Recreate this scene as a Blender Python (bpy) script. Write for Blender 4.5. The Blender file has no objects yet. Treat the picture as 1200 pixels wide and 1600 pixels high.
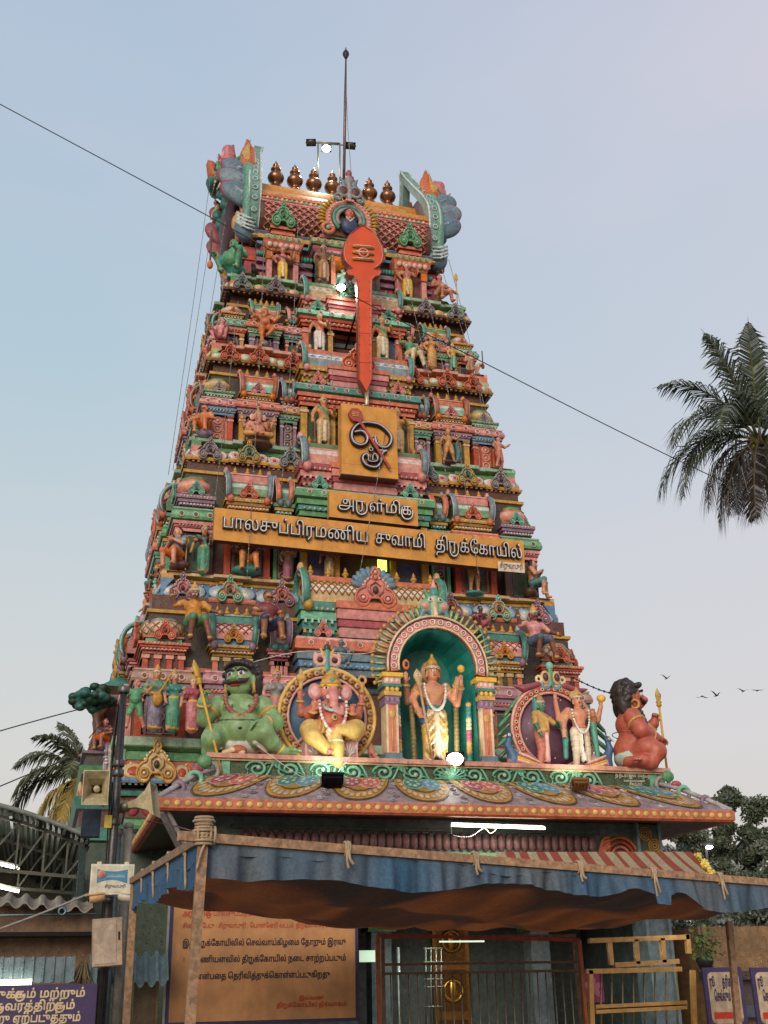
import bpy, math, random
import numpy as np
from mathutils import Vector, Matrix, geometry
R = math.radians
random.seed(7); rng = np.random.default_rng(7)
sc = bpy.context.scene
COL = sc.collection

# ------------------------------------------------------------------ camera
CAMF, PITCH, ROLL, YAW = 1766.0, R(23.076), R(1.234), R(16.35)
CAMP = np.array([-7.232, -30.0, 1.6])
_cam = bpy.data.cameras.new('camera'); cam = bpy.data.objects.new('camera', _cam); COL.objects.link(cam)
_cam.sensor_fit = 'VERTICAL'; _cam.sensor_height = 36.0; _cam.sensor_width = 27.0
_cam.lens = CAMF / 1600 * 36.0; _cam.clip_start = 0.05; _cam.clip_end = 3000
def _ray(a, b):
    c, s = math.cos(ROLL), math.sin(ROLL); u = c*a + s*b; v = -s*a + c*b
    c, s = math.cos(PITCH), math.sin(PITCH); Y = c*CAMF - s*v; Z = s*CAMF + c*v
    c, s = math.cos(YAW), math.sin(YAW)
    return np.array([c*u + s*Y, -s*u + c*Y, Z])
_f = Vector(_ray(0, 0)).normalized(); _u = Vector(_ray(0, 1e5)) - Vector(_ray(0, -1e5)); _u.normalize(); _r = _f.cross(_u).normalized()
cam.matrix_world = Matrix(((_r.x, _u.x, -_f.x, CAMP[0]), (_r.y, _u.y, -_f.y, CAMP[1]), (_r.z, _u.z, -_f.z, CAMP[2]), (0, 0, 0, 1)))
sc.camera = cam
def at(px, py, y):                      # point of the plane Y = y seen at a pixel of the 1200 x 1600 photograph
    r = _ray(px - 600, 800 - py); t = (y - CAMP[1]) / r[1]; return CAMP + t*r
def atz(px, py, z):
    r = _ray(px - 600, 800 - py); t = (z - CAMP[2]) / r[2]; return CAMP + t*r

# ------------------------------------------------------------------ sky, sun, exposure
SUN_EL, SUN_AZ = R(20), R(208)          # dusk glow from behind and left of the camera
w = bpy.data.worlds.new('World'); sc.world = w; w.use_nodes = True
nt = w.node_tree; bg = nt.nodes['Background']
sky = nt.nodes.new('ShaderNodeTexSky'); sky.sky_type = 'NISHITA'; sky.sun_disc = False
sky.sun_elevation = R(9); sky.sun_rotation = SUN_AZ; sky.dust_density = 3.0; sky.air_density = 1.0; sky.ozone_density = 2.0
tc = nt.nodes.new('ShaderNodeTexCoord'); sep = nt.nodes.new('ShaderNodeSeparateXYZ'); nt.links.new(tc.outputs['Generated'], sep.inputs[0])
rampn = nt.nodes.new('ShaderNodeValToRGB'); cr = rampn.color_ramp
def _s2l(c): return tuple((x/12.92 if x <= .04045 else ((x+.055)/1.055)**2.4) for x in c)
def rgb(*c): return _s2l(tuple(x/255 for x in c))
stops = [(0.0, (182, 172, 160)), (0.10, (200, 192, 180)), (0.19, (202, 200, 194)), (0.32, (192, 199, 201)), (0.50, (173, 192, 204)), (0.70, (160, 183, 204)), (1.0, (140, 162, 190))]
while len(cr.elements) > 1: cr.elements.remove(cr.elements[-1])
cr.elements[0].position = 0; cr.elements[0].color = (*rgb(*stops[0][1]), 1)
for p, c in stops[1:]:
    e = cr.elements.new(p); e.color = (*rgb(*c), 1)
nt.links.new(sep.outputs['Z'], rampn.inputs[0])
nz = nt.nodes.new('ShaderNodeTexNoise'); nz.inputs['Scale'].default_value = 1.6; nz.inputs['Detail'].default_value = 5; nz.inputs['Roughness'].default_value = .55; nz.inputs['Distortion'].default_value = .4
mp = nt.nodes.new('ShaderNodeMapping'); mp.inputs['Scale'].default_value = (1, 1, 3.0); nt.links.new(tc.outputs['Generated'], mp.inputs[0]); nt.links.new(mp.outputs[0], nz.inputs['Vector'])
cl = nt.nodes.new('ShaderNodeMapRange'); cl.inputs[1].default_value = .46; cl.inputs[2].default_value = .72; cl.inputs[4].default_value = .30; nt.links.new(nz.outputs[0], cl.inputs[0])
SKYS = 0.12
mul = nt.nodes.new('ShaderNodeMix'); mul.data_type = 'RGBA'; mul.blend_type = 'MULTIPLY'; mul.inputs[0].default_value = 1
nt.links.new(rampn.outputs[0], mul.inputs[6]); mul.inputs[7].default_value = (1/SKYS*.73, 1/SKYS*.735, 1/SKYS*.725, 1)   # thin high haze lit by the afterglow
hz = nt.nodes.new('ShaderNodeMix'); hz.data_type = 'RGBA'; hz.inputs[0].default_value = .88
nt.links.new(sky.outputs[0], hz.inputs[6]); nt.links.new(mul.outputs[2], hz.inputs[7])
dt = nt.nodes.new('ShaderNodeVectorMath'); dt.operation = 'DOT_PRODUCT'; nt.links.new(tc.outputs['Generated'], dt.inputs[0]); dt.inputs[1].default_value = (math.cos(YAW), -math.sin(YAW), .75)
mr = nt.nodes.new('ShaderNodeMapRange'); mr.inputs[1].default_value = .10; mr.inputs[2].default_value = .85; mr.inputs[3].default_value = .0; mr.inputs[4].default_value = .50; nt.links.new(dt.outputs['Value'], mr.inputs[0])   # rose afterglow towards the right
ad = nt.nodes.new('ShaderNodeMath'); ad.operation = 'ADD'; ad.use_clamp = True; ad_m = nt.nodes.new('ShaderNodeMath'); ad_m.operation = 'MULTIPLY'; nt.links.new(cl.outputs[0], ad_m.inputs[0]); ad_m.inputs[1].default_value = .7; nt.links.new(ad_m.outputs[0], ad.inputs[0]); nt.links.new(mr.outputs[0], ad.inputs[1])
pk = nt.nodes.new('ShaderNodeMix'); pk.data_type = 'RGBA'; nt.links.new(ad.outputs[0], pk.inputs[0]); nt.links.new(hz.outputs[2], pk.inputs[6])
pk.inputs[7].default_value = (*[x/SKYS*.72 for x in rgb(206, 196, 206)], 1)
nt.links.new(pk.outputs[2], bg.inputs[0]); bg.inputs[1].default_value = SKYS
_sl = bpy.data.lights.new('sun', 'SUN'); _sl.energy = 1.3; _sl.angle = R(30); _sl.color = (1.0, .88, .74)
sun = bpy.data.objects.new('sun', _sl); COL.objects.link(sun)
_d = Vector((math.sin(SUN_AZ)*math.cos(SUN_EL), math.cos(SUN_AZ)*math.cos(SUN_EL), math.sin(SUN_EL)))
sun.rotation_euler = _d.to_track_quat('Z', 'Y').to_euler()
sc.view_settings.view_transform = 'Standard'; sc.view_settings.look = 'None'; sc.view_settings.exposure = 0.72; sc.view_settings.gamma = 1.0
sc.cycles.use_denoising = True
sc.cycles.max_bounces = 6; sc.cycles.diffuse_bounces = 3; sc.cycles.glossy_bounces = 3; sc.cycles.transparent_max_bounces = 8

# ------------------------------------------------------------------ materials
MATS = {}
def pmat(name, col=None, rough=.55, metal=0., attr=False, dirt=.35, bump=.25, scale=6., emit=None, es=1., streak=.5, trans=0., sat=1., orn=0):
    if name in MATS: return MATS[name]
    m = bpy.data.materials.new(name); m.use_nodes = True; t = m.node_tree; b = t.nodes['Principled BSDF']; L = t.links.new
    b.inputs['Roughness'].default_value = rough; b.inputs['Metallic'].default_value = metal
    if emit:
        b.inputs['Base Color'].default_value = (*emit, 1); b.inputs['Emission Color'].default_value = (*emit, 1); b.inputs['Emission Strength'].default_value = es
        MATS[name] = m; return m
    g = t.nodes.new('ShaderNodeNewGeometry')
    if attr:
        a = t.nodes.new('ShaderNodeAttribute'); a.attribute_name = 'Col'; base = a.outputs['Color']
    else:
        a = t.nodes.new('ShaderNodeRGB'); a.outputs[0].default_value = (*col, 1); base = a.outputs[0]
    if orn:                                                     # hand-painted scrollwork: fine lighter and darker rings all over the stucco
        vo = t.nodes.new('ShaderNodeTexVoronoi'); vo.inputs['Scale'].default_value = 7.5; vo.inputs['Randomness'].default_value = .55; L(g.outputs['Position'], vo.inputs['Vector'])
        sn = t.nodes.new('ShaderNodeMath'); sn.operation = 'MULTIPLY'; sn.inputs[1].default_value = 62; L(vo.outputs['Distance'], sn.inputs[0]); si = t.nodes.new('ShaderNodeMath'); si.operation = 'SINE'; L(sn.outputs[0], si.inputs[0])
        rl = t.nodes.new('ShaderNodeMapRange'); rl.inputs[1].default_value = .45; rl.inputs[2].default_value = .75; rl.inputs[4].default_value = .22; L(si.outputs[0], rl.inputs[0]); rd_ = t.nodes.new('ShaderNodeMapRange'); rd_.inputs[1].default_value = -.55; rd_.inputs[2].default_value = -.85; rd_.inputs[4].default_value = .26; L(si.outputs[0], rd_.inputs[0])
        ml = t.nodes.new('ShaderNodeMix'); ml.data_type = 'RGBA'; L(rl.outputs[0], ml.inputs[0]); L(base, ml.inputs[6]); ml.inputs[7].default_value = (*rgb(232, 206, 160), 1); md = t.nodes.new('ShaderNodeMix'); md.data_type = 'RGBA'; L(rd_.outputs[0], md.inputs[0]); L(ml.outputs[2], md.inputs[6]); md.inputs[7].default_value = (*rgb(70, 40, 36), 1); base = md.outputs[2]
    n1 = t.nodes.new('ShaderNodeTexNoise'); n1.inputs['Scale'].default_value = scale; n1.inputs['Detail'].default_value = 6; n1.inputs['Roughness'].default_value = .65
    L(g.outputs['Position'], n1.inputs['Vector'])
    mpn = t.nodes.new('ShaderNodeMapping'); mpn.inputs['Scale'].default_value = (3.0, 3.0, .35); L(g.outputs['Position'], mpn.inputs[0])
    n2 = t.nodes.new('ShaderNodeTexNoise'); n2.inputs['Scale'].default_value = 2.2; n2.inputs['Detail'].default_value = 4; L(mpn.outputs[0], n2.inputs['Vector'])
    r1 = t.nodes.new('ShaderNodeMapRange'); r1.inputs[1].default_value = .38; r1.inputs[2].default_value = .68; r1.inputs[3].default_value = 1 - dirt; r1.inputs[4].default_value = 1.08; L(n1.outputs[0], r1.inputs[0])
    r2 = t.nodes.new('ShaderNodeMapRange'); r2.inputs[1].default_value = .35; r2.inputs[2].default_value = .6; r2.inputs[3].default_value = 1 - dirt*streak; r2.inputs[4].default_value = 1.0; L(n2.outputs[0], r2.inputs[0])
    mm = t.nodes.new('ShaderNodeMath'); mm.operation = 'MULTIPLY'; L(r1.outputs[0], mm.inputs[0]); L(r2.outputs[0], mm.inputs[1])
    vm = t.nodes.new('ShaderNodeVectorMath'); vm.operation = 'SCALE'; L(base, vm.inputs[0]); L(mm.outputs[0], vm.inputs['Scale'])
    hs = t.nodes.new('ShaderNodeHueSaturation'); hs.inputs['Saturation'].default_value = sat; L(vm.outputs[0], hs.inputs['Color']); L(hs.outputs[0], b.inputs['Base Color'])
    if bump:
        bp = t.nodes.new('ShaderNodeBump'); bp.inputs['Strength'].default_value = bump; bp.inputs['Distance'].default_value = .02; L(n1.outputs[0], bp.inputs['Height']); L(bp.outputs[0], b.inputs['Normal'])
    rr = t.nodes.new('ShaderNodeMapRange'); rr.inputs[3].default_value = min(1, rough + .15); rr.inputs[4].default_value = max(.05, rough - .12); L(n1.outputs[0], rr.inputs[0]); L(rr.outputs[0], b.inputs['Roughness'])
    if trans: b.inputs['Transmission Weight'].default_value = trans
    MATS[name] = m; return m
PAINT = pmat('painted_stucco', rough=.48, attr=True, dirt=.38, bump=.35, scale=7., sat=1.12, orn=1)
GLOSS = pmat('enamel_paint', rough=.46, attr=True, dirt=.26, bump=.15, scale=9., sat=.98)
FIGP = pmat('figure_paint', rough=.5, attr=True, dirt=.38, bump=.3, scale=12.)
STUFFM = pmat('plain_surface', rough=.6, attr=True, dirt=.3, bump=.3, scale=12.)
METAL = pmat('weathered_metal', rough=.42, attr=True, dirt=.35, bump=.15, scale=14., metal=.75)
GOLD = pmat('gilded_copper', rough=.28, attr=True, dirt=.3, bump=.1, scale=14., metal=.85)

# ------------------------------------------------------------------ palette (paint colours)
SALMON = rgb(220, 130, 108); PINK = rgb(228, 154, 152); RED = rgb(188, 76, 58); MAROON = rgb(96, 44, 46); ROSE = rgb(176, 84, 96)
GREEN = rgb(92, 158, 112); TEAL = rgb(66, 146, 136); DTEAL = rgb(24, 66, 62); MINT = rgb(122, 194, 164); DGREEN = rgb(30, 70, 46)
GOLDC = rgb(206, 158, 82); DGOLD = rgb(156, 110, 58); CREAM = rgb(226, 200, 158); BLUE = rgb(98, 146, 182); DBLUE = rgb(48, 66, 104); STEEL = rgb(112, 138, 150)
LILAC = rgb(148, 120, 144); GREY = rgb(150, 146, 142); WHITE = rgb(226, 222, 212); DARK = rgb(28, 24, 28); BROWN = rgb(96, 62, 44); ORANGE = rgb(222, 112, 38); TAN = rgb(206, 140, 92)
SKIN = rgb(214, 138, 98); PSKIN = rgb(220, 148, 122); DSKIN = rgb(132, 76, 54); YELLOW = rgb(232, 184, 48); WOOD = rgb(168, 128, 92)
# ------------------------------------------------------------------ mesh builder
def _norm(v): return v / (np.linalg.norm(v) + 1e-12)
class MB:
    def __init__(s): s.V = []; s.F = []; s.C = []; s.S = []; s.n = 0; s.M = None
    def add(s, V, F, col, smooth=False):
        V = np.asarray(V, float).reshape(-1, 3); flip = False
        if s.M is not None:
            V = V @ s.M[:3, :3].T + s.M[:3, 3]; flip = np.linalg.det(s.M[:3, :3]) < 0
        s.V.append(V); many = len(col) != 3 or hasattr(col[0], '__len__')
        for i, f in enumerate(F):
            s.F.append(tuple(s.n + k for k in (reversed(f) if flip else f))); s.C.append(col[i] if many else col); s.S.append(smooth)
        s.n += len(V)
    def box(s, x0, x1, y0, y1, z0, z1, col, front=None):
        V = [(x, y, z) for z in (z0, z1) for y in (y0, y1) for x in (x0, x1)]
        F = [(0, 2, 3, 1), (4, 5, 7, 6), (0, 1, 5, 4), (1, 3, 7, 5), (3, 2, 6, 7), (2, 0, 4, 6)]
        s.add(V, F, [col, col, front or col, col, col, col])
    def tube(s, P, r, col, n=8, closed=False, caps=True, flat=1.0, smooth=True):
        P = np.asarray(P, float); m = len(P); r = np.broadcast_to(np.asarray(r, float), (m,))
        T = np.gradient(P, axis=0) if not closed else np.roll(P, -1, 0) - np.roll(P, 1, 0)
        T = T / (np.linalg.norm(T, axis=1, keepdims=True) + 1e-12)
        a = np.array([0, 0, 1.]) if abs(T[0][2]) < .9 else np.array([0, 1., 0]); N = _norm(np.cross(T[0], a)); V = []
        for i in range(m):
            N = _norm(N - T[i]*np.dot(N, T[i])); B = np.cross(T[i], N)
            for k in range(n):
                t = 2*math.pi*k/n; V.append(P[i] + r[i]*(math.cos(t)*N + flat*math.sin(t)*B))
        F = []; mm = m if closed else m - 1
        for i in range(mm):
            j = (i + 1) % m
            for k in range(n): F.append((i*n + k, i*n + (k+1) % n, j*n + (k+1) % n, j*n + k))
        if caps and not closed: F += [tuple(reversed(range(n))), tuple((m-1)*n + k for k in range(n))]
        s.add(V, F, col, smooth)
    def bar(s, a, b, r, col, n=6): s.tube([a, b], r, col, n, smooth=n > 4)
    def beam(s, a, b, w, h, col):
        a = np.asarray(a, float); b = np.asarray(b, float); d = _norm(b - a); up = np.array([0, 0, 1.]) if abs(d[2]) < .95 else np.array([0, 1., 0])
        x = _norm(np.cross(d, up)); z = np.cross(x, d); V = [p + sx*w/2*x + sz*h/2*z for p in (a, b) for sz in (-1, 1) for sx in (-1, 1)]
        s.add(V, [(0, 2, 3, 1), (4, 5, 7, 6), (0, 1, 5, 4), (1, 3, 7, 5), (3, 2, 6, 7), (2, 0, 4, 6)], col)
    def lathe(s, c, prof, col, n=16, axis='z', smooth=True, sq=(1, 1)):
        V = []; cols = []
        for p in prof:
            for k in range(n):
                t = 2*math.pi*(k + .5)/n; q = (p[0]*math.cos(t)*sq[0], p[0]*math.sin(t)*sq[1], p[1])
                if axis == 'y': q = (q[0], q[2], q[1])
                if axis == 'x': q = (q[2], q[0], q[1])
                V.append((c[0] + q[0], c[1] + q[1], c[2] + q[2]))
        F = []
        for i in range(len(prof) - 1):
            for k in range(n):
                F.append((i*n + k, i*n + (k+1) % n, (i+1)*n + (k+1) % n, (i+1)*n + k)); cols.append(prof[i][2] if len(prof[i]) > 2 else col)
        F += [tuple(reversed(range(n))), tuple((len(prof)-1)*n + k for k in range(n))]; cols += [prof[0][2] if len(prof[0]) > 2 else col, prof[-1][2] if len(prof[-1]) > 2 else col]
        s.add(V, F, cols, smooth)
    def ell(s, c, r, col, n=10, m=6, rot=None):
        V = []
        for i in range(m + 1):
            p = math.pi*i/m
            for k in range(n):
                t = 2*math.pi*k/n; V.append((r[0]*math.sin(p)*math.cos(t), r[1]*math.sin(p)*math.sin(t), r[2]*math.cos(p)))
        V = np.array(V)
        if rot is not None: V = V @ np.array(rot).T
        F = [(i*n + k, (i+1)*n + k, (i+1)*n + (k+1) % n, i*n + (k+1) % n) for i in range(m) for k in range(n)]
        s.add(V + np.array(c), F, col, True)
    def torus(s, c, Rr, r, col, n=16, m=6, axis='y', a0=0, a1=360, flat=1.0):
        pts = []; full = abs(a1 - a0) >= 360
        for i in range(n + (0 if full else 1)):
            t = R(a0 + (a1 - a0)*i/n); p = (Rr*math.cos(t), Rr*math.sin(t))
            pts.append({'y': (c[0]+p[0], c[1], c[2]+p[1]), 'z': (c[0]+p[0], c[1]+p[1], c[2]), 'x': (c[0], c[1]+p[0], c[2]+p[1])}[axis])
        s.tube(pts, r, col, m, closed=full)
    def prism(s, poly, t0, t1, col, side=None, plane='xz', o=(0, 0, 0)):        # polygon extruded from t0 (front) to t1
        n = len(poly); mk = {'xz': lambda p, t: (p[0]+o[0], t+o[1], p[1]+o[2]), 'yz': lambda p, t: (t+o[0], p[0]+o[1], p[1]+o[2]), 'xy': lambda p, t: (p[0]+o[0], p[1]+o[1], t+o[2])}[plane]
        V = [mk(p, t0) for p in poly] + [mk(p, t1) for p in poly]
        tri = geometry.tessellate_polygon([[Vector((p[0], p[1], 0)) for p in poly]])
        F = [tuple(t) for t in tri] + [tuple(n + k for k in reversed(t)) for t in tri]; cols = [col]*(2*len(tri))
        F += [(i, (i+1) % n, n + (i+1) % n, n + i) for i in range(n)]; cols += [side or col]*n
        s.add(V, F, cols)
    def sweep(s, path, prof, zcol=None, smooth=False):                       # profile (offset, z, colour) round a rectilinear CCW plan
        n = len(path); N = []
        for i in range(n):
            a, b, c = path[i-1], path[i], path[(i+1) % n]
            d1 = _norm(np.subtract(b, a)); d2 = _norm(np.subtract(c, b)); n1 = np.array([d1[1], -d1[0]]); n2 = np.array([d2[1], -d2[0]])
            N.append(n1 if abs(np.dot(d1, d2)) > .99 else n1 + n2)
        V = []; F = []; cols = []
        for (o, z, c) in prof:
            for i in range(n): V.append((path[i][0] + o*N[i][0], path[i][1] + o*N[i][1], z))
        for j in range(len(prof) - 1):
            for i in range(n):
                k = (i+1) % n; F.append((j*n + i, j*n + k, (j+1)*n + k, (j+1)*n + i)); cols.append(prof[j][2])
        s.add(V, F, cols, smooth)
    def mesh(s, name, mat):
        me = bpy.data.meshes.new(name); V = np.vstack(s.V)
        me.from_pydata(V.tolist(), [], s.F); me.update()
        ca = me.color_attributes.new('Col', 'FLOAT_COLOR', 'CORNER'); cnt = [len(f) for f in s.F]
        C = np.repeat(np.array([(*c[:3], 1.) for c in s.C]), cnt, axis=0); ca.data.foreach_set('color', C.astype(np.float32).ravel())
        me.polygons.foreach_set('use_smooth', np.array(s.S, bool)); me.materials.append(mat); return me
    def build(s, name, mat=None, parent=None, loc=None, rot=None):
        o = bpy.data.objects.new(name, s.mesh(name, mat or PAINT)); COL.objects.link(o)
        if parent is not None: o.parent = parent
        if loc is not None: o.location = loc
        if rot is not None: o.rotation_euler = rot
        return o
def TR(x=0, y=0, z=0, rz=0, sx=1, sy=1, sz=1):
    c, s = math.cos(rz), math.sin(rz); M = np.eye(4); M[:3, :3] = np.array([[c, -s, 0], [s, c, 0], [0, 0, 1]]) @ np.diag([sx, sy, sz]); M[:3, 3] = (x, y, z); return M
def empty(name, loc=(0, 0, 0), rz=0):
    o = bpy.data.objects.new(name, None); COL.objects.link(o); o.location = loc; o.rotation_euler = (0, 0, rz); o.empty_display_size = .2; return o
def tag(o, label=None, cat=None, group=None, kind=None):
    if label: o['label'] = label
    if cat: o['category'] = cat
    if group: o['group'] = group
    if kind: o['kind'] = kind
    return o
def inst(me, name, parent, loc, rz=0, sc_=1.0):
    o = bpy.data.objects.new(name, me); COL.objects.link(o); o.parent = parent; o.location = loc; o.rotation_euler = (0, 0, rz); o.scale = (sc_,)*3 if not hasattr(sc_, '__len__') else sc_; return o
def spline(pts, n=6, closed=False):
    P = np.asarray(pts, float); m = len(P); out = []
    rngi = range(m if closed else m - 1)
    for i in rngi:
        p0 = P[i-1] if (closed or i > 0) else P[0]; p1 = P[i]; p2 = P[(i+1) % m]; p3 = P[(i+2) % m] if (closed or i + 2 < m) else P[-1]
        for k in range(n):
            t = k/n; out.append(.5*((2*p1) + (-p0+p2)*t + (2*p0-5*p1+4*p2-p3)*t*t + (-p0+3*p1-3*p2+p3)*t**3))
    if not closed: out.append(P[-1])
    return np.array(out)

# ------------------------------------------------------------------ signed-distance sculptor: one continuous surface per body
class Sdf:
    def __init__(s): s.p = []; s.d = []; s.M = None; s.sc = 1.
    def _x(s, a):
        a = np.asarray(a, float); return a if s.M is None else s.M[:3, :3] @ a + s.M[:3, 3]
    def cap(s, a, b, ra, rb, col, k=.02): s.p.append(('c', s._x(a), s._x(b), ra*s.sc, rb*s.sc, col, k)); return s
    def chain(s, pts, rs, col, k=.02):
        for i in range(len(pts) - 1): s.cap(pts[i], pts[i+1], rs[i], rs[i+1], col, k)
    def ell(s, c, r, col, k=.02, rot=None):
        Q = np.eye(3) if rot is None else np.array(Matrix.Rotation(R(rot[1]), 3, rot[0])); s.p.append(('e', s._x(c), np.array(r, float)*s.sc, Q, 0, col, k)); return s
    def tor(s, c, ax, Rr, r, col, k=.004): s.p.append(('t', s._x(c), _norm(np.array(ax, float)), Rr*s.sc, r*s.sc, col, k)); return s
    def dec(s, c, r, col): s.d.append((s._x(c), np.broadcast_to(np.array(r, float), (3,))*s.sc, col)); return s
    @staticmethod
    def dist(p, X):
        if p[0] == 'c':
            a, b, ra, rb = p[1:5]; ba = b - a; h = np.clip(((X - a) @ ba)/(ba @ ba + 1e-12), 0, 1)
            return np.linalg.norm(X - a - h[..., None]*ba, axis=-1) - (ra + (rb - ra)*h)
        if p[0] == 'e':
            q = (X - p[1]) @ p[3]; k0 = np.linalg.norm(q/p[2], axis=-1); k1 = np.linalg.norm(q/p[2]**2, axis=-1) + 1e-9; return k0*(k0 - 1)/k1
        q = X - p[1]; hh = q @ p[2]; rad = np.linalg.norm(q - hh[..., None]*p[2], axis=-1) - p[3]; return np.sqrt(rad**2 + hh**2) - p[4]
    @staticmethod
    def bb(p):
        if p[0] == 'c': r = max(p[3], p[4]); return np.minimum(p[1], p[2]) - r, np.maximum(p[1], p[2]) + r
        if p[0] == 'e': e = np.abs(p[3]) @ p[2]; return p[1] - e, p[1] + e
        return p[1] - p[3] - p[4], p[1] + p[3] + p[4]
    def geo(s, h):
        B = [s.bb(p) for p in s.p]; lo = np.min([b[0] for b in B], 0) - 2.5*h; hi = np.max([b[1] for b in B], 0) + 2.5*h
        n = np.ceil((hi - lo)/h).astype(int) + 1; F = np.ones(n, np.float32)
        for p, b in zip(s.p, B):
            k = p[6]; i0 = np.maximum(np.floor((b[0] - k*1.5 - 3*h - lo)/h).astype(int), 0); i1 = np.minimum(np.ceil((b[1] + k*1.5 + 3*h - lo)/h).astype(int) + 1, n)
            ax = [lo[q] + h*np.arange(i0[q], i1[q]) for q in range(3)]; X = np.stack(np.meshgrid(*ax, indexing='ij'), -1); d = s.dist(p, X)
            sl = tuple(slice(i0[q], i1[q]) for q in range(3)); f = F[sl]
            if k > 0:
                e = np.maximum(k - np.abs(f - d), 0)/k; F[sl] = np.minimum(f, d) - e*e*k*.25
            else: F[sl] = np.minimum(f, d)
        S = F < 0; c = sum(S[i:n[0]-1+i, j:n[1]-1+j, k:n[2]-1+k].astype(np.int8) for i in (0, 1) for j in (0, 1) for k in (0, 1))
        act = (c > 0) & (c < 8); idx = -np.ones(act.shape, int); ii = np.argwhere(act); idx[act] = np.arange(len(ii)); P = np.zeros((len(ii), 3)); W = np.zeros(len(ii))
        cs = [np.array((i, j, k)) for i in (0, 1) for j in (0, 1) for k in (0, 1)]
        for a in range(8):
            for b in range(a + 1, 8):
                if np.abs(cs[a] - cs[b]).sum() != 1: continue
                f1 = F[tuple((ii + cs[a]).T)]; f2 = F[tuple((ii + cs[b]).T)]; m = (f1 < 0) != (f2 < 0); t = (f1/(f1 - f2 + 1e-12))[:, None]
                P[m] += (cs[a] + t*(cs[b] - cs[a]))[m]; W[m] += 1
        V = lo + (ii + P/W[:, None])*h; Q = []
        for axn in range(3):
            o = [q for q in range(3) if q != axn]; sa = [slice(1, -1)]*3; sb = list(sa); sa[axn] = slice(0, -1); sb[axn] = slice(1, None)
            A, Bq = S[tuple(sa)], S[tuple(sb)]; m = np.argwhere(A != Bq); 
            if not len(m): continue
            fl = A[tuple(m.T)]; g = m.copy(); g[:, o[0]] += 1; g[:, o[1]] += 1
            def ix(d0, d1): q = g.copy(); q[:, o[0]] += d0; q[:, o[1]] += d1; return idx[tuple(q.T)]
            q = np.stack([ix(-1, -1), ix(0, -1), ix(0, 0), ix(-1, 0)], 1)
            if axn == 1: fl = ~fl
            q[~fl] = q[~fl][:, ::-1]; Q.append(q)
        Q = np.vstack(Q); best = np.full(len(V), 1e9); C = np.zeros((len(V), 3))
        for p in s.p:
            d = s.dist(p, V); m = d < best; best[m] = d[m]; C[m] = p[5]
        for (cc, r, col) in s.d:
            m = np.linalg.norm((V - cc)/r, axis=1) < 1; C[m] = col
        return V, Q, C
    def mesh(s, name, h, mat=None):
        V, Q, C = s.geo(h); me = bpy.data.meshes.new(name); me.vertices.add(len(V)); me.vertices.foreach_set('co', V.astype(np.float32).ravel())
        me.loops.add(len(Q)*4); me.loops.foreach_set('vertex_index', Q.astype(np.int32).ravel()); me.polygons.add(len(Q)); me.polygons.foreach_set('loop_start', np.arange(0, len(Q)*4, 4, dtype=np.int32))
        me.polygons.foreach_set('use_smooth', np.ones(len(Q), bool)); me.update(calc_edges=True); me.validate()
        ca = me.color_attributes.new('Col', 'FLOAT_COLOR', 'POINT'); ca.data.foreach_set('color', np.hstack([C, np.ones((len(C), 1))]).astype(np.float32).ravel())
        me.materials.append(mat or GLOSS); return me
    def build(s, name, h, mat=None, parent=None, loc=None, rz=0):
        o = bpy.data.objects.new(name, s.mesh(name, h, mat)); COL.objects.link(o)
        if parent is not None: o.parent = parent
        if loc is not None: o.location = loc
        o.rotation_euler = (0, 0, rz); return o
# ------------------------------------------------------------------ gateway tower
tower = tag(empty('temple_tower', (0, 0, 0)), 'tall tapering temple gateway tower with five painted storeys, barrel roof and gilded finials', 'tower')
def mix(a, b, t): return tuple(a[i]*(1-t) + b[i]*t for i in range(3))
def lite(c, t=.35): return mix(c, (1, 1, 1), t)
def dark(c, t=.4): return mix(c, (0, 0, 0), t)

_KU = {}
KOUT = [(0, 1.0), (.05, .93), (.10, .84), (.07, .76), (.16, .70), (.25, .58), (.27, .47), (.38, .42), (.48, .30), (.50, .14), (.42, .02), (.30, -.02), (.20, .04), (.16, .14), (.10, .20), (0, .20)]
def kudu(rim, fill, eye=DARK, fancy=False):
    key = (rim, fill, eye, fancy)
    if key in _KU: return _KU[key]
    m = MB(); half = spline(KOUT, 3); out = [tuple(p) for p in half] + [(-p[0], p[1]) for p in half[-2:0:-1]]
    m.prism(out, -.06, .10, fill, dark(fill, .3))
    m.tube([(p[0], -.07, p[1]) for p in out], .033, rim, 6, closed=True)
    for sx in (-1, 1):
        m.torus((sx*.31, -.08, .19), .10, .038, rim, 12, 6); m.ell((sx*.31, -.08, .19), (.05, .05, .05), lite(fill, .5), 8, 5)
        m.tube([(sx*.08, -.09, .26), (sx*.17, -.10, .38), (sx*.16, -.10, .52), (0, -.10, .62)], [.03, .038, .034, .02], mix(rim, fill, .4), 6)
    m.ell((0, -.09, .40), (.075, .06, .10), eye, 8, 6); m.ell((0, -.10, .70), (.05, .05, .05), rim, 8, 6); m.ell((0, -.08, .86), (.045, .05, .06), lite(rim, .3), 8, 6)
    if fancy:
        for k in range(9):
            t = R(20 + 140*k/8); m.ell((.33*math.cos(t), -.07, .40 + .33*math.sin(t)), (.035, .045, .035), lite(fill, .6), 6, 4)
    _KU[key] = m.mesh('kudu', PAINT); return _KU[key]
def finial(m, c, h, col=GOLDC):
    m.lathe(c, [(.16*h, 0), (.20*h, .06*h), (.12*h, .14*h), (.27*h, .26*h), (.30*h, .38*h), (.20*h, .50*h), (.10*h, .56*h), (.19*h, .62*h), (.12*h, .70*h), (.15*h, .76*h), (.06*h, .86*h), (.005, 1.0*h)], col, 10)
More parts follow.
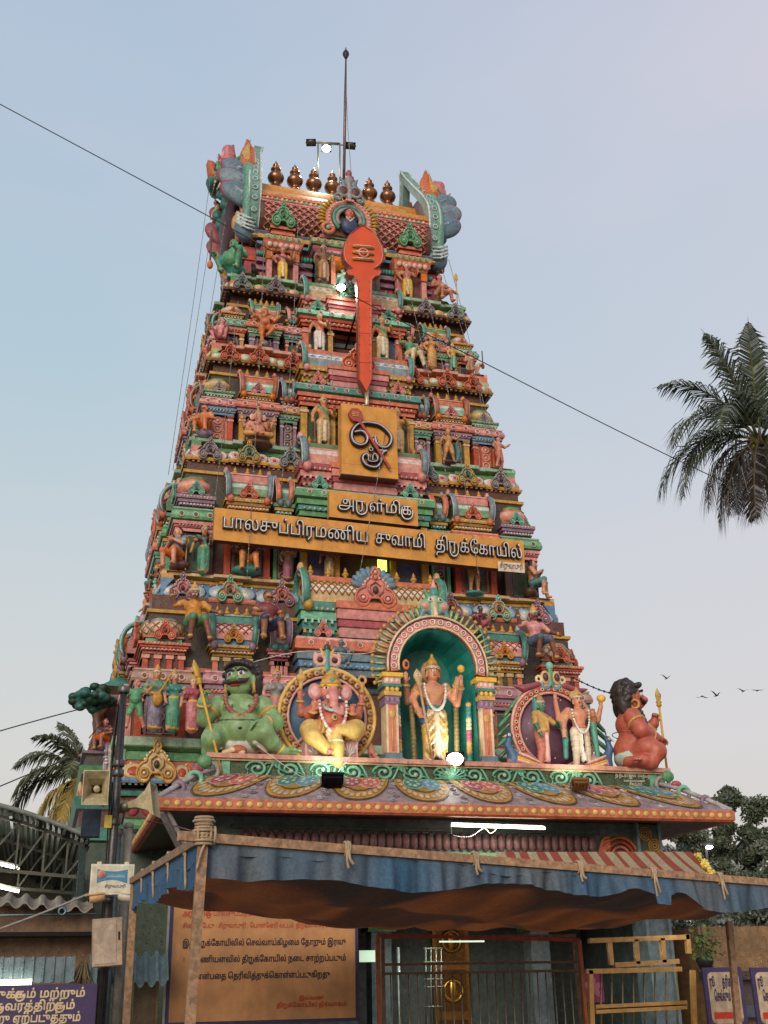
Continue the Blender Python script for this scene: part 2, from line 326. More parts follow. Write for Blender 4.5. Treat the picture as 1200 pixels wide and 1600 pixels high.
def rect(x0, x1, y0, y1): return [(x0, y0), (x1, y0), (x1, y1), (x0, y1)]
def bands(z0, z1, specs, tail=True):         # specs: (relative height, offset, colour); flat steps with small shadow gaps
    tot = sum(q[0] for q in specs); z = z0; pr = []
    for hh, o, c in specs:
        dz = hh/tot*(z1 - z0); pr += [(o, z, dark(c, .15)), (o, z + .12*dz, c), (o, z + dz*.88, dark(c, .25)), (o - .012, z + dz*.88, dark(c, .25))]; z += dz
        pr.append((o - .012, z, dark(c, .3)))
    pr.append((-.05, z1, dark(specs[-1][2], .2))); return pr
def medallions(m, x0, x1, y, z, r, col, col2, n):
    for k in range(n):
        x = x0 + (x1 - x0)*(k + .5)/n; m.torus((x, y - .005, z), r, r*.32, col, 10, 5); m.ell((x, y - .01, z), (r*.5, r*.45, r*.5), col2, 8, 4)
def block_bay(m, x0, x1, y0, y1, L, c):      # plinth, pilasters, niche, capital bands, medallion band, stepped cornice
    zf, zp, ze, zs = L['zf'], L['zp'], L['ze'], L['zs']; wd = x1 - x0; pw = min(.16, wd*.17)
    m.box(x0 + .03, x1 - .03, y0 + .09, y1, zf, zp, c['niche']); m.sweep(rect(x0, x1, y0, y1), [(-.02, zf, c['pil']), (.03, zf + .01, c['pil']), (.03, zf + .07, dark(c['pil'])), (-.03, zf + .08, dark(c['pil']))])
    for xa, xb in ((x0, x0 + pw), (x1 - pw, x1)):
        m.box(xa, xb, y0, y0 + .14, zf + .075, zp - .03, c['pil']); m.box(xa - .015, xb + .015, y0 - .018, y0 + .12, zp - .18, zp - .12, lite(c['pil'], .3)); m.box(xa - .02, xb + .02, y0 - .024, y0 + .12, zp - .07, zp - .02, dark(c['pil'], .3))
    if wd > .55:
        for xx in (x0 + pw + .07, x1 - pw - .11): m.box(xx, xx + .04, y0 + .05, y0 + .12, zf + .08, zp - .02, c.get('pil2', dark(c['pil'], .3)))
    fr_ = lite(c['niche'], .3)                                 # raised border inside the niche
    if wd > .4:
        xa, xb, za, zb_ = x0 + pw + .045, x1 - pw - .045, zf + .13, zp - .09
        for q in ((xa, xb, za, za + .022), (xa, xb, zb_ - .022, zb_), (xa, xa + .022, za, zb_), (xb - .022, xb, za, zb_)): m.box(q[0], q[1], y0 + .078, y0 + .10, q[2], q[3], fr_)
    if c.get('scroll'):
        for k in range(3): m.torus(((x0 + x1)/2, y0 + .075, zf + .2 + (zp - zf - .3)*k/2.2), .10, .022, lite(c['niche'], .25), 12, 5); m.ell(((x0+x1)/2, y0 + .08, zf + .2 + (zp - zf - .3)*k/2.2), (.04, .03, .04), lite(c['niche'], .4), 6, 4)
    zm = zp + (ze - zp)*.42
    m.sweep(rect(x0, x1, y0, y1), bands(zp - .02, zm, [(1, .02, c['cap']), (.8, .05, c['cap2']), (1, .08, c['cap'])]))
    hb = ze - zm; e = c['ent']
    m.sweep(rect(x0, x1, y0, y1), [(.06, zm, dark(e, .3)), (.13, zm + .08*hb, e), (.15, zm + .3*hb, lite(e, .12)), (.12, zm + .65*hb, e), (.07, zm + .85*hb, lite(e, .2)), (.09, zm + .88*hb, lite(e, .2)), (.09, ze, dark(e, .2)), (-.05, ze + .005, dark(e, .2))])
    medallions(m, x0 - .06, x1 + .06, y0 - .14, zm + .42*hb, min(.07, hb*.24), lite(e, .35), c.get('med', mix(e, RED, .6)), 2 if wd < .6 else 3)
    st = c['step']
    if zs - ze > .5:                                            # low attic storey with its own stub pilasters under the steps
        zq = ze + .40; m.sweep(rect(x0 + .09, x1 - .09, y0 + .09, y1), [(-.05, ze - .01, dark(c['niche'], .2)), (-.05, zq, dark(c['niche'], .2)), (-.3, zq + .01, DARK)])
        for q in range(4):
            xx = x0 + .10 + (wd - .20 - .12)*q/3; m.box(xx, xx + .12, y0 + .07, y0 + .2, ze, zq - .06, (c['pil'], c['step2'])[q in (1, 2)]); m.box(xx - .03, xx + .15, y0 + .04, y0 + .2, zq - .12, zq - .03, lite(st, .2))
        ze = zq
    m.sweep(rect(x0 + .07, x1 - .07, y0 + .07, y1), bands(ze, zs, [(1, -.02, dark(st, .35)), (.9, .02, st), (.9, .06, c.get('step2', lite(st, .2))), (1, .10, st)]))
    nd_ = max(3, int((wd - .1)/.085)); hs = zs - ze                 # beaded and toothed courses on the front
    for q in range(nd_):
        xx = x0 + .05 + (wd - .1)*(q + .5)/nd_; m.box(xx - .022, xx + .022, y0 - .022, y0 + .05, ze + hs*.28, ze + hs*.40, lite(st, .45)); m.ell((xx, y0 - .03, ze + hs*.87), (.026, .026, .03), CREAM if q % 2 else lite(c['cap'], .3), 6, 4)
        m.ell((xx, y0 - .075, zp + (zm - zp)*.5), (.024, .02, .024), lite(c['cap2'], .5), 6, 4)
def dome(m, cx, cy, r, z0, h, c1, c2, lattice=None):
    pr = [(r*.80, 0, c1), (r*.98, .10*h, lite(c1, .1)), (r*1.04, .30*h, lite(c1, .25)), (r*1.0, .48*h, c1), (r*.86, .62*h, c2), (r*.92, .64*h, c2), (r*.80, .72*h, dark(c2, .2)), (r*.55, .84*h, c2), (r*.32, .93*h, lite(c2, .2)), (r*.16, h, c2)]
    m.lathe((cx, cy, z0), pr, c1, 8, sq=(1.06, 1.06)); finial(m, (cx, cy, z0 + h*.97), h*.42)
    if lattice:
        for k in range(16):
            for sg in (-1, 1):
                a0 = 2*math.pi*k/16; P = []
                for q in range(5):
                    t = q/4; zz = z0 + h*(.08 + .44*t); rr = r*1.06*(.97 + .10*math.sin(math.pi*t)) + .012; P.append((cx + rr*math.cos(a0 + sg*t*.55), cy + rr*math.sin(a0 + sg*t*.55), zz))
                m.tube(P, .013, lattice, 4)
def fin(m, x, cy, cz, r, wd, ca, cb, lean=0., curl=1):      # horseshoe gable fin standing across the barrel end
    P = []; 
    for k in range(15):
        t = R(-38 + 256*k/14); P.append((x + lean*math.sin(math.pi*k/14), cy - r*math.cos(t)*1.02, cz + r*math.sin(t)*1.12))
    m.tube(P, [wd*.7] + [wd]*13 + [wd*.7], ca, 8, flat=.75); m.tube([(p[0] + wd*.55*curl, cy + (p[1]-cy)*.97, cz + (p[2]-cz)*.97) for p in P], wd*.55, cb, 6)
    m.tube([(p[0] - wd*.75*curl, cy + (p[1]-cy)*1.03, cz + (p[2]-cz)*1.03) for p in P], wd*.28, lite(ca, .45), 5)
    for q in (0, 14): m.ell((x + curl*wd*.6, P[q][1], P[q][2] - wd*.3), (wd*1.3, wd*1.3, wd*1.5), cb, 8, 5)
    m.ell((x + lean, cy, cz + r*1.22), (wd, wd*1.2, wd*2.0), lite(cb, .2), 8, 5)
def barrel(m, x0, x1, cy, r, z0, z1, c1, ctop, zr=None, lattice=None, fins=None, nf=3, hf=.24):
    n = 9; prof = []
    for k in range(n + 1):
        t = math.pi*k/n; prof.append((cy - r*(math.cos(t)*(1.0 if k not in (0, n) else .92)), z0 + (z1 - z0)*math.sin(t)**.75 if 0 < k < n else z0))
    V = [(x, p[0], p[1]) for x in (x0, x1) for p in prof]; F = [(k, n + 1 + k, n + 2 + k, k + 1) for k in range(n)] + [tuple(range(n + 1)), tuple(range(2*n + 1, n, -1))]
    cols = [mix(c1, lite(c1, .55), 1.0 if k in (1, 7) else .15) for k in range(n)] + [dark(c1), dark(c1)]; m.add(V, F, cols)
    if zr: m.box(x0 - .02, x1 + .02, cy - r*.55, cy + r*.55, z1 - .05, zr, ctop); m.box(x0 - .04, x1 + .04, cy - r*.62, cy + r*.62, zr, zr + .035, lite(ctop, .2))
    zt = (zr + .03) if zr else z1
    for k in range(nf): finial(m, (x0 + (x1 - x0)*(k + .5)/nf, cy, zt), hf)
    if lattice:
        L = x1 - x0; nn = max(4, int(L/.16))
        for k in range(-3, nn + 3):
            for sg in (-1, 1):
                P = []
                for q in range(7):
                    t = q/6; xx = x0 + L*(k/nn) + sg*(t - .5)*.5
                    if x0 - .01 <= xx <= x1 + .01:
                        a = math.pi*(.06 + .40*t); P.append((xx, cy - r*math.cos(a) - .012, z0 + (z1 - z0)*math.sin(a)**.75 + .006))
                if len(P) > 1: m.tube(P, .013, lattice, 4)
    if fins:
        ca, cb, wd = fins; rr = r*1.22 + .05
        fin(m, x0 - .02, cy, z0 + (z1 - z0)*.42, rr, wd, ca, cb, -.05, 1); fin(m, x1 + .02, cy, z0 + (z1 - z0)*.42, rr, wd, ca, cb, .05, -1)

def kapota(name, parent, path, zl, zk, zfn, lip, c1, ledge, petal, over, kind='half'):
    m = MB(); h = zk - zl
    m.sweep(path, [(-.45, zl + .06, dark(lip, .5)), (over - .04, zl + .04, dark(lip, .4)), (over, zl, lip), (over + .02, zl + .05, lip), (over + .015, zl + .13*h + .03, dark(lip, .3)), (over - .03, zl + .13*h + .04, c1), (over - .05, zl + .34*h, c1), (over - .12, zl + .60*h, c1), (over - .22, zl + .85*h, c1), (over - .30, zk, dark(ledge, .4)),
        (over - .27, zk + .005, ledge), (over - .27, zk + .38*(zfn - zk), dark(ledge, .35)), (over - .31, zk + .4*(zfn - zk), ledge), (over - .13, zk + .55*(zfn - zk), lite(ledge, .25)), (over - .10, zk + .6*(zfn - zk), lite(ledge, .25)), (over - .10, zfn - .01, dark(ledge, .1)), (-.7, zfn, dark(ledge, .2))])
    n = len(path)                                              # a row of moulded petals along every straight run that can be seen
    for i in range(n):
        a = np.array(path[i]); b = np.array(path[(i+1) % n]); d = b - a; Ln = np.linalg.norm(d)
        if Ln < .5: continue
        d = d/Ln; nn = np.array([d[1], -d[0]])
        if nn[1] > .5: continue
        k = max(2, int(round((Ln + .2)/(h*1.05)))); ang = math.atan2(d[1], d[0])
        for q in range(k):
            c = a - .05*d + d*(Ln + .1)*(q + .5)/k; pw = (Ln + .1)/k*.46; Q = np.array(Matrix.Rotation(ang, 3, 'Z') @ Matrix.Rotation(R(-22), 3, 'X'))
            p = c + nn*(over - .085); m.ell((p[0], p[1], zl + .50*h), (pw, .06, h*.36), petal[0], 10, 6, Q)
            p = c + nn*(over - .055); m.ell((p[0], p[1], zl + .47*h), (pw*.66, .055, h*.24), petal[1], 8, 5, Q)
            if len(petal) > 2: p = c + nn*(over - .02); m.ell((p[0], p[1], zl + .45*h), (pw*.3, .05, h*.11), petal[2], 6, 4, Q)
    for i in range(n):                                         # dentils under the lip and a beaded line over the petals
        a = np.array(path[i]); b = np.array(path[(i+1) % n]); d = b - a; Ln = np.linalg.norm(d)
        if Ln < .2: continue
        d = d/Ln; nn = np.array([d[1], -d[0]])
        if nn[1] > .5: continue
        for q in range(max(1, int(Ln/.13))):
            c = a + d*(q + .5)*Ln/max(1, int(Ln/.13)); p = c + nn*(over - .07); m.box(p[0] - .03, p[0] + .03, p[1] - .03, p[1] + .03, zl - .035, zl + .05, lite(lip, .25) if q % 2 else c1)
            p = c + nn*(over - .20); m.ell((p[0], p[1], zl + .84*h), (.035, .035, .035), lite(c1, .45) if q % 2 else lip, 6, 4)
    o = m.build(name, PAINT, parent); return o

def plan(hw, hd, fb, sb):                      # rectangle whose front / sides step out at bays given as (centre, half width, projection)
    def run(L, bays):                           # local points along one side from -L to L
        pts = []; 
        for c, w_, p in sorted(bays): pts += [(c - w_, 0), (c - w_, p), (c + w_, p), (c + w_, 0)]
        return [(-L, 0)] + pts
    P = [(t, -hd - p) for t, p in run(hw, fb)] + [(hw + p, t) for t, p in run(hd, sb)] + [(-t, hd + p) for t, p in run(hw, [])] + [(-hw - p, -t) for t, p in run(hd, sb)]
    return P
def sym(*b): return [(s*c, w_, p) for c, w_, p in b for s in (-1, 1)]

T = {}
T[1] = dict(hw=5.62, hd=3.95, zf=7.0, zp=8.02, ze=8.60, zs=9.27, zd=9.42, zb=9.89, zr=10.03, cw=1.15, sal=(3.45, .56), pan=(2.30, .30), cen=1.82, r=.36)
T[2] = dict(hw=4.88, hd=3.25, zf=11.22, zp=12.40, ze=13.00, zs=13.40, zd=13.50, zb=13.96, zr=14.12, cw=.95, sal=(3.07, .58), pan=(2.12, .26), cen=1.72, r=.33)
T[3] = dict(hw=4.26, hd=2.66, zf=15.25, zp=16.10, ze=16.56, zs=16.84, zd=16.90, zb=17.30, zr=17.40, cw=.80, sal=(2.80, .50), pan=(1.93, .22), cen=1.62, r=.29)
T[4] = dict(hw=3.80, hd=2.20, zf=18.52, zp=18.97, ze=19.42, zs=19.70, zd=19.74, zb=19.98, zr=20.06, cw=.62, sal=(2.60, .42), pan=(1.76, .19), cen=1.50, r=.22)
TC = {
 1: dict(corner=dict(scroll=1, niche=MAROON, pil=RED, pil2=LILAC, cap=LILAC, cap2=dark(LILAC, .2), ent=mix(GOLDC, LILAC, .55), step=SALMON, step2=RED, med=RED), sala=dict(niche=DTEAL, pil=SALMON, cap=LILAC, cap2=SALMON, ent=mix(PINK, LILAC, .5), step=GOLDC, step2=DGOLD), pan=dict(scroll=1, niche=MAROON, pil=PINK, cap=ROSE, cap2=PINK, ent=PINK, step=ROSE, step2=PINK), cen=dict(niche=DARK, pil=ORANGE, cap=STEEL, cap2=BLUE, ent=SALMON, step=TEAL, step2=MINT),
    dome=(mix(CREAM, PINK, .35), mix(STEEL, CREAM, .3), DGOLD), bar=(PINK, TEAL, RED), fins=(TEAL, LILAC), k=((SALMON, RED), (GOLDC, ORANGE), (PINK, ROSE))),
 2: dict(corner=dict(niche=DGREEN, pil=MAROON, cap=PINK, cap2=ROSE, ent=GREEN, step=LILAC, step2=dark(LILAC, .2), med=RED), sala=dict(niche=DTEAL, pil=RED, cap=TEAL, cap2=GREEN, ent=SALMON, step=GOLDC, step2=DGOLD), pan=dict(scroll=1, niche=MAROON, pil=GREEN, cap=GOLDC, cap2=TEAL, ent=GREEN, step=TEAL, step2=GOLDC), cen=dict(niche=DBLUE, pil=GOLDC, cap=GREEN, cap2=TEAL, ent=GREEN, step=ROSE, step2=PINK),
    dome=(SALMON, GREEN, None), bar=(GREEN, PINK, None), fins=(STEEL, SALMON), k=((MINT, TEAL), (SALMON, RED), (STEEL, TEAL))),
 3: dict(corner=dict(niche=SALMON, pil=RED, cap=BLUE, cap2=STEEL, ent=PINK, step=GREEN, step2=lite(GREEN, .3), scroll=1), sala=dict(niche=DGREEN, pil=GOLDC, cap=LILAC, cap2=dark(LILAC, .2), ent=SALMON, step=GOLDC, step2=DGOLD), pan=dict(scroll=1, niche=MAROON, pil=LILAC, cap=GREEN, cap2=STEEL, ent=mix(GOLDC, PINK, .4), step=SALMON, step2=BLUE), cen=dict(niche=DGREEN, pil=GOLDC, cap=SALMON, cap2=RED, ent=TEAL, step=GOLDC, step2=DGOLD),
    dome=(GOLDC, GREEN, None), bar=(MINT, SALMON, None), fins=(dark(SALMON, .4), ORANGE), k=((GREY, LILAC), (PINK, ROSE), (PINK, ROSE))),
 4: dict(corner=dict(niche=DBLUE, pil=GOLDC, cap=SALMON, cap2=RED, ent=MINT, step=GOLDC, step2=DGOLD), sala=dict(niche=MAROON, pil=LILAC, cap=GREEN, cap2=lite(GREEN, .3), ent=SALMON, step=STEEL, step2=BLUE), pan=dict(niche=DGREEN, pil=SALMON, cap=STEEL, cap2=GREEN, ent=PINK, step=GOLDC, step2=DGOLD), cen=dict(niche=DBLUE, pil=SALMON, cap=RED, cap2=SALMON, ent=MINT, step=PINK, step2=SALMON),
    dome=(lite(PINK, .2), GREEN, None), bar=(SALMON, GREEN, None), fins=(TEAL, PINK), k=((SALMON, RED), (GOLDC, ORANGE), (GOLDC, RED))),
}
KAP = {  # cornice over storey i: lip z, top z, ledge top z, lip, face, ledge colour, petals, kudus (corner, sala, panjara)
 0: (5.95, 6.50, 7.0, BLUE, SALMON, GREEN, (CREAM, RED), ((GOLDC, CREAM), (LILAC, WHITE), (LILAC, WHITE))),
 1: (10.45, 11.02, 11.22, SALMON, BLUE, GOLDC, (lite(BLUE, .3), WHITE), ((LILAC, PINK), (MINT, SALMON), (LILAC, SALMON))),
 2: (14.53, 14.98, 15.25, GOLDC, PINK, GREEN, (WHITE, lite(PINK, .2), RED), ((GREY, LILAC), (GOLDC, TEAL), (GREY, STEEL))),
 3: (17.86, 18.27, 18.52, DGOLD, mix(GREEN, CREAM, .5), SALMON, (CREAM, lite(MINT, .5)), ((SALMON, RED), (SALMON, RED), (SALMON, RED))),
 4: (20.46, 20.84, 21.10, BROWN, SALMON, GREEN, (CREAM, mix(CREAM, SALMON, .4)), ((GREY, STEEL), (GREY, LILAC), (GREY, STEEL))),
}
def bays_of(L): return sym((L['hw'] - L['cw']/2, L['cw']/2, .14), (L['sal'][0], L['sal'][1] + .06, .22)) + [(0, L['cen'], .50)]
def side_bays(L): return sym((L['hd'] - L['cw']/2, L['cw']/2, .14)) + [(0, L['hd']*.32, .30)]
def kapota_path(L, shrink=.05): return plan(L['hw'], L['hd'], bays_of(L), side_bays(L))

storeys = {}
for i in (1, 2, 3, 4):
    L = T[i]; C = TC[i]; st = empty('storey', (0, 0, L['zf'])); st.parent = tower; storeys[i] = st; off = (0, 0, -L['zf'])
    core = MB(); zt = KAP[i][0] + .1; core.box(-L['hw'] + .25, L['hw'] - .25, -L['hd'] + .22, L['hd'] - .22, L['zf'] - .4, zt, dark(MAROON, .3))
    for s_ in (-1, 1):                                          # dark recesses with a lintel band between the bays
        core.sweep(rect(-L['hw'] + .2, L['hw'] - .2, -L['hd'] + .17, L['hd'] - .17), [(0, L['ze'] - .25, STEEL), (.03, L['ze'] - .22, dark(STEEL, .3)), (.03, L['ze'] - .12, DARK), (0, L['ze'] - .1, DARK), (.0, L['ze'] + .05, dark(SALMON, .2)), (.05, L['ze'] + .06, SALMON), (.05, L['ze'] + .16, DARK), (0, L['ze'] + .18, DARK), (0, zt - .5, dark(DGOLD, .2)), (.06, zt - .48, GOLDC), (.06, zt - .4, DARK), (.0, zt - .38, DARK)])
        break
    core.build('wall_core', PAINT, st, off)
    hd, hw = L['hd'], L['hw']
    def shrine_k(mesh, x, y, z, s_, rz=0): inst(mesh, 'kudu', st, (x, y, z - L['zf']), rz, s_)
    # corner pavilions
    for sx in (-1, 1):
        for sy in (-1, 1):
            x0, x1 = sorted((sx*hw, sx*(hw - L['cw']))); y0, y1 = sorted((sy*hd, sy*(hd - L['cw'])))
            m = MB(); block_bay(m, x0, x1, y0 - .14*(sy < 0), y1 + .14*(sy > 0), L, C['corner'])
            m.build('corner_pavilion', PAINT, st, off)
            m = MB(); cx, cy = (x0 + x1)/2, (y0 + y1)/2
            if i == 1:                                          # an extra stepped storey under the corner dome
                m.sweep(rect(x0 + .2, x1 - .2, y0 + .16, y1 - .16), bands(L['zs'] - .02, L['zd'] + .02, [(1, 0, TEAL), (1, .05, MINT)]))
            m.sweep(rect(x0 + .17, x1 - .17, y0 + .13, y1 - .13), [(0, L['zs'], DARK), (0, L['zd'], DARK), (.06, L['zd'] + .01, C['corner']['step']), (.06, L['zd'] + .06, dark(C['corner']['step'])), (-.1, L['zd'] + .065, DARK)])
            dome(m, cx, cy - .05, L['cw']*.47, L['zd'] + .04, (L['zr'] - L['zd'])*1.05, C['dome'][0], C['dome'][1], C['dome'][2])
            m.build('corner_dome', PAINT, st, off)
            if sy < 0: shrine_k(kudu(*C['k'][0]), cx, cy - L['cw']*.54 - .05, L['zd'] - .06, L['cw']*.42)
            shrine_k(kudu(*C['k'][0]), cx + sx*L['cw']*.54, cy, L['zd'] - .06, L['cw']*.5, -sx*math.pi/-2)
    # barrel-roofed pavilions and narrow pavilions on the front
    for (cx, wd), key, pj in ((L['sal'], 'sala', .22), (L['pan'], 'pan', .12)):
        for sx in (-1, 1):
            x = sx*cx; m = MB(); block_bay(m, x - wd, x + wd, -hd - pj, -hd + .45, L, C[key]); m.build('pavilion', PAINT, st, off)
            m = MB(); rr = L['r']*(1 if key == 'sala' else .85); cy = -hd - pj + rr*.95 + .02
            m.box(x - wd + .06, x + wd - .06, cy - rr*.8, cy + .4, L['zs'] - .02, L['zd'] + .02, C[key]['step2'] if i != 1 else BLUE)
            wb = wd if key == 'sala' else wd*.8
            barrel(m, x - wb + .08, x + wb - .08, cy, rr, L['zd'], L['zb'], C['bar'][0] if key == 'sala' else mix(C['bar'][0], TEAL, .5), C['bar'][1], L['zr'] if key == 'sala' else None, C['bar'][2], (C['fins'][0], C['fins'][1], .075 if i < 4 else .055) if key == 'sala' else (C['fins'][1] if i != 3 else STEEL, dark(C['fins'][0], .2), .075 if i < 4 else .055), (4 if i in (1, 4) else 3) if key == 'sala' else 0, (KAP[i][0] - L['zr'])*.55 + .06)
            m.build('barrel_roof', PAINT, st, off)
            if key == 'sala': shrine_k(kudu(*C['k'][1], DARK, i < 3), x, cy - rr*1.02, L['zd'] - .08, wd*.80)
    # side faces: a central pavilion with fins
    for sx in (-1, 1):
        for yc, wd in ((0, hd*.32), (-hd*.52, hd*.12), (hd*.52, hd*.12)):
            m = MB(); m.M = TR(sx*hw, yc, 0, sx*math.pi/2); block_bay(m, -wd, wd, -.25 if yc == 0 else -.12, .45, L, C['sala' if yc == 0 else 'pan']); m.build('pavilion', PAINT, st, off)
            m = MB(); m.M = TR(sx*hw, yc, 0, sx*math.pi/2); barrel(m, -wd + .08, wd - .08, .15, L['r'], L['zd'], L['zb'] + .1, C['bar'][0], C['bar'][1], L['zr'] + .1, None, (*C['fins'], .08), 3 if yc == 0 else 0, .3); m.build('barrel_roof', PAINT, st, off)
            shrine_k(kudu(*C['k'][1]), sx*(hw + .25), yc, L['zd'] - .1, wd*.9 if yc == 0 else wd*1.5, sx*math.pi/2)
    # central bay with an opening
    wc = L['cen']; zc = L['ze'] + .02; c = C['cen']; yf = -hd - .30; op = wc*.40; m = MB(); zl = KAP[i][0]; zfn = KAP[i][2]
    for sx in (-1, 1):
        a, b = sorted((sx*op, sx*wc)); m.box(a, b, yf + .14, -hd + .6, L['zf'] - .1, zc, c['niche'])
        for xp, col_, wp in ((sx*(wc - .09), c['pil'], .09), (sx*(op + .07), GOLDC, .07), (sx*(wc*.62 + .0), dark(c['niche'], .2), .0)):
            if wp: m.box(xp - wp, xp + wp, yf, yf + .2, L['zf'], zc - .03, col_); m.box(xp - wp - .03, xp + wp + .03, yf - .03, yf + .2, zc - .2, zc - .12, lite(col_, .3)); m.box(xp - wp - .03, xp + wp + .03, yf - .03, yf + .2, L['zf'], L['zf'] + .09, dark(col_, .3))
    m.box(-op, op, -hd + .35, -hd + .5, L['zf'] - .1, zc, DARK); m.box(-op, op, yf + .1, -hd + .5, L['zf'] - .1, L['zf'] + .03, dark(BROWN, .3))
    m.sweep(rect(-wc, wc, yf, -hd + .5), bands(zc, zc + (zl - zc)*.30, [(1, .04, c['cap']), (1, .08, c['cap2']), (1, .13, c['cap'])]))
    m.sweep(rect(-wc - .04, wc + .04, yf - .04, -hd + .5), [(.06, zc + (zl-zc)*.30, dark(c['ent'], .3)), (.16, zc + (zl-zc)*.33, c['ent']), (.14, zc + (zl-zc)*.46, lite(c['ent'], .3)), (.10, zc + (zl-zc)*.5, c['ent']), (-.1, zc + (zl-zc)*.51, DARK)])
    medallions(m, -wc, wc, yf - .19, zc + (zl-zc)*.41, .06, lite(c['ent'], .4), SALMON, 9)
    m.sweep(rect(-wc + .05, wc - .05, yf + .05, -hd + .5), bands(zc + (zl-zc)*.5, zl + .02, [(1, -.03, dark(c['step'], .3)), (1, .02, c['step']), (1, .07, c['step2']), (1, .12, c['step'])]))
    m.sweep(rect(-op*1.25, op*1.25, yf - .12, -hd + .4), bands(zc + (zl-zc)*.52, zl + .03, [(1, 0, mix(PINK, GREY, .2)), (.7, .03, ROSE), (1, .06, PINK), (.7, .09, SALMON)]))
    for q in range(22): x = -wc + 2*wc*(q + .5)/22; m.box(x - .03, x + .03, yf - .115, yf, zc + (zl-zc)*.22, zc + (zl-zc)*.27, lite(c['cap'], .3)); m.box(x - .025, x + .025, yf - .10, yf, zc + (zl-zc)*.70, zc + (zl-zc)*.76, lite(c['step2'], .25))
    for q in range(int(wc*2/.14)):
        x = -wc + .07 + .14*q; m.ell((x, yf - .14, zc + (zl-zc)*.12), (.035, .03, .035), lite(c['cap'], .45), 6, 4); m.ell((x, yf - .10, zc + (zl-zc)*.90), (.04, .03, .04), CREAM if q % 2 else lite(c['step'], .4), 6, 4); m.box(x - .03, x + .03, yf - .065, yf, zc + (zl-zc)*.565, zc + (zl-zc)*.615, (GOLDC, MINT)[q % 2])
    m.build('central_bay', PAINT, st, off)
    for x in (-wc*.72, wc*.72): shrine_k(kudu(PINK if i % 2 else MINT, SALMON if i % 2 else TEAL), x, yf - .10, zc + (zl - zc)*.52, min(.42, (zl - zc)*.5))
    m = MB(); rr = (zfn - zl)*.52; cyb = yf + rr*.80
    latt = {1: DGOLD, 2: None, 3: None, 4: None}[i]; cb_ = {1: mix(CREAM, GOLDC, .5), 2: lite(SALMON, .15), 3: STEEL, 4: mix(CREAM, DGOLD, .3)}[i]
    barrel(m, -wc + .1, wc - .1, cyb, rr, zl + .02, zfn - .10, cb_, SALMON, None, latt, (TEAL if i != 2 else STEEL, GOLDC if i == 1 else PINK, .10 if i < 3 else .075), 0)
    m.box(-wc + .08, wc - .08, cyb - rr*.45, cyb + .5, zfn - .17, zfn - .02, {1: SALMON, 2: mix(GREEN, BROWN, .4), 3: SALMON, 4: GREEN}[i])
    if i == 3 or i == 4:
        for k in range(12): m.torus((-wc + .2 + (2*wc - .4)*(k + .5)/12, cyb - rr*.9, zl + .28), .07, .016, lite(cb_, .3), 8, 4)
    for k in (range(8) if i in (1,) else (range(4) if i == 2 else ())):
        x = -wc + .25 + (2*wc - .5)*k/(7 if i == 1 else 3)
        finial(m, (x, cyb - rr*.35, zfn - .03), .30 if i == 1 else .22)
    m.build('barrel_roof', PAINT, st, off)
    kk = {1: (SALMON, PINK), 2: (SALMON, PINK), 3: (SALMON, RED), 4: (TEAL, MINT)}[i]
    shrine_k(kudu(*kk, DARK, True), 0, cyb - rr - .05, zl - .05, {1: 1.02, 2: .7, 3: .95, 4: .8}[i])
    if i == 1:
        m = MB()
        for k in range(11): t = R(18 + 144*k/10); m.ell((.44*math.cos(t), cyb - rr + .06, zl + .42 + .44*math.sin(t)), (.10, .06, .20), BLUE if k % 2 else STEEL, 8, 6, np.array(Matrix.Rotation(-(t - math.pi/2), 3, 'Y')))
        m.build('feather_crest', PAINT, st, off)
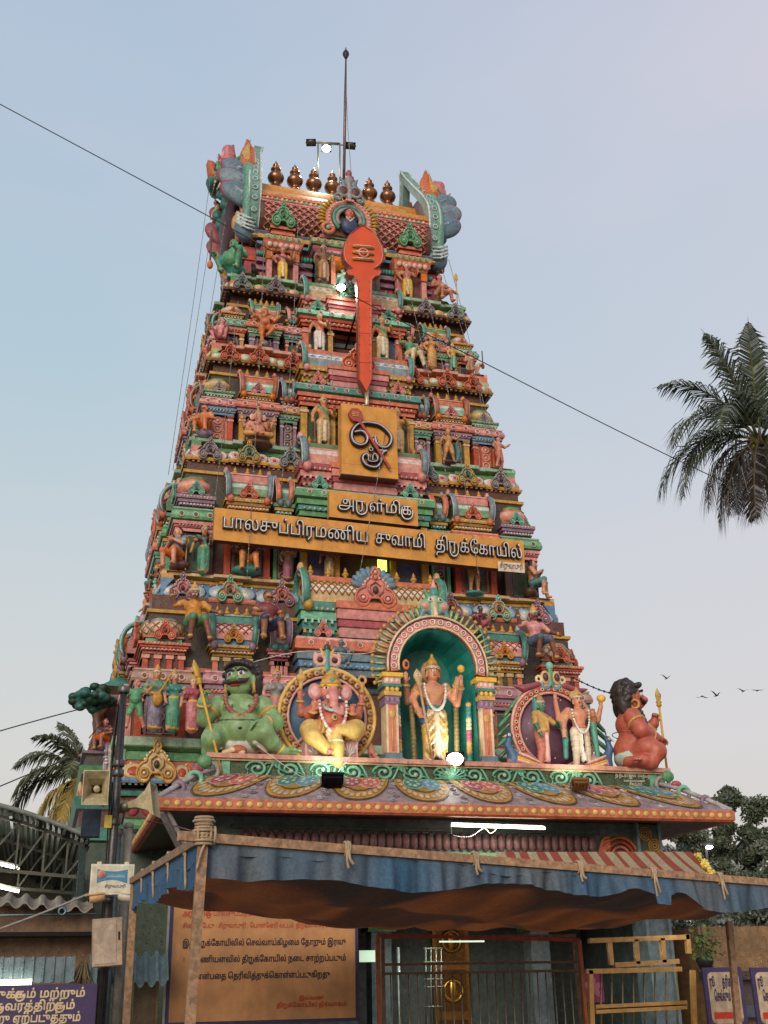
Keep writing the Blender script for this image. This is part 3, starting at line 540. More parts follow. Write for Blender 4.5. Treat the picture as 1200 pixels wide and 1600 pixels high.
# cornices with kudus (each belongs to the storey it covers)
basepart = empty('base', (0, 0, 0)); basepart.parent = tower
for i in range(5):
    zl, zk, zfn, lip, c1, led, pet, kk = KAP[i]; Lx = dict(T[max(i, 1)])
    if i == 0: Lx['hw'] += .22; Lx['hd'] += .25; Lx['cen'] = 1.9
    par = storeys.get(i, basepart); off = np.array((0, 0, -(T[i]['zf'] if i else 0)))
    tgt = T.get(i + 1); over = {0: .20, 1: -.02, 2: .02, 3: .0, 4: .06}[i]
    if i >= 1:                                                  # plan half-way between the two storeys, as the ledge of the next one
        nx = tgt or dict(hw=3.30, hd=1.85, cw=.5, sal=(2.05, .5), cen=1.1)
        Lx = dict(hw=nx['hw'] + .30, hd=nx['hd'] + .42, cw=nx['cw'] + .1, sal=(nx['sal'][0], nx['sal'][1] + .12), cen=nx['cen'] + .02)
    fb = sym((Lx['hw'] - Lx['cw']/2 - .02, Lx['cw']/2 + .02, .03), ({1: 3.45, 2: 3.06, 3: 2.78, 4: 2.25}.get(i, Lx['sal'][0]), min(Lx['sal'][1] + .02, Lx['hw'] - Lx['cw'] - .10 - {1: 3.45, 2: 3.06, 3: 2.78, 4: 2.25}.get(i, Lx['sal'][0])), .10)) + ([] if i == 0 else [(0, Lx['cen'], .16)])
    path = plan(Lx['hw'], Lx['hd'], fb, side_bays(Lx)); kapota('cornice', par, path, zl, zk, zfn, lip, c1, led, pet, over).location = tuple(off)
    hk = (zfn - zl)*.84
    xs = {0: [(5.1, kk[0]), (3.9, kk[1]), (2.9, kk[2])], 1: [(4.66, kk[0]), (3.52, kk[1]), (2.22, kk[2])], 2: [(4.08, kk[0]), (3.06, kk[1]), (1.93, kk[2])], 3: [(3.59, kk[0]), (2.78, kk[1]), (1.80, kk[2])], 4: [(3.28, kk[0]), (2.31, kk[1])]}[i]
    for n_, (x, cols) in enumerate(xs):
        for sx in (-1, 1): inst(kudu(*cols, DARK, i < 3), 'kudu', par, (sx*x, -Lx['hd'] - over - (.10 if n_ == 1 else .03) + .0, zl + .03 + off[2]), 0, (hk*.95, 1.0, hk*1.05))
    for sx in (-1, 1):
        for y in (-(Lx['hd'] - Lx['cw']/2), 0, Lx['hd'] - Lx['cw']/2): inst(kudu(*kk[1], DARK, i < 3), 'kudu', par, (sx*(Lx['hw'] + over + (.25 if y == 0 else .05)), y, zl + .03 + off[2]), sx*math.pi/2, (hk, 1.0, hk*1.05))
# porches standing out from the two side faces
for sx in (-1, 1):
    m = MB(); PR = rect(*sorted((sx*5.4, sx*6.62)), -2.5, 2.5); m.sweep(PR, [(0, 0, DTEAL), (0, 4.9, DTEAL), (.08, 4.95, TEAL), (.1, 5.2, GREEN), (0, 5.25, MAROON), (0, 5.6, LILAC), (.08, 5.65, TEAL), (.16, 5.9, STEEL), (.05, 5.95, SALMON), (-.1, 6.4, LILAC), (.02, 6.45, GREEN), (.08, 6.62, TEAL), (0, 6.66, DARK), (-.05, 6.9, LILAC), (.05, 6.93, dark(LILAC)), (.05, 6.99, LILAC), (-1.2, 7.0, dark(LILAC))])
    for k in range(16): m.ell((sx*6.64, -2.4 + 4.8*(k + .5)/16, 6.15), (.06, .16, .17), (CREAM, PINK)[k % 2], 8, 5); m.ell((sx*(5.45 + .07*k), -2.56, 6.15), (.05, .05, .15), (CREAM, PINK)[k % 2], 6, 4)
    m.build('side_porch', PAINT, basepart)
    m = MB(); PR = rect(*sorted((sx*5.5, sx*6.25)), -1.5, 1.5); m.sweep(PR, [(0, 6.98, MAROON), (0, 8.3, ROSE), (.1, 8.35, LILAC), (.14, 8.55, PINK), (0, 8.6, DARK), (.1, 8.8, TEAL), (-.4, 9.2, STEEL)])
    for yy in (-1.5, -.7, .7, 1.5): m.box(*sorted((sx*6.2, sx*6.32)), yy - .1, yy + .1, 7, 8.3, (RED, BLUE)[yy in (-.7, .7)])
    m.build('side_shrine', PAINT, basepart)
# base below the first ledge
m = MB(); m.sweep(plan(5.55, 3.9, sym((4.95, .6, .1), (3.45, .7, .15)), side_bays(T[1])), [(.35, 0, STEEL), (.35, .5, DTEAL), (.2, .55, DTEAL), (.12, 4.9, DTEAL), (.2, 5.0, GREEN), (.25, 5.08, GREEN), (.2, 5.2, DGREEN), (.15, 5.25, MAROON), (.15, 5.68, dark(MAROON)), (.25, 5.7, TEAL), (.3, 5.8, DTEAL), (.1, 5.9, DARK), (-.5, 6.0, DARK)])
for k in range(34): m.ell((-5.7 + 11.4*(k + .5)/34, -4.16, 5.47), (.15, .10, .20), ROSE, 8, 5)
for k in range(22): m.ell((-5.82, -3.9 + 7.8*(k + .5)/22, 5.47), (.10, .15, .20), ROSE, 8, 5)
m.build('plinth', PAINT, basepart)
# ------------------------------------------------------------------ top storey and barrel roof
Z5 = 21.10
st = empty('storey', (0, 0, Z5)); st.parent = tower; off = (0, 0, -Z5); storeys[5] = st
m = MB(); m.box(-2.75, 2.75, -1.5, 1.5, Z5 - .2, 23.1, dark(ROSE, .35))
for s_ in (-1, 1):
    for (a, b) in ((1.05, 1.55), (2.46, 2.78)):
        x0, x1 = sorted((s_*a, s_*b)); m.box(x0, x1, -1.62, -1.4, Z5, 22.0, ROSE); m.box(x0, x1, -1.72, -1.4, 21.75, 21.86, LILAC); m.box(x0, x1, -1.76, -1.4, 22.02, 22.16, dark(LILAC, .2)); m.box(x0, x1, -1.8, -1.4, 22.86, 23.0, GOLDC); m.box(x0, x1, -1.7, -1.4, 22.7, 22.8, BLUE)
        for k in range(5): m.ell((x0 + (x1-x0)*(k+.5)/5, -1.74, 22.30), (.07, .1, .10), TEAL, 8, 5)
        for k in range(5): t = R(20 + 35*k); m.tube([((x0+x1)/2, -1.64, Z5 + .02), ((x0+x1)/2 + .2*math.cos(t), -1.65, Z5 + .12 + .45*math.sin(t))], [.02, .035], PINK, 5)
m.sweep(rect(-2.85, 2.85, -1.7, 1.7), [(-.3, 22.84, DARK), (.05, 22.86, DGOLD), (.10, 22.92, mix(SALMON, CREAM, .5)), (.06, 22.99, DARK), (.0, 23.0, STEEL), (.05, 23.06, DBLUE), (.05, 23.14, STEEL), (0, 23.2, DARK), (-.4, 23.21, DARK)])
m.build('wall_core', PAINT, st, off)
for sx in (-1, 1):
    m = MB(); x = sx*2.03; y = -2.02
    m.box(x - .46, x + .46, y + .14, -1.4, Z5, 22.25, MAROON)
    for q in (-.40, .40): m.box(x + q - .08, x + q + .08, y, y + .2, Z5, 22.0, PINK); m.box(x + q - .1, x + q + .1, y - .04, y + .2, 21.95, 22.25, ORANGE)
    m.sweep(rect(x - .46, x + .46, y, -1.45), [(.0, 22.22, ORANGE), (.06, 22.24, DGOLD), (.04, 22.30, SALMON), (.14, 22.52, SALMON), (.17, 22.56, DGOLD), (.06, 22.58, DARK), (.05, 22.60, GREEN), (.10, 22.63, mix(GREEN, CREAM, .3)), (.10, 22.78, GREEN), (.02, 22.82, DARK), (-.3, 22.83, DARK)])
    for k in range(6): m.ell((x - .5 + 1.0*(k + .5)/6, y - .1, 22.42), (.085, .07, .10), lite(ORANGE, .45), 8, 5)
    medallions(m, x - .55, x + .55, y - .11, 22.71, .05, CREAM, SALMON, 6)
    m.sweep(rect(x - .34, x + .34, y + .08, -1.3), bands(22.83, 23.24, [(1, 0, RED), (1, .03, SALMON), (1, -.02, RED), (1, .05, SALMON)]))
    m.build('pavilion', PAINT, st, off); inst(kudu(GREEN, mix(GREEN, MINT, .5), DGREEN, True), 'kudu', st, (x, y + .04, 23.22 - Z5), 0, (.70, 1, .92))
    for yy in (-.9, .9):
        m = MB(); m.M = TR(sx*2.78, yy, 0, sx*math.pi/2); m.box(-.4, .4, -.3, .2, Z5, 22.8, ROSE); m.box(-.45, .45, -.4, .2, 22.3, 22.5, RED); m.box(-.3, .3, -.36, .2, 22.6, 23.2, RED)
        m.build('pavilion', PAINT, st, off)
# central bay with the lit opening, cyan light put into its back panel colour
m = MB(); y = -2.2
for sx in (-1, 1):
    a, b = sorted((sx*.42, sx*1.02)); m.box(a, b, y + .3, -1.4, Z5, 22.45, DTEAL)
    m.box(*sorted((sx*.42, sx*.55)), y + .1, -1.4, Z5, 22.25, SALMON); m.box(*sorted((sx*.90, sx*1.02)), y + .22, -1.4, Z5, 22.4, dark(BROWN, .3))
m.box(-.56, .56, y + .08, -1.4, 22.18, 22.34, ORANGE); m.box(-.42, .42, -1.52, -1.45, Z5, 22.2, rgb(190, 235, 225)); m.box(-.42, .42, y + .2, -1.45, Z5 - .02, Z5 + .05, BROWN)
m.sweep(rect(-1.05, 1.05, y + .12, -1.4), [(0, 22.36, DARK), (.05, 22.38, DBLUE), (.05, 22.44, PINK), (.10, 22.48, ROSE), (.08, 22.60, PINK), (.02, 22.62, DARK), (.10, 22.65, GREEN), (.14, 22.70, mix(GREEN, CREAM, .5)), (.14, 22.84, GREEN), (.02, 22.86, DARK), (-.3, 22.87, DARK)])
medallions(m, -1.1, 1.1, y - .04, 22.77, .05, CREAM, SALMON, 10)
m.sweep(rect(-.85, .85, y + .16, -1.4), bands(22.86, 23.12, [(1, 0, LILAC), (1, .04, PINK)])); m.sweep(rect(-.5, .5, y + .08, -1.4), bands(22.86, 23.16, [(1, 0, GREEN), (1, .05, lite(GREEN, .3)), (1, .09, GREEN)]))
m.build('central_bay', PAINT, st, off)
# barrel roof
roof = empty('barrel_vault', (0, 0, 23.1)); roof.parent = tower; offr = (0, 0, -23.1)
m = MB(); half = spline([(-1.55, 23.12), (-1.92, 23.5), (-1.98, 24.0), (-1.80, 24.55), (-1.45, 24.95), (-1.12, 25.16), (-.88, 25.30), (-.74, 25.60), (-.56, 25.92), (-.3, 26.05), (0, 26.12)], 3)
sec = [tuple(p) for p in half] + [(-p[0], p[1]) for p in half[-2::-1]]; n = len(sec); V = [(x, p[0], p[1]) for x in (-2.75, 2.75) for p in sec]; F = []; cols = []
for k in range(n - 1):
    zz = (sec[k][1] + sec[k+1][1])/2; F.append((k, n + k, n + k + 1, k + 1)); cols.append(dark(MAROON, .1) if zz < 24.12 else (mix(SALMON, CREAM, .2) if zz < 24.45 else mix(GOLDC, ORANGE, .35)))
m.add(V, F, cols, False); m.build('vault_shell', PAINT, roof, offr)
def secp(z):                                                    # front of the vault at height z
    for a, b in zip(half[:-1], half[1:]):
        if a[1] <= z <= b[1]: t = (z - a[1])/(b[1] - a[1] + 1e-9); return a[0] + t*(b[0] - a[0])
    return half[-1][0]
m = MB()
for k in range(-6, 36):                                         # diamond lattice of raised ribs with a rosette in each diamond
    for sg in (-1, 1):
        P = []
        for q in range(9):
            t = q/8; zz = 23.2 + .90*t; x = -2.75 + 5.5*k/20 + sg*(t - .5)*1.1
            if -2.62 < x < 2.62: P.append((x, secp(zz) - .02, zz))
        if len(P) > 1: m.tube(P, .022, mix(PINK, SALMON, .5), 4)
for r_ in range(8):
    for k in range(20):
        x = -2.75 + 5.5*(k + (.5 if r_ % 2 else 0))/20; zz = 23.25 + .80*r_/7
        if abs(x) < 2.6: m.ell((x, secp(zz) - .005, zz), (.05, .04, .038), lite(SALMON, .3), 6, 4)
for k in range(34):
    x = -2.6 + 5.2*(k + .5)/34; m.ell((x, secp(24.26) - .01, 24.26), (.06, .06, .075), (lite(PINK, .3), CREAM, MINT)[k % 3], 6, 4); m.ell((x, secp(24.42) - .01, 24.44), (.05, .05, .07), SALMON, 6, 4)
for zz, c in ((24.12, PINK), (24.17, MAROON), (24.38, SALMON), (25.3, mix(GOLDC, ORANGE, .5))): m.tube([(-2.7, secp(zz) - .02, zz), (2.7, secp(zz) - .02, zz)], .035, c, 6)
m.build('lattice', PAINT, roof, offr)
for k in range(7):
    m = MB(); x = -1.94 + 3.88*k/6; Q = [(.19, -.1), (.19, .06), (.24, .10), (.24, .15), (.15, .20), (.13, .27), (.17, .33), (.28, .43), (.32, .54), (.29, .63), (.18, .71), (.11, .76), (.10, .80), (.19, .85), (.20, .90), (.11, .95), (.08, 1.0), (.12, 1.04), (.12, 1.08), (.05, 1.15), (.015, 1.24), (.003, 1.27)]
    m.lathe((0, 0, 0), [(r_*.88, z_) for r_, z_ in Q], rgb(150, 104, 72), 18); m.build('finial', GOLD, roof, (x, 0, 26.14 - 23.1))
def gable(sx):
    S = Sdf(); S.M = np.eye(4); S.M[0, 0] = sx; LT = mix(STEEL, MINT, .35); edge = lite(LT, .5); SC = mix(STEEL, DBLUE, .25)
    for sy in (-1, 1):
        pl = [(2.78, 1.35, 22.98), (2.78, 1.72, 23.7), (2.78, 1.88, 24.5), (2.74, 1.62, 25.4), (2.66, 1.0, 26.3), (2.55, .42, 27.0), (2.36, .05, 27.7)]
        P = spline([(x, sy*y, z) for x, y, z in pl], 3)
        S.chain([(p[0] + .33, p[1]*.98, p[2]) for p in P[2:-5]], [.15]*(len(P)-7), mix(LT, GREEN, .35), .02)
        for k, (x, y, z, r) in enumerate(((3.36, 1.30, 25.62, .44), (3.42, 1.42, 25.06, .47), (3.34, 1.50, 24.48, .46))):
            S.ell((x + .02, sy*(y + .05*k), z), (r*1.30, .17, r*.82), (SC, lite(SC, .08), SC)[k], 0, ('Y', -34 if sx > 0 else 34)); S.ell((x + .085, sy*(y + .05*k - .05), z + .055), (r*1.30, .15, r*.86), mix(ROSE, MAROON, .35), 0, ('Y', -34 if sx > 0 else 34)); S.chain([(x - .28, sy*(y + .17 + .05*k), z - .12), (x + .05, sy*(y + .225 + .05*k), z + .05), (x + .26, sy*(y + .19 + .05*k), z + .19)], [.02, .022, .012], lite(SC, .3), .004)
        S.chain([(3.2, sy*1.45, 23.9), (3.28, sy*1.5, 24.4), (3.15, sy*1.45, 25.2), (3.35, sy*1.1, 25.75), (3.8, sy*.72, 25.85)], [.08, .10, .11, .11, .09], SALMON, .02)
        S.ell((3.05, sy*1.45, 23.32), (.40, .30, .46), SC, .04)
        for k in range(4): S.chain(spline([(2.86, sy*1.76, 23.1 + .14*k), (3.1, sy*1.80, 23.12 + .13*k), (3.34, sy*1.70, 23.3 + .13*k), (3.42, sy*1.62, 23.42 + .12*k)], 2), [.035]*7, edge, .01)
        S.ell((3.38, sy*1.3, 23.6), (.14, .2, .3), GOLDC, .03); S.cap((3.3, sy*1.25, 24.0), (3.3, sy*1.3, 23.0), .12, .10, ORANGE, .03)
        S.cap((3.10, sy*1.10, 25.95), (3.02, sy*.95, 26.75), .36, .22, mix(ORANGE, BROWN, .3), .03); S.cap((3.02, sy*.95, 26.75), (3.05, sy*.86, 27.30), .20, .05, mix(ORANGE, BROWN, .3), .03)
        for k in range(5): S.cap((3.1 + .04*k, sy*1.42, 26.0 + .05*k), (3.0 + .05*k, sy*(1.2 - .03*k), 27.1 - .1*k), .04, .02, GOLDC, .01)
        S.tor((3.28, sy*1.32, 26.0), (0.2, sy, 0), .16, .05, TEAL); S.ell((3.86, sy*.50, 26.2), (.20, .20, .20), WHITE, .01); S.dec((4.0, sy*.60, 26.2), (.13, .13, .13), DARK); S.tor((3.80, sy*.5, 26.22), (1, sy, .2), .25, .07, GREEN)
        S.cap((3.72, sy*.68, 25.66), (3.98, sy*.80, 25.16), .11, .02, CREAM, .01); S.chain([(3.6, sy*.50, 26.6), (3.62, sy*.55, 27.0), (3.5, sy*.45, 27.3)], [.26, .20, .04], mix(ROSE, PINK, .4), .02); S.tor((3.66, sy*.62, 26.75), (0, sy, 0), .15, .05, PINK)
        for k in range(3): S.ell((3.75 - .12*k, sy*.55, 25.2 - .35*k), (.18, .14, .22), dark(TEAL, .4), .02)
    S.ell((2.85, 0, 24.7), (.22, 1.6, 1.7), dark(MAROON, .3), .03); S.ell((3.42, 0, 26.15), (.56, .80, .50), mix(GREEN, DGREEN, .45), .05); S.ell((3.85, 0, 25.95), (.34, .46, .22), dark(TEAL, .45), .05); S.ell((3.35, 0, 24.4), (.36, 1.0, 1.2), dark(MAROON, .25), .05)
    S.ell((4.12, 0, 26.06), (.12, .26, .12), dark(TEAL, .3), .03); S.chain([(3.5, 0, 26.6), (3.52, 0, 27.2), (3.4, 0, 27.75)], [.30, .24, .04], ROSE, .02); S.chain([(3.95, 0, 26.35), (4.1, 0, 26.75), (4.2, 0, 26.95)], [.26, .16, .03], mix(ORANGE, BROWN, .4), .02)
    for k in range(9): t = -1.1 + 2.2*k/8; S.cap((3.78, .62*math.sin(t), 26.36 + .16*math.cos(t)), (3.95, .86*math.sin(t), 26.52 + .26*math.cos(t)), .075, .03, mix(ROSE, PINK, .5), .01)
    for k in range(7): S.cap((3.98, -.36 + .12*k, 25.80), (4.0, -.36 + .12*k, 25.66), .035, .008, CREAM, .004)
    for k in range(6): S.tor((3.52 + .0*k, 0, 26.6 + .17*k), (0, 0, 1), .28 - .036*k, .04, PINK)
    return S
for sx in (-1, 1):
    o = gable(sx).build('gable_beast', .042, FIGP, roof, offr); o['label'] = 'open mouthed crested beast head at %s gable of the barrel roof' % ('left' if sx < 0 else 'right')
# horseshoe ribbons of the gables with white edges and scroll studs
for sx in (-1, 1):
    m = MB(); LT = mix(STEEL, MINT, .35); edge = lite(LT, .5); pl = spline([(1.30, 22.98), (1.62, 23.5), (1.86, 24.2), (1.84, 24.9), (1.50, 25.6), (.98, 26.3), (.46, 27.0), (.12, 27.5), (.0, 27.8)], 4); n = len(pl)
    for sy in (-1, 1):
        ring = []
        for k in range(n):
            t = k/(n - 1); tg = pl[min(k+1, n-1)] - pl[max(k-1, 0)]; tg = tg/np.linalg.norm(tg); nr = np.array((tg[1], -tg[0])); wd_ = .34*(1 - .55*t)*(.5 + .5*min(1, k/4)); xo = 2.92 - .62*max(0, t - .40); a = pl[k] + nr*.08; b = pl[k] - nr*wd_; th = .20 - .06*t
            ring.append([(sx*(xo - th), sy*a[0], a[1]), (sx*(xo + th), sy*a[0], a[1]), (sx*(xo + th*.8), sy*b[0], b[1]), (sx*(xo - th*.8), sy*b[0], b[1])])
        V = [p for r_ in ring for p in r_]; F = []; cols = []
        for k in range(n - 1):
            for q in range(4): F.append((4*k + q, 4*k + (q+1) % 4, 4*k + 4 + (q+1) % 4, 4*k + 4 + q)); cols.append((LT, mix(LT, STEEL, .5), LT, lite(LT, .15))[q])
        F += [(3, 2, 1, 0), tuple(4*(n-1) + q for q in range(4))]; cols += [LT, LT]; m.add(V, F, cols, False)
        for q in (0, 1): m.tube([r_[q] for r_ in ring], .035, edge, 6)
        for k in range(2, n - 12): 
            p = np.mean(ring[k][:2], 0); 
            if k % 2 == 0: m.torus((p[0], p[1] - .02*(1 if sy < 0 else -1), p[2]), .075, .020, edge, 10, 5, 'y')
    m.build('gable_ribbon', PAINT, roof, offr)
# big horseshoe arch in the middle of the roof
m = MB(); c = (-.06, -2.32, 23.55)
for k in range(27):
    t = R(-22 + 224*k/26); d = np.array((math.cos(t), 0, math.sin(t))); a = np.array(c); m.tube([a + d*.70, a + d*.86 + (0, -.03, .02), a + d*.98], [.03, .055, .01], mix(YELLOW, DGREEN, .35), 6)
m.torus((c[0], c[1] - .04, c[2]), .64, .105, mix(SALMON, PINK, .4), 30, 8, 'y', -40, 220)
for k in range(24): t = R(-35 + 250*k/23); m.ell((c[0] + .64*math.cos(t), c[1] - .14, c[2] + .64*math.sin(t)), (.035, .05, .035), lite(PINK, .5), 6, 4)
m.torus((c[0], c[1] - .08, c[2] + .02), .48, .06, TEAL, 26, 8, 'y', -20, 230); m.torus((c[0], c[1] - .06, c[2] + .02), .37, .07, GREY, 24, 8, 'y', -20, 220)
m.prism([(c[0] + .7*math.cos(R(-50 + 280*k/20)), c[2] + .7*math.sin(R(-50 + 280*k/20))) for k in range(21)], c[1] + .05, -1.6, MAROON)
for sx in (-1, 1): m.torus((c[0] + sx*.66, c[1] - .08, c[2] - .42), .17, .07, SALMON, 16, 6); m.ell((c[0] + sx*.66, c[1] - .1, c[2] - .42), (.08, .08, .08), MINT, 8, 5)
m.build('roof_arch', PAINT, roof, offr)
S = Sdf(); x0, y0, z0 = c[0], c[1] - .12, c[2] - .36
S.ell((x0, y0, z0 + .12), (.26, .14, .28), DBLUE, .03).cap((x0, y0 - .02, z0 + .3), (x0, y0 - .02, z0 + .42), .08, .07, PSKIN).ell((x0, y0 - .04, z0 + .52), (.125, .12, .16), rgb(226, 120, 96), .01)
S.ell((x0, y0 + .03, z0 + .60), (.19, .14, .16), DARK, .01).ell((x0 + .18, y0 + .02, z0 + .42), (.10, .08, .14), DARK, .02).cap((x0, y0 - .16, z0 + .54), (x0, y0 - .17, z0 + .48), .018, .025, rgb(226, 120, 96), .01)
for sx in (-1, 1): S.dec((x0 + sx*.05, y0 - .15, z0 + .55), (.03, .04, .018), DARK); S.cap((x0, y0 - .12, z0 + .18), (x0 + sx*.12, y0 - .10, z0 + .36), .02, .02, CREAM, .01)
S.dec((x0, y0 - .16, z0 + .44), (.03, .04, .012), RED); S.build('roof_bust', .016, FIGP, roof, offr)
S = Sdf(); z0 = c[2] + .78
for sx in (-1, 1):
    S.ell((x0 + sx*.19, y0, z0 + .22), (.17, .14, .22), MAROON, .02).tor((x0 + sx*.19, y0 - .06, z0 + .2), (0, 1, 0), .18, .05, GREY).tor((x0 + sx*.36, y0 - .02, z0 - .02), (0, 1, 0), .10, .045, STEEL).cap((x0 + sx*.15, y0, z0 + .5), (x0 + sx*.28, y0 + .02, z0 + .78), .09, .03, STEEL)
S.cap((x0, y0 - .06, z0 - .1), (x0, y0 - .06, z0 + .6), .07, .07, GREY).ell((x0, y0, z0 + .66), (.14, .12, .2), GREY, .03).ell((x0, y0, z0 + .95), (.10, .09, .15), ROSE, .02)
for k in (-1, 0, 1): S.ell((x0 + .1*k, y0 - .1, z0 - .16), (.05, .05, .05), PINK, .005)
S.build('arch_crest', .025, FIGP, roof, offr)
m = MB(); m.box(-200, 200, -60, 400, -.3, 0, rgb(120, 112, 104)); tag(m.build('ground', STUFFM), kind='structure')
# ------------------------------------------------------------------ entrance hall in front of the tower
hall = tag(empty('entrance_hall', (0, -8, 0)), 'low entrance hall with painted overhanging eave and green scrollwork parapet before the tower', 'hall'); offh = (0, 8, 0)
PX0, PX1, PY, PZ0, PZ1 = -4.50, 4.74, -9.10, 5.28, 5.72
m = MB(); m.box(PX0, PX1, PY, -4.3, PZ0 - .5, PZ1 - .09, DGREEN); m.box(PX0, PX0 + .34, PY - .03, PY + .1, PZ0, PZ1 - .10, MINT); m.box(PX1 - .34, PX1, PY - .03, PY + .1, PZ0, PZ1 - .10, MINT)
m.box(PX0 + .12, PX0 + .18, PY - .036, PY + .1, PZ0, PZ1 - .10, DTEAL); m.box(PX1 - .18, PX1 - .12, PY - .036, PY + .1, PZ0, PZ1 - .10, DTEAL)
m.box(PX0 + .34, PX1 - .34, PY - .02, PY + .05, PZ0, PZ0 + .05, TEAL); para = m.build('parapet', PAINT, hall, offh)
m = MB(); m.box(PX0 - .10, PX1 + .10, PY - .12, -4.3, PZ1 - .085, PZ1, mix(PINK, CREAM, .25)); m.box(PX0 - .05, PX1 + .05, PY - .07, -4.35, PZ1 - .12, PZ1 - .088, CREAM); m.build('coping', PAINT, para)
# acanthus scrolls modelled in relief
m = MB(); SCR = mix(MINT, TEAL, .15); zc = (PZ0 + PZ1)/2 - .04; xs0, xs1 = PX0 + .50, PX1 - 1.45; nW = 12; wl = (xs1 - xs0)/nW
def leaf(a, b, wd, bend=.2):
    a = np.array(a); b = np.array(b); d = b - a; nrm = np.array((-d[2], 0, d[0])); P = spline([a, a + d*.5 + nrm*bend, b], 4); m.tube(P, [wd*.5, wd*.9, wd, wd, wd*.9, wd*.75, wd*.6, wd*.4, wd*.15], SCR, 6, flat=.5)
yF = PY - .028
for k in range(nW):
    xa = xs0 + wl*k; up = 1 if k % 2 == 0 else -1; cx = xa + wl*.55; sp = []
    for q in range(22): t = q/21; a = math.pi*(1.0 - 2.75*t)*up; rr = .165*(1 - .78*t); sp.append((cx + rr*1.25*math.cos(a), yF - .02*t, zc + rr*math.sin(a)*up*up))
    m.tube([(xa - wl*.05, yF, zc - .10*up), (xa + wl*.12, yF, zc - .02*up)] + [sp[0]] if 0 else sp, [.022 + .012*math.sin(math.pi*min(1, q/16)) for q in range(22)], SCR, 6)
    m.ell((sp[-1][0], yF - .03, sp[-1][2]), (.045, .03, .045), lite(SCR, .2), 8, 5)
    m.tube(spline([(xa - wl*.12, yF, zc - .15*up), (xa + wl*.15, yF, zc - .12*up), (xa + wl*.42, yF, zc - .17*up), (xa + wl*.8, yF, zc - .15*up), (xa + wl*1.06, yF, zc + .12*up)], 4), .024, SCR, 6)
    for q in range(6):
        t = R(30 + 38*q); ctr = np.array((cx, yF, zc)); d = np.array((math.cos(t)*1.2, 0, math.sin(t)*up)); leaf(ctr + d*.13, ctr + d*.205 + np.array((.05, 0, 0)), .04, .25)
    for q in range(3): leaf((xa + wl*(.05 + .1*q), yF, zc - .13*up), (xa + wl*(.12 + .16*q), yF, zc + (-.02 + .05*q)*up - .05*up), .03, -.3)
for k in range(11):
    t = R(18*k); leaf((.12, yF - .02, PZ0 + .10), (.12 + .36*math.cos(t), yF - .03, PZ0 + .10 + .25*math.sin(t)), .05, 0)
m.ell((.12, yF - .04, PZ0 + .12), (.10, .05, .10), SCR, 10, 6); m.build('scroll_relief', PAINT, para)
# curved eave
ex, ey0 = 5.43, -10.2
def eave_prof(): return [(0.0, 5.34), (.17, 5.26), (.35, 5.165), (.53, 5.06), (.71, 4.95), (.89, 4.84), (1.06, 4.74)]
ER = rect(PX0 - .02, PX1 - .28, PY - .02, -4.4); ER = rect(-4.42, 4.42, -9.16, -4.6)
m = MB(); GR = mix(LILAC, GREY, .5)
m.sweep(ER, [(o, z, GR) for o, z in eave_prof()] + [(1.08, 4.735, SALMON), (1.10, 4.72, mix(SALMON, DGOLD, .25)), (1.10, 4.56, mix(SALMON, RED, .3)), (1.06, 4.52, SALMON), (.95, 4.53, dark(BROWN, .3)), (.1, 4.62, dark(BROWN, .3)), (-.4, 4.62, DARK)], smooth=False)
eave = m.build('eave', PAINT, hall, offh)
m = MB(); nd = 62
for k in range(nd): x = -5.46 + 10.92*(k + .5)/nd; m.ell((x, -10.262, 4.64), (.062, .02, .052), mix(YELLOW, CREAM, .55), 8, 5)
for k in range(26): y = -10.2 + 5.6*(k + .5)/26; m.ell((-5.522, y, 4.64), (.02, .062, .052), mix(YELLOW, CREAM, .55), 8, 5)
m.build('dot_trim', PAINT, eave)
m = MB(); pr = eave_prof()
def ep(x, s_):                                                  # point of the front eave slope, s_ 0 (top) .. 1 (lip)
    q = s_*(len(pr) - 1); i_ = min(int(q), len(pr) - 2); t = q - i_; o = pr[i_][0] + t*(pr[i_+1][0] - pr[i_][0]); z = pr[i_][1] + t*(pr[i_+1][1] - pr[i_][1]); return np.array((x*(4.42 + o)/4.42, -9.16 - o - .008, z + .008))
def curve_on(pts, wd, col): m.tube([ep(*p) for p in pts], wd, col, 6, flat=.6)
nA = 8; AW = 8.84/nA
def patch(pts, col, lift=.0):                                   # painted shape laid on the curved slope as a thin raised sheet
    ctr = np.mean(pts, 0); n = len(pts); K = 3; V = [ep(*ctr) + (0, -lift, lift)]
    for r_ in range(1, K + 1): V += [ep(*(ctr + (np.array(p) - ctr)*r_/K)) + (0, -lift, lift) for p in pts]
    F = [(0, 1 + q, 1 + (q+1) % n) for q in range(n)]
    for r_ in range(K - 1): F += [(1 + r_*n + q, 1 + (r_+1)*n + q, 1 + (r_+1)*n + (q+1) % n, 1 + r_*n + (q+1) % n) for q in range(n)]
    m.add(V, F, col)
def oval(cx, cs, rx, rs, n=16, a0=0.): return [(cx + rx*math.cos(a0 + 2*math.pi*q/n), cs + rs*math.sin(a0 + 2*math.pi*q/n)) for q in range(n)]
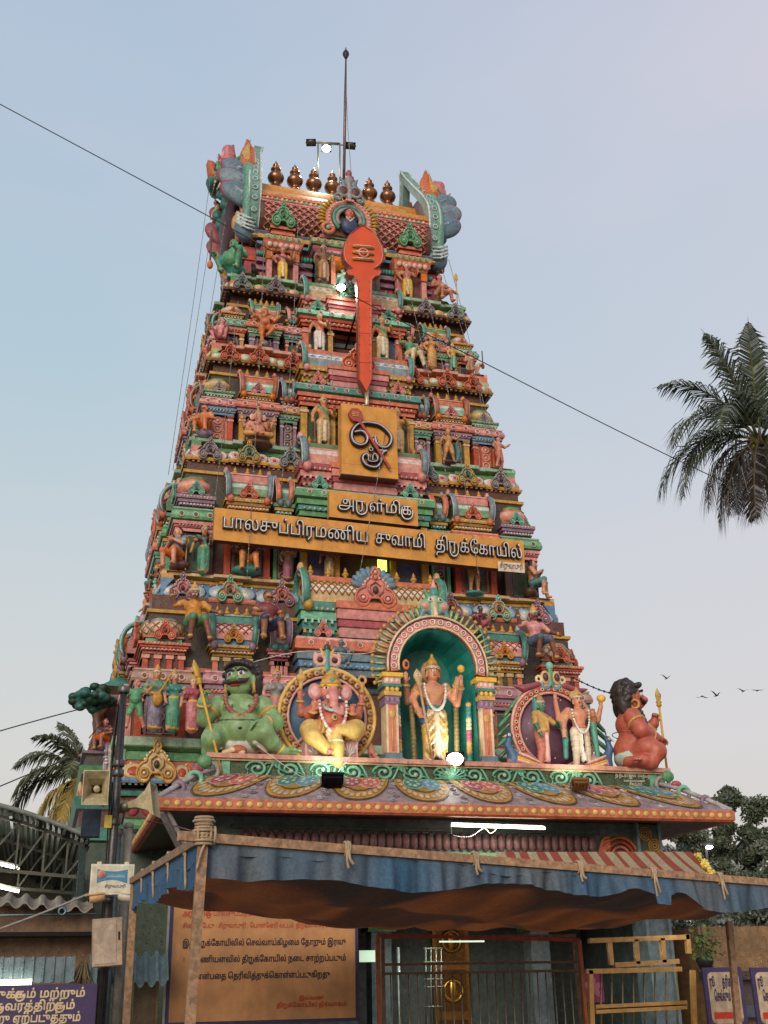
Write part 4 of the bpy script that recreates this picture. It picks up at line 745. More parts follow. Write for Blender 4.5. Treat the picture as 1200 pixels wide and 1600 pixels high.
for k in range(nA):
    xc = -4.42 + AW*(k + .5); w1 = AW*.47; OCH = mix(rgb(176, 128, 52), CREAM, .12)
    arc = lambda f, s0=.93, n=22: [(xc + w1*f*math.cos(t), .03 + s0*f*math.sin(t)) for t in np.linspace(0, math.pi, n)]
    patch(arc(1.0), dark(BROWN, .2), .004); patch(arc(.96), OCH, .008)
    for t in np.linspace(.17, math.pi - .17, 13):
        c_ = (xc + w1*.80*math.cos(t), .03 + .93*.80*math.sin(t)); patch(oval(*c_, .052, .10, 10), mix(OCH, DGOLD, .5), .011); patch(oval(*c_, .038, .075, 10), lite(OCH, .25), .014)
    patch(arc(.66), dark(BROWN, .35), .013); patch(arc(.62), mix(GOLDC, BROWN, .45), .016)
    for sx in (-1, 1):
        cc = (mix(ROSE, MAROON, .2), mix(SALMON, ROSE, .3)) if k % 2 == 0 else (dark(TEAL, .3), BLUE); col = cc[0] if sx < 0 else cc[1]; lc = lite(col, .4) if k % 2 == 0 else lite(MINT, .2)
        patch(oval(xc + sx*w1*.31, .28, .185, .25, 18), lc, .019); patch(oval(xc + sx*w1*.31, .28, .170, .225, 18), col, .022)
        for q in range(6): t = 2*math.pi*q/6 + .3; patch(oval(xc + sx*w1*.31 + .09*math.cos(t), .28 + .12*math.sin(t), .034, .045, 8), lc, .025)
        curve_on([(xc + sx*w1*.31 + .05*math.cos(t)*(1 - t/8), .28 + .07*math.sin(t)*(1 - t/8)) for t in np.linspace(0, 6, 12)], .012, lc)
    if k < nA - 1 or True:
        for q in range(6):
            s0 = .12 + .155*q; wv = .05*math.sin(q*1.9); curve_on([(xc + AW*.5 + wv + .055*math.cos(t)*(1 - t/9), s0 + .06*math.sin(t)*(1 - t/9)) for t in np.linspace(0, 6.5, 12)], .016, lite(GR, .3) if q % 2 else dark(GR, .25))
m.build('petal_relief', PAINT, eave)
for sx in (-1, 1):                                              # scroll crest on the two front eave corners
    m = MB()
    for q in range(3): m.torus((sx*(4.55 + .30*q), -9.35 - .27*q, 5.36 - .20*q), .15 - .03*q, .045, (GREY, MINT, LILAC)[q], 12, 6)
    m.tube(spline([(sx*4.45, -9.2, 5.42), (sx*4.8, -9.5, 5.26), (sx*5.2, -9.9, 4.98), (sx*5.5, -10.2, 4.75)], 4), [.05]*13, lite(GR, .2), 6); m.ell((sx*4.66, -9.4, 5.52), (.14, .06, .12), GREEN, 8, 5); m.ell((sx*4.8, -9.45, 5.36), (.12, .06, .07), ROSE, 8, 5)
    m.build('corner_scroll', PAINT, eave)
# walls and frieze under the eave
m = MB(); WT = mix(STEEL, DTEAL, .55)
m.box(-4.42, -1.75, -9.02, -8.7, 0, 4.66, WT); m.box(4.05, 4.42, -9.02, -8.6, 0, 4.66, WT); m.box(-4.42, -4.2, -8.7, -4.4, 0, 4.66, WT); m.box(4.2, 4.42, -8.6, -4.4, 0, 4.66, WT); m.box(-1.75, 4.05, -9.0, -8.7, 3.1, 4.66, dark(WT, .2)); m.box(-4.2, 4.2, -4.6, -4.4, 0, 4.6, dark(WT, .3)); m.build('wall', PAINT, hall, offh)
m = MB()
for k in range(44):
    x = -3.9 + 7.0*(k + .5)/44; m.ell((x, -9.06, 4.22), (.085, .06, .17), mix(MAROON, LILAC, .25), 8, 6)
m.box(-4.1, 3.2, -9.08, -8.9, 4.40, 4.48, DTEAL); m.box(-4.1, 3.2, -9.12, -8.9, 3.93, 4.02, mix(GREEN, DGREEN, .5)); m.box(-4.1, 3.2, -9.10, -8.9, 3.80, 3.92, dark(DGOLD, .3))
for k in range(46): m.box(-4.1 + 7.3*k/46, -4.0 + 7.3*k/46, -9.125, -9.0, 3.80, 3.925, mix(GREEN, DGOLD, .3))
for q in range(4): m.torus((3.62, -9.06, 3.98), .10 + .09*q, .030, (RED, SALMON, RED, ORANGE)[q], 18, 6, 'y', -10, 170); m.tube(spline([(3.2 - .03*q, -9.06, 3.9), (3.25, -9.06, 4.05 + .08*q), (3.4, -9.07, 4.2 + .05*q)], 4), .03, SALMON, 6)
m.build('petal_frieze', PAINT, hall, offh)
m = MB(); m.box(4.0, 4.48, -9.14, -8.6, 3.3, 4.6, DTEAL)
for k in range(5):
    for q in range(3): m.torus((4.24 + (.09 if k % 2 else -.09), -9.15, 3.5 + .23*k), .04 + .045*q, .014, GOLDC, 12, 5)
for x in (3.98, 4.46): m.box(x - .03, x + .03, -9.17, -8.6, 0, 4.62, STEEL)
m.box(4.03, 4.45, -9.1, -8.6, 0, 3.3, STEEL); m.build('corner_pillar', PAINT, hall, offh)
m = MB(); m.bar((-5.35, -10.1, 4.55), (-4.45, -9.0, 3.3), .045, GREY, 6); m.beam((-5.45, -10.15, 4.5), (-4.6, -9.05, 3.35), .09, .05, GREY); m.build('eave_strut', STUFFM, hall, offh)
m = MB()                                                        # doorway interior: gilded door leaves at the back, columns
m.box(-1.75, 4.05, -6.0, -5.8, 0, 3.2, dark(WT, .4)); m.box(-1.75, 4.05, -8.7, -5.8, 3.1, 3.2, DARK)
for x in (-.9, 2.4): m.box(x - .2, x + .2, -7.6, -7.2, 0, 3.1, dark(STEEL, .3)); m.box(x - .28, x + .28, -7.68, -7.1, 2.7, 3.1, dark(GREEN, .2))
m.build('vestibule', PAINT, hall, offh)
m = MB(); m.box(.62, 1.42, -6.12, -6.0, 0, 3.0, DGOLD)
for z in (.3, 1.25, 2.2):
    m.box(.72, 1.32, -6.16, -6.1, z, z + .78, dark(DGOLD, .45)); m.torus((1.02, -6.17, z + .38), .20, .045, GOLDC, 16, 6); m.ell((1.02, -6.17, z + .42), (.10, .05, .24), GOLDC, 10, 6)
m.build('door', GOLD, hall, offh)
# ------------------------------------------------------------------ stucco figures
def mir(p): return (-p[0], p[1], p[2])
def pose_joints(pose):
    J = dict(hip=(0, 0, .50), waist=(0, -.005, .585), chest=(0, -.01, .70), neck=(0, 0, .80), head=(0, -.015, .895), sL=(-.135, 0, .765), sR=(.135, 0, .765), eL=(-.20, .0, .63), eR=(.20, .0, .63), wL=(-.19, -.08, .53), wR=(.19, -.08, .53), kL=(-.075, -.03, .27), kR=(.075, -.02, .27), aL=(-.08, 0, .04), aR=(.08, 0, .04))
    up = ('hip', 'waist', 'chest', 'neck', 'head', 'sL', 'sR', 'eL', 'eR', 'wL', 'wR'); dz = 0
    if pose == 'bless': J.update(eR=(.20, -.04, .66), wR=(.20, -.14, .76), eL=(-.21, .0, .64), wL=(-.18, -.09, .50))
    if pose == 'club': J.update(eL=(-.21, 0, .63), wL=(-.24, -.05, .48), eR=(.21, -.03, .66), wR=(.15, -.14, .72))
    if pose == 'point': J.update(eR=(.22, -.08, .68), wR=(.37, -.10, .64), eL=(-.18, -.02, .62), wL=(-.17, -.08, .49))
    if pose == 'veena': J.update(eL=(-.20, -.04, .63), wL=(-.08, -.13, .56), eR=(.20, -.05, .66), wR=(.17, -.12, .78))
    if pose == 'namaste': J.update(eL=(-.17, -.06, .64), wL=(-.02, -.15, .70), eR=(.17, -.06, .64), wR=(.02, -.15, .70))
    if pose == 'dance': J.update(kL=(-.06, -.04, .27), aL=(-.03, 0, .04), kR=(.17, -.12, .40), aR=(.05, -.12, .22), eL=(-.23, -.03, .74), wL=(-.32, -.08, .80), eR=(.22, -.03, .66), wR=(.30, -.10, .72))
    if pose in ('sit', 'sitn', 'sitp', 'lean'):
        dz = -.22; J.update(kL=(-.12, -.23, .31), aL=(-.12, -.20, .05), kR=(.10, -.22, .30), aR=(.13, -.24, .05), wL=(-.12, -.20, .57), wR=(.12, -.20, .57))
        if pose == 'sitn': J.update(eL=(-.17, -.07, .64), wL=(-.02, -.17, .72), eR=(.17, -.07, .64), wR=(.02, -.17, .72))
        if pose == 'sitp': J.update(eR=(.24, -.06, .70), wR=(.38, -.08, .66))
        if pose == 'lean': J.update(eL=(-.25, .0, .72), wL=(-.30, -.05, .86), eR=(.22, -.06, .66), wR=(.36, -.10, .62), kL=(-.02, -.18, .30), aL=(-.04, -.12, .02), kR=(.14, -.20, .28), aR=(.22, -.22, -.02))
    if pose == 'cross': dz = -.40; J.update(kL=(-.22, -.13, .09), aL=(.05, -.20, .07), kR=(.22, -.13, .09), aR=(-.05, -.22, .07), eL=(-.20, -.02, .62), wL=(-.15, -.16, .56), eR=(.20, -.03, .64), wR=(.17, -.16, .70))
    if pose == 'squat': dz = -.34; J.update(kL=(-.20, -.18, .30), aL=(-.13, -.12, .04), kR=(.20, -.18, .30), aR=(.13, -.12, .04), wL=(-.18, -.22, .62), wR=(.18, -.22, .62))
    if pose == 'stride': J.update(kL=(-.11, -.08, .28), aL=(-.15, -.02, .04), kR=(.10, -.02, .27), aR=(.17, .05, .04), eR=(.22, -.05, .70), wR=(.29, -.12, .76), eL=(-.2, 0, .64), wL=(-.25, -.08, .56))
    for k in up: J[k] = (J[k][0], J[k][1], J[k][2] + dz)
    return J
def human(H, pose='stand', skin=SKIN, cloth=YELLOW, lower='dhoti', top=None, crown=GOLDC, hair=DARK, face='man', sash=None, extra=0, belly=0., elephant=False, beard=None, trim=GOLDC, shift=(0, 0), Sd=None, jewel=True, ped=None):
    S = Sd or Sdf(); J = {k: np.array(v)*H for k, v in pose_joints(pose).items()}
    def g(n): return J[n]
    u = H; sit = pose in ('sit', 'sitn', 'sitp', 'lean', 'cross', 'squat'); k = .025*u
    tc = top or skin
    S.cap(g('hip'), g('waist'), .088*u, .075*u, cloth if lower else skin, k); S.cap(g('waist'), g('chest'), .078*u, .10*u, tc, k); S.ell(g('chest') + (0, .0, .01*u), (.135*u, .085*u, .09*u), tc, k)
    if belly: S.ell((g('waist') + g('hip'))/2 + (0, -.05*u, .03*u), (.13*u*belly, .13*u*belly, .12*u*belly), tc if top else skin, k)
    if face == 'woman':
        for s in (-1, 1): S.ell(g('chest') + (s*.055*u, -.07*u, .0), (.048*u, .045*u, .05*u), tc, .015*u)
    S.cap(g('chest') + (0, 0, .06*u), g('neck'), .05*u, .042*u, skin, k); S.cap(g('neck'), g('head'), .042*u, .05*u, skin, k*.5)
    for s, sl in ((-1, 'L'), (1, 'R')):
        S.cap(g('s' + sl), g('e' + sl), .046*u, .036*u, tc, k); 
        if top: S.cap((g('s' + sl) + g('e' + sl))/2 + .2*(g('e'+sl) - g('s'+sl)), g('e' + sl), .036*u, .035*u, skin, .005*u)
        S.cap(g('e' + sl), g('w' + sl), .035*u, .026*u, skin, k*.6)
        d = _norm(g('w' + sl) - g('e' + sl)); S.ell(g('w' + sl) + d*.03*u, (.03*u, .026*u, .036*u), skin, .012*u)
        for q in (-1, 0, 1): S.cap(g('w' + sl) + d*.04*u + (q*.014*u, 0, 0), g('w' + sl) + d*.085*u + (q*.022*u, -.008*u, 0), .011*u, .008*u, skin, .004*u)
        if jewel:
            S.tor(g('w' + sl) - d*.01*u, d, .03*u, .010*u, GOLDC); d2 = _norm(g('e' + sl) - g('s' + sl)); S.tor((g('s' + sl) + g('e' + sl))/2, d2, .043*u, .011*u, GOLDC)
        hipj = g('hip') + (s*.055*u, 0, -.01*u); lc = cloth if lower in ('dhoti', 'sari', 'short') else skin; r0 = .078*u if lower else .07*u
        S.cap(hipj, g('k' + sl), r0, .055*u, lc, k); cc = cloth if lower in ('dhoti', 'sari') else skin
        S.cap(g('k' + sl), g('a' + sl), .054*u if cc is cloth else .048*u, .032*u if cc is not cloth else .042*u, cc, k*.7)
        if lower in ('dhoti', 'short') and not sit:
            for q in range(3): S.tor(g('k' + sl)*(1 - .3*q) + hipj*.3*q, _norm(hipj - g('k' + sl) + (0, .3*u*.3, 0)), (.056 + .007*q)*u, .008*u, dark(cloth, .25), .006*u)
        f = g('a' + sl); S.cap(f + (0, .0, -.015*u), f + (0, -.075*u, -.02*u), .030*u, .022*u, skin, .015*u)
        if jewel: S.tor(f + (0, 0, .02*u), (0, 0, 1), .036*u, .010*u, GOLDC)
    if lower == 'sari' and not sit:
        S.chain([g('hip'), (g('kL') + g('kR'))/2, (g('aL') + g('aR'))/2 + (0, 0, .0)], [.10*u, .095*u, .095*u], cloth, .03*u)
        for q in range(4): S.cap(g('hip') + ((q - 1.5)*.018*u, -.095*u, -.04*u), ((q - 1.5)*.035*u, -.095*u, .05*u), .012*u, .018*u, dark(cloth, .2), .008*u)
        S.tor((g('aL') + g('aR'))/2 + (0, 0, -.02*u), (0, 0, 1), .095*u, .018*u, trim)
    if lower == 'dhoti' and not sit: S.chain([g('hip') + (0, -.085*u, -.02*u), (0, -.08*u, .30*u), (0, -.075*u, .12*u)], [.028*u, .03*u, .04*u], lite(cloth, .3), .015*u)
    if lower: S.tor(g('hip') + (0, -.005*u, .05*u), (0, 0, 1), .085*u, .016*u, trim)
    if sash: S.chain([g('sL') + (0, -.05*u, .02*u), g('chest') + (0, -.10*u, -.02*u), g('waist') + (.06*u, -.07*u, -.02*u), g('hip') + (.11*u, -.03*u, -.06*u)], [.024*u]*4, sash, .01*u)
    if jewel:
        for q in range(2): S.tor(g('neck') + (0, -.02*u, -.035*u - .035*u*q), (0, -.55, .8), (.058 + .022*q)*u, .011*u, GOLDC)
    h = g('head'); hr = .068*u
    if elephant:
        S.ell(h, (hr*1.15, hr, hr*1.15), skin, k); S.chain([h + (0, -.05*u, -.01*u), h + (0, -.10*u, -.06*u), h + (.01*u, -.11*u, -.14*u), h + (-.03*u, -.11*u, -.20*u), h + (-.075*u, -.11*u, -.19*u)], [.042*u, .038*u, .032*u, .026*u, .020*u], skin, .02*u)
        for s in (-1, 1): S.ell(h + (s*.105*u, .01*u, -.005*u), (.052*u, .016*u, .068*u), lite(skin, .15), .01*u); S.cap(h + (s*.035*u, -.07*u, -.06*u), h + (s*.05*u, -.115*u, -.075*u), .012*u, .006*u, WHITE, .003*u); S.dec(h + (s*.045*u, -.066*u, .015*u), .014*u, DARK)
    else:
        S.ell(h, (hr*.88, hr*.95, hr*1.12), skin, .01*u); S.ell(h + (0, -.02*u, -.045*u), (hr*.62, hr*.6, hr*.6), skin, .02*u); S.cap(h + (0, -.064*u, .008*u), h + (0, -.078*u, -.014*u), .009*u, .013*u, skin, .006*u)
        for s in (-1, 1):
            S.ell(h + (s*.062*u, .0, -.005*u), (.012*u, .018*u, .026*u), skin, .005*u); S.dec(h + (s*.026*u, -.060*u, .014*u), (.017*u, .03*u, .009*u), WHITE); S.dec(h + (s*.026*u, -.064*u, .014*u), (.008*u, .03*u, .009*u), DARK); S.dec(h + (s*.027*u, -.06*u, .031*u), (.021*u, .03*u, .005*u), DARK)
            if jewel: S.ell(h + (s*.066*u, -.005*u, -.035*u), (.011*u,)*3, GOLDC, 0)
        S.dec(h + (0, -.068*u, -.036*u), (.020*u, .03*u, .007*u), rgb(160, 50, 46))
        if hair: S.ell(h + (0, .022*u, .022*u), (hr*.98, hr*.90, hr*1.02), hair, .004*u)
        if hair and face == 'woman': S.ell(h + (0, .06*u, -.02*u), (.045*u, .04*u, .05*u), hair, .01*u)
        if hair and face == 'long':
            for s in (-1, 1): S.chain([h + (s*.055*u, .02*u, .02*u), h + (s*.07*u, .03*u, -.06*u), h + (s*.075*u, .035*u, -.12*u)], [.03*u, .03*u, .02*u], hair, .01*u)
        if face == 'mustache' or beard:
            for s in (-1, 1): S.cap(h + (0, -.076*u, -.026*u), h + (s*.042*u, -.060*u, -.022*u), .010*u, .006*u, beard or DARK, .003*u)
    if crown:
        c0 = h + (0, .005*u, .05*u); S.cap(c0, c0 + (0, 0, .045*u), .066*u, .052*u, crown, .004*u); S.cap(c0 + (0, 0, .05*u), c0 + (0, .0, .12*u), .047*u, .014*u, crown, .008*u); S.tor(c0 + (0, 0, .0), (0, 0, 1), .064*u, .014*u, lite(crown, .3), .003*u); S.ell(c0 + (0, -.066*u, .02*u), (.016*u,)*3, RED, 0); S.ell(c0 + (0, 0, .125*u), (.016*u, .016*u, .02*u), crown, .003*u)
    for e in range(extra):
        for s in (-1, 1):
            sh = g('sR' if s > 0 else 'sL') + (0, .03*u, 0); el = sh + np.array((s*(.10 - .01*e), .02, -.05 - .07*e))*u; wr = el + np.array((s*.055, -.05, .13 - .06*e))*u
            S.cap(sh, el, .04*u, .034*u, skin, k); S.cap(el, wr, .034*u, .026*u, skin, k*.6); S.ell(wr + (0, 0, .03*u), (.026*u, .02*u, .034*u), skin, .01*u); S.ell(wr + (s*.005*u, -.01*u, .075*u), (.02*u, .02*u, .035*u), GOLDC, .003*u); S.tor(wr, _norm(wr - el), .03*u, .009*u, GOLDC)
    if ped: S.ell((0, .0, -.02*u), (.20*u, .16*u, .05*u), ped, .01*u)
    return S
TOPF = {p: pose_joints(p)['head'][2] for p in ('stand', 'bless', 'club', 'point', 'veena', 'namaste', 'dance', 'sit', 'sitn', 'sitp', 'lean', 'cross', 'squat', 'stride')}
FIGS = 'painted stucco figures on the tower'
def fig(px, pb, pt, y, label, pose='stand', rz=0, extras=None, xf=None, name='statue', **kw):
    b = at(px, pb, y); t = at(px, pt, y)
    for zf_ in (7.0, 11.22, 15.25, 18.52, 21.10):               # stand it on the ledge of its storey
        if abs(b[2] - zf_) < .62: t[2] += zf_ + .012 - b[2]; b[2] = zf_ + .012; break
    hh = (t[2] - b[2])*1.04; fr = TOPF[pose] + (.185 if kw.get('crown', GOLDC) else .09); H = hh/fr
    S = human(H, pose, **kw)
    if extras: extras(S, H)
    o = S.build(name, hh/58, FIGP, None, tuple(b), R(rz)); tag(o, label, 'statue', FIGS); return o
def club(x, z0, z1, col=BROWN, head=GOLDC, y=-.1):
    def f(S, H): S.cap((x*H, y*H, z0*H), (x*H, y*H, z1*H), .016*H, .016*H, col, .004*H); S.ell((x*H, y*H, z0*H + .05*H), (.045*H, .045*H, .07*H), head, .01*H)
    return f
def spearx(x, z0, z1, y=-.12):
    def f(S, H): S.cap((x*H, y*H, z0*H), (x*H, y*H, z1*H), .012*H, .012*H, GOLDC, .002*H); S.ell((x*H, y*H, z1*H), (.055*H, .02*H, .09*H), YELLOW, .01*H); S.cap((x*H, y*H, z1*H + .06*H), (x*H, y*H, z1*H + .14*H), .03*H, .004*H, YELLOW, .01*H)
    return f
def rock(col, r=.2):
    def f(S, H): S.ell((0, .06*H, .10*H), (r*.85*H, r*.6*H, .10*H), col, .03*H)
    return f
def both(*fs):
    def f(S, H): [q(S, H) for q in fs]
    return f
# top storey
fig(364, 441, 386, -2.1, 'green skinned crouching guard figure with a club at the left end of the top ledge', 'squat', -40, both(club(-.28, .1, .75, BROWN, ORANGE, -.2), rock(TEAL, .18)), skin=GREEN, cloth=TEAL, crown=None, lower='short', hair=DGREEN, belly=1.0)
fig(441, 443, 389, -2.16, 'red skinned deity in yellow skirt before the left orange pavilion under the barrel roof', 'bless', 0, None, skin=mix(SKIN, ROSE, .55), cloth=YELLOW, extra=2, crown=mix(ROSE, GOLDC, .4), top=None)
fig(505, 449, 388, -2.36, 'dark bronze standing guardian leaning on a club beside the lit top window', 'club', 15, club(-.24, 0, .45, DGREEN, DGREEN), skin=mix(DSKIN, DGOLD, .3), cloth=mix(TAN, DGOLD, .5), hair=DSKIN, crown=mix(GOLDC, DSKIN, .5))
fig(536, 446, 402, -1.75, 'pale robed figure standing inside the brightly lit top window', 'namaste', 0, None, skin=rgb(200, 214, 196), cloth=rgb(150, 210, 205), top=rgb(150, 210, 205), lower='sari', crown=None, trim=CREAM)  # white cyan light of the window put into skin and cloth colours
fig(637, 471, 415, -2.18, 'red skinned deity in yellow skirt before the right orange pavilion under the barrel roof', 'bless', 0, None, skin=mix(SKIN, ROSE, .5), cloth=YELLOW, extra=1, crown=GOLDC)
fig(688, 488, 442, -2.1, 'red brown crouching man stretching one arm out at the right end of the top ledge', 'sitp', 25, both(spearx(.40, .05, .80), rock(BROWN, .16)), skin=mix(SALMON, DSKIN, .5), cloth=mix(SALMON, CREAM, .4), lower='short', crown=None)
# fourth storey
fig(345, 549, 512, -2.52, 'small pink crouching figure at the left corner of the fourth storey', 'squat', -30, None, skin=PINK, cloth=ROSE, lower='short', crown=None, hair=MAROON)
fig(412, 556, 492, -2.60, 'dancing elephant headed figure with many arms on the left of the fourth storey', 'dance', 0, both(rock(STEEL, .12)), skin=mix(SKIN, ORANGE, .3), cloth=ORANGE, elephant=True, extra=2, belly=.9, lower='short')
fig(499, 559, 497, -2.64, 'tan guardian in white and red cloth left of the dark window on the fourth storey', 'club', 0, club(-.24, 0, .45), skin=TAN, cloth=mix(WHITE, PINK, .2), sash=RED, ped=TEAL)
fig(598, 572, 503, -2.64, 'tan guardian in cream leggings right of the dark window on the fourth storey', 'club', 0, club(.25, 0, .45, DSKIN, DSKIN), skin=TAN, cloth=CREAM, sash=GREEN, ped=TEAL)
fig(641, 577, 532, -2.58, 'green and cream figure leaning beside the curved fins right of the fourth storey window', 'lean', 20, None, skin=mix(TAN, DSKIN, .4), cloth=CREAM, top=GREEN, crown=None)
fig(676, 590, 537, -2.60, 'golden robed goddess standing on the right of the fourth storey', 'bless', 0, None, skin=mix(TAN, GOLDC, .3), cloth=mix(GOLDC, TAN, .4), lower='sari', face='woman', crown=GOLDC)
fig(709, 593, 549, -2.56, 'small figure in green trousers and gold top near the right end of the fourth storey', 'point', 10, None, skin=PSKIN, cloth=GREEN, top=GOLDC)
fig(735, 596, 563, -2.54, 'small pink squatting musician at the right corner of the fourth storey', 'squat', 40, club(.25, .2, .7, BROWN, DSKIN, -.25), skin=mix(PINK, SKIN, .5), cloth=CREAM, lower='short', crown=None)
# third storey
fig(318, 686, 637, -3.0, 'orange skinned bearded man in loincloth sitting at the left corner of the third storey', 'sit', -30, rock(LILAC, .2), skin=mix(SKIN, ORANGE, .4), cloth=ORANGE, lower='short', crown=None, beard=BROWN)
fig(402, 692, 641, -3.06, 'four armed elephant headed deity seated on a brown block on the third storey', 'cross', 0, both(lambda S, H: S.ell((0, .02*H, -.05*H), (.28*H, .2*H, .08*H), BROWN, .01*H)), skin=mix(SKIN, PINK, .35), cloth=mix(GOLDC, SKIN, .4), elephant=True, extra=1, belly=1.0)
fig(505, 699, 618, -3.12, 'tall tan guardian with green sash and club left of the om signboard', 'club', 15, club(-.22, -.02, .48, DSKIN, DSKIN), skin=TAN, cloth=mix(CREAM, GOLDC, .4), sash=GREEN)
fig(622, 714, 640, -3.12, 'golden guardian half hidden behind the right edge of the om signboard', 'club', -15, club(.22, -.02, .48, DSKIN, DSKIN), skin=mix(TAN, GOLDC, .4), cloth=mix(CREAM, GOLDC, .6))
fig(702, 724, 671, -3.06, 'tan warrior striding before a peacock on the right of the third storey', 'stride', 0, both(lambda S, H: S.chain([(.27*H, .05*H, .10*H), (.30*H, .05*H, .35*H), (.24*H, .03*H, .55*H), (.28*H, .0, .68*H)], [.06*H, .09*H, .045*H, .04*H], mix(TEAL, DBLUE, .5), .03*H)), skin=TAN, cloth=mix(GOLDC, SKIN, .5), lower='short', ped=MAROON)
fig(781, 737, 689, -3.0, 'pinkish running man with a bent arm at the right corner of the third storey', 'stride', 30, None, skin=mix(SKIN, PINK, .3), cloth=SALMON, lower='short', crown=None)
# second storey
fig(276, 890, 824, -3.60, 'man in blue grey scarf and orange loincloth at the left corner of the second storey', 'sitn', -45, rock(mix(MAROON, BROWN, .5), .22), skin=PSKIN, cloth=ORANGE, lower='short', crown=None, top=STEEL, face='long')
fig(317, 892, 817, -3.62, 'woman in green sari with leaf spear beside the left end of the long signboard', 'club', -10, both(spearx(-.34, 0, .62)), skin=mix(TAN, GOLDC, .3), cloth=mix(GREEN, TEAL, .4), lower='sari', face='woman', top=MAROON, sash=mix(GREEN, TEAL, .4))
fig(386, 893, 822, -3.66, 'maroon skinned seated deity in orange skirt half hidden under the long signboard', 'sit', 0, both(rock(TEAL, .30)), skin=mix(MAROON, DSKIN, .5), cloth=mix(ORANGE, GOLDC, .4), extra=2, lower='dhoti')
fig(449, 894, 838, -3.60, 'standing figure in purple skirt partly covered by the long signboard', 'bless', 0, None, skin=TAN, cloth=mix(ROSE, LILAC, .4), lower='sari')
fig(514, 898, 838, -3.72, 'olive robed guardian standing left of the green lit opening under the long signboard', 'club', 0, None, skin=mix(TAN, DSKIN, .5), cloth=mix(GOLDC, DGREEN, .4))
fig(741, 915, 842, -3.66, 'standing bare legged man on the right, upper half hidden by the long signboard', 'bless', 0, None, skin=mix(TAN, DSKIN, .3), cloth=mix(GOLDC, DSKIN, .4), lower='short', ped=TEAL)
fig(834, 932, 875, -3.60, 'boy in green shorts sitting with folded hands at the right corner of the second storey', 'sitn', 60, rock(BROWN, .22), skin=PSKIN, cloth=mix(TEAL, STEEL, .3), lower='short', crown=None, face='long')
# first storey upper row: seated giants
fig(300, 1002, 912, -4.60, 'large turbaned man in orange shirt leaning on the left corner dome', 'lean', 0, None, skin=DSKIN, cloth=mix(GREEN, DGREEN, .3), top=rgb(214, 140, 40), lower='short', face='mustache', beard=WHITE, crown=GOLDC, belly=.9, hair=WHITE)
fig(417, 1008, 926, -4.60, 'bearded man in maroon shirt and blue waistcloth seated between two barrel roofs', 'sit', 10, None, skin=mix(DSKIN, TAN, .4), cloth=DBLUE, top=mix(MAROON, ROSE, .35), lower='short', face='mustache', crown=None, beard=DARK)
fig(838, 1030, 948, -4.60, 'turbaned man in pink shirt and blue waistcloth seated against the right corner dome', 'lean', 10, None, skin=DSKIN, cloth=mix(DBLUE, STEEL, .4), top=PINK, lower='short', face='mustache', crown=GOLDC, beard=DARK)
fig(533, 1042, 1000, -5.2, 'grey monkey like figure sitting above the round blue halo', 'squat', 0, None, skin=mix(STEEL, DARK, .4), cloth=STEEL, lower='short', crown=None, hair=None)
fig(752, 985, 948, -4.9, 'small maroon figure perched behind the peacock feather arch', 'squat', 10, None, skin=MAROON, cloth=ROSE, lower='short', crown=None)
# first storey lower ledge
fig(209, 1150, 1075, -5.00, 'bald man in a green drape stepping forward at the left end of the lowest ledge', 'stride', -15, None, skin=PSKIN, cloth=GREEN, top=GREEN, lower='short', crown=None, hair=mix(PSKIN, DARK, .15), belly=.9)
fig(240, 1148, 1049, -4.98, 'woman in a grey lilac sari playing a long lute on the lowest ledge', 'veena', 10, both(lambda S, H: S.ell((-.02*H, -.17*H, .46*H), (.085*H, .05*H, .12*H), rgb(196, 138, 44), .01*H).cap((-.01*H, -.17*H, .54*H), (.20*H, -.15*H, .88*H), .02*H, .016*H, rgb(196, 138, 44), .01*H)), skin=TAN, cloth=mix(LILAC, STEEL, .3), lower='sari', face='woman', top=GREEN, sash=mix(LILAC, GREY, .4), trim=YELLOW)
fig(268, 1148, 1054, -4.98, 'woman in a green sari with gold crown pointing to the right on the lowest ledge', 'point', 15, None, skin=PSKIN, cloth=mix(GREEN, TEAL, .3), lower='sari', face='woman', top=TEAL, sash=GREEN, trim=YELLOW)
fig(299, 1148, 1062, -4.98, 'woman in a rose sari half hidden behind the green giant statue', 'club', 10, None, skin=PSKIN, cloth=mix(ROSE, PINK, .4), lower='sari', face='woman', top=ROSE, trim=YELLOW)
fig(430, 1160, 1060, -5.2, 'gold crowned pink faced figure standing between the green giant and the round halo', 'bless', 0, None, skin=mix(PINK, SKIN, .5), cloth=mix(ROSE, PINK, .4), lower='sari', face='woman', top=GREY)
fig(164, 1166, 1116, -2.40, 'seated flute player in maroon and orange under the sculpted tree on the left side', 'sit', -50, both(rock(LILAC, .30), lambda S, H: S.cap((-.28*H, -.24*H, .30*H), (.1*H, -.2*H, .66*H), .014*H, .014*H, BROWN, 0)), skin=mix(DSKIN, PINK, .3), cloth=ORANGE, lower='short', top=MAROON, crown=None)
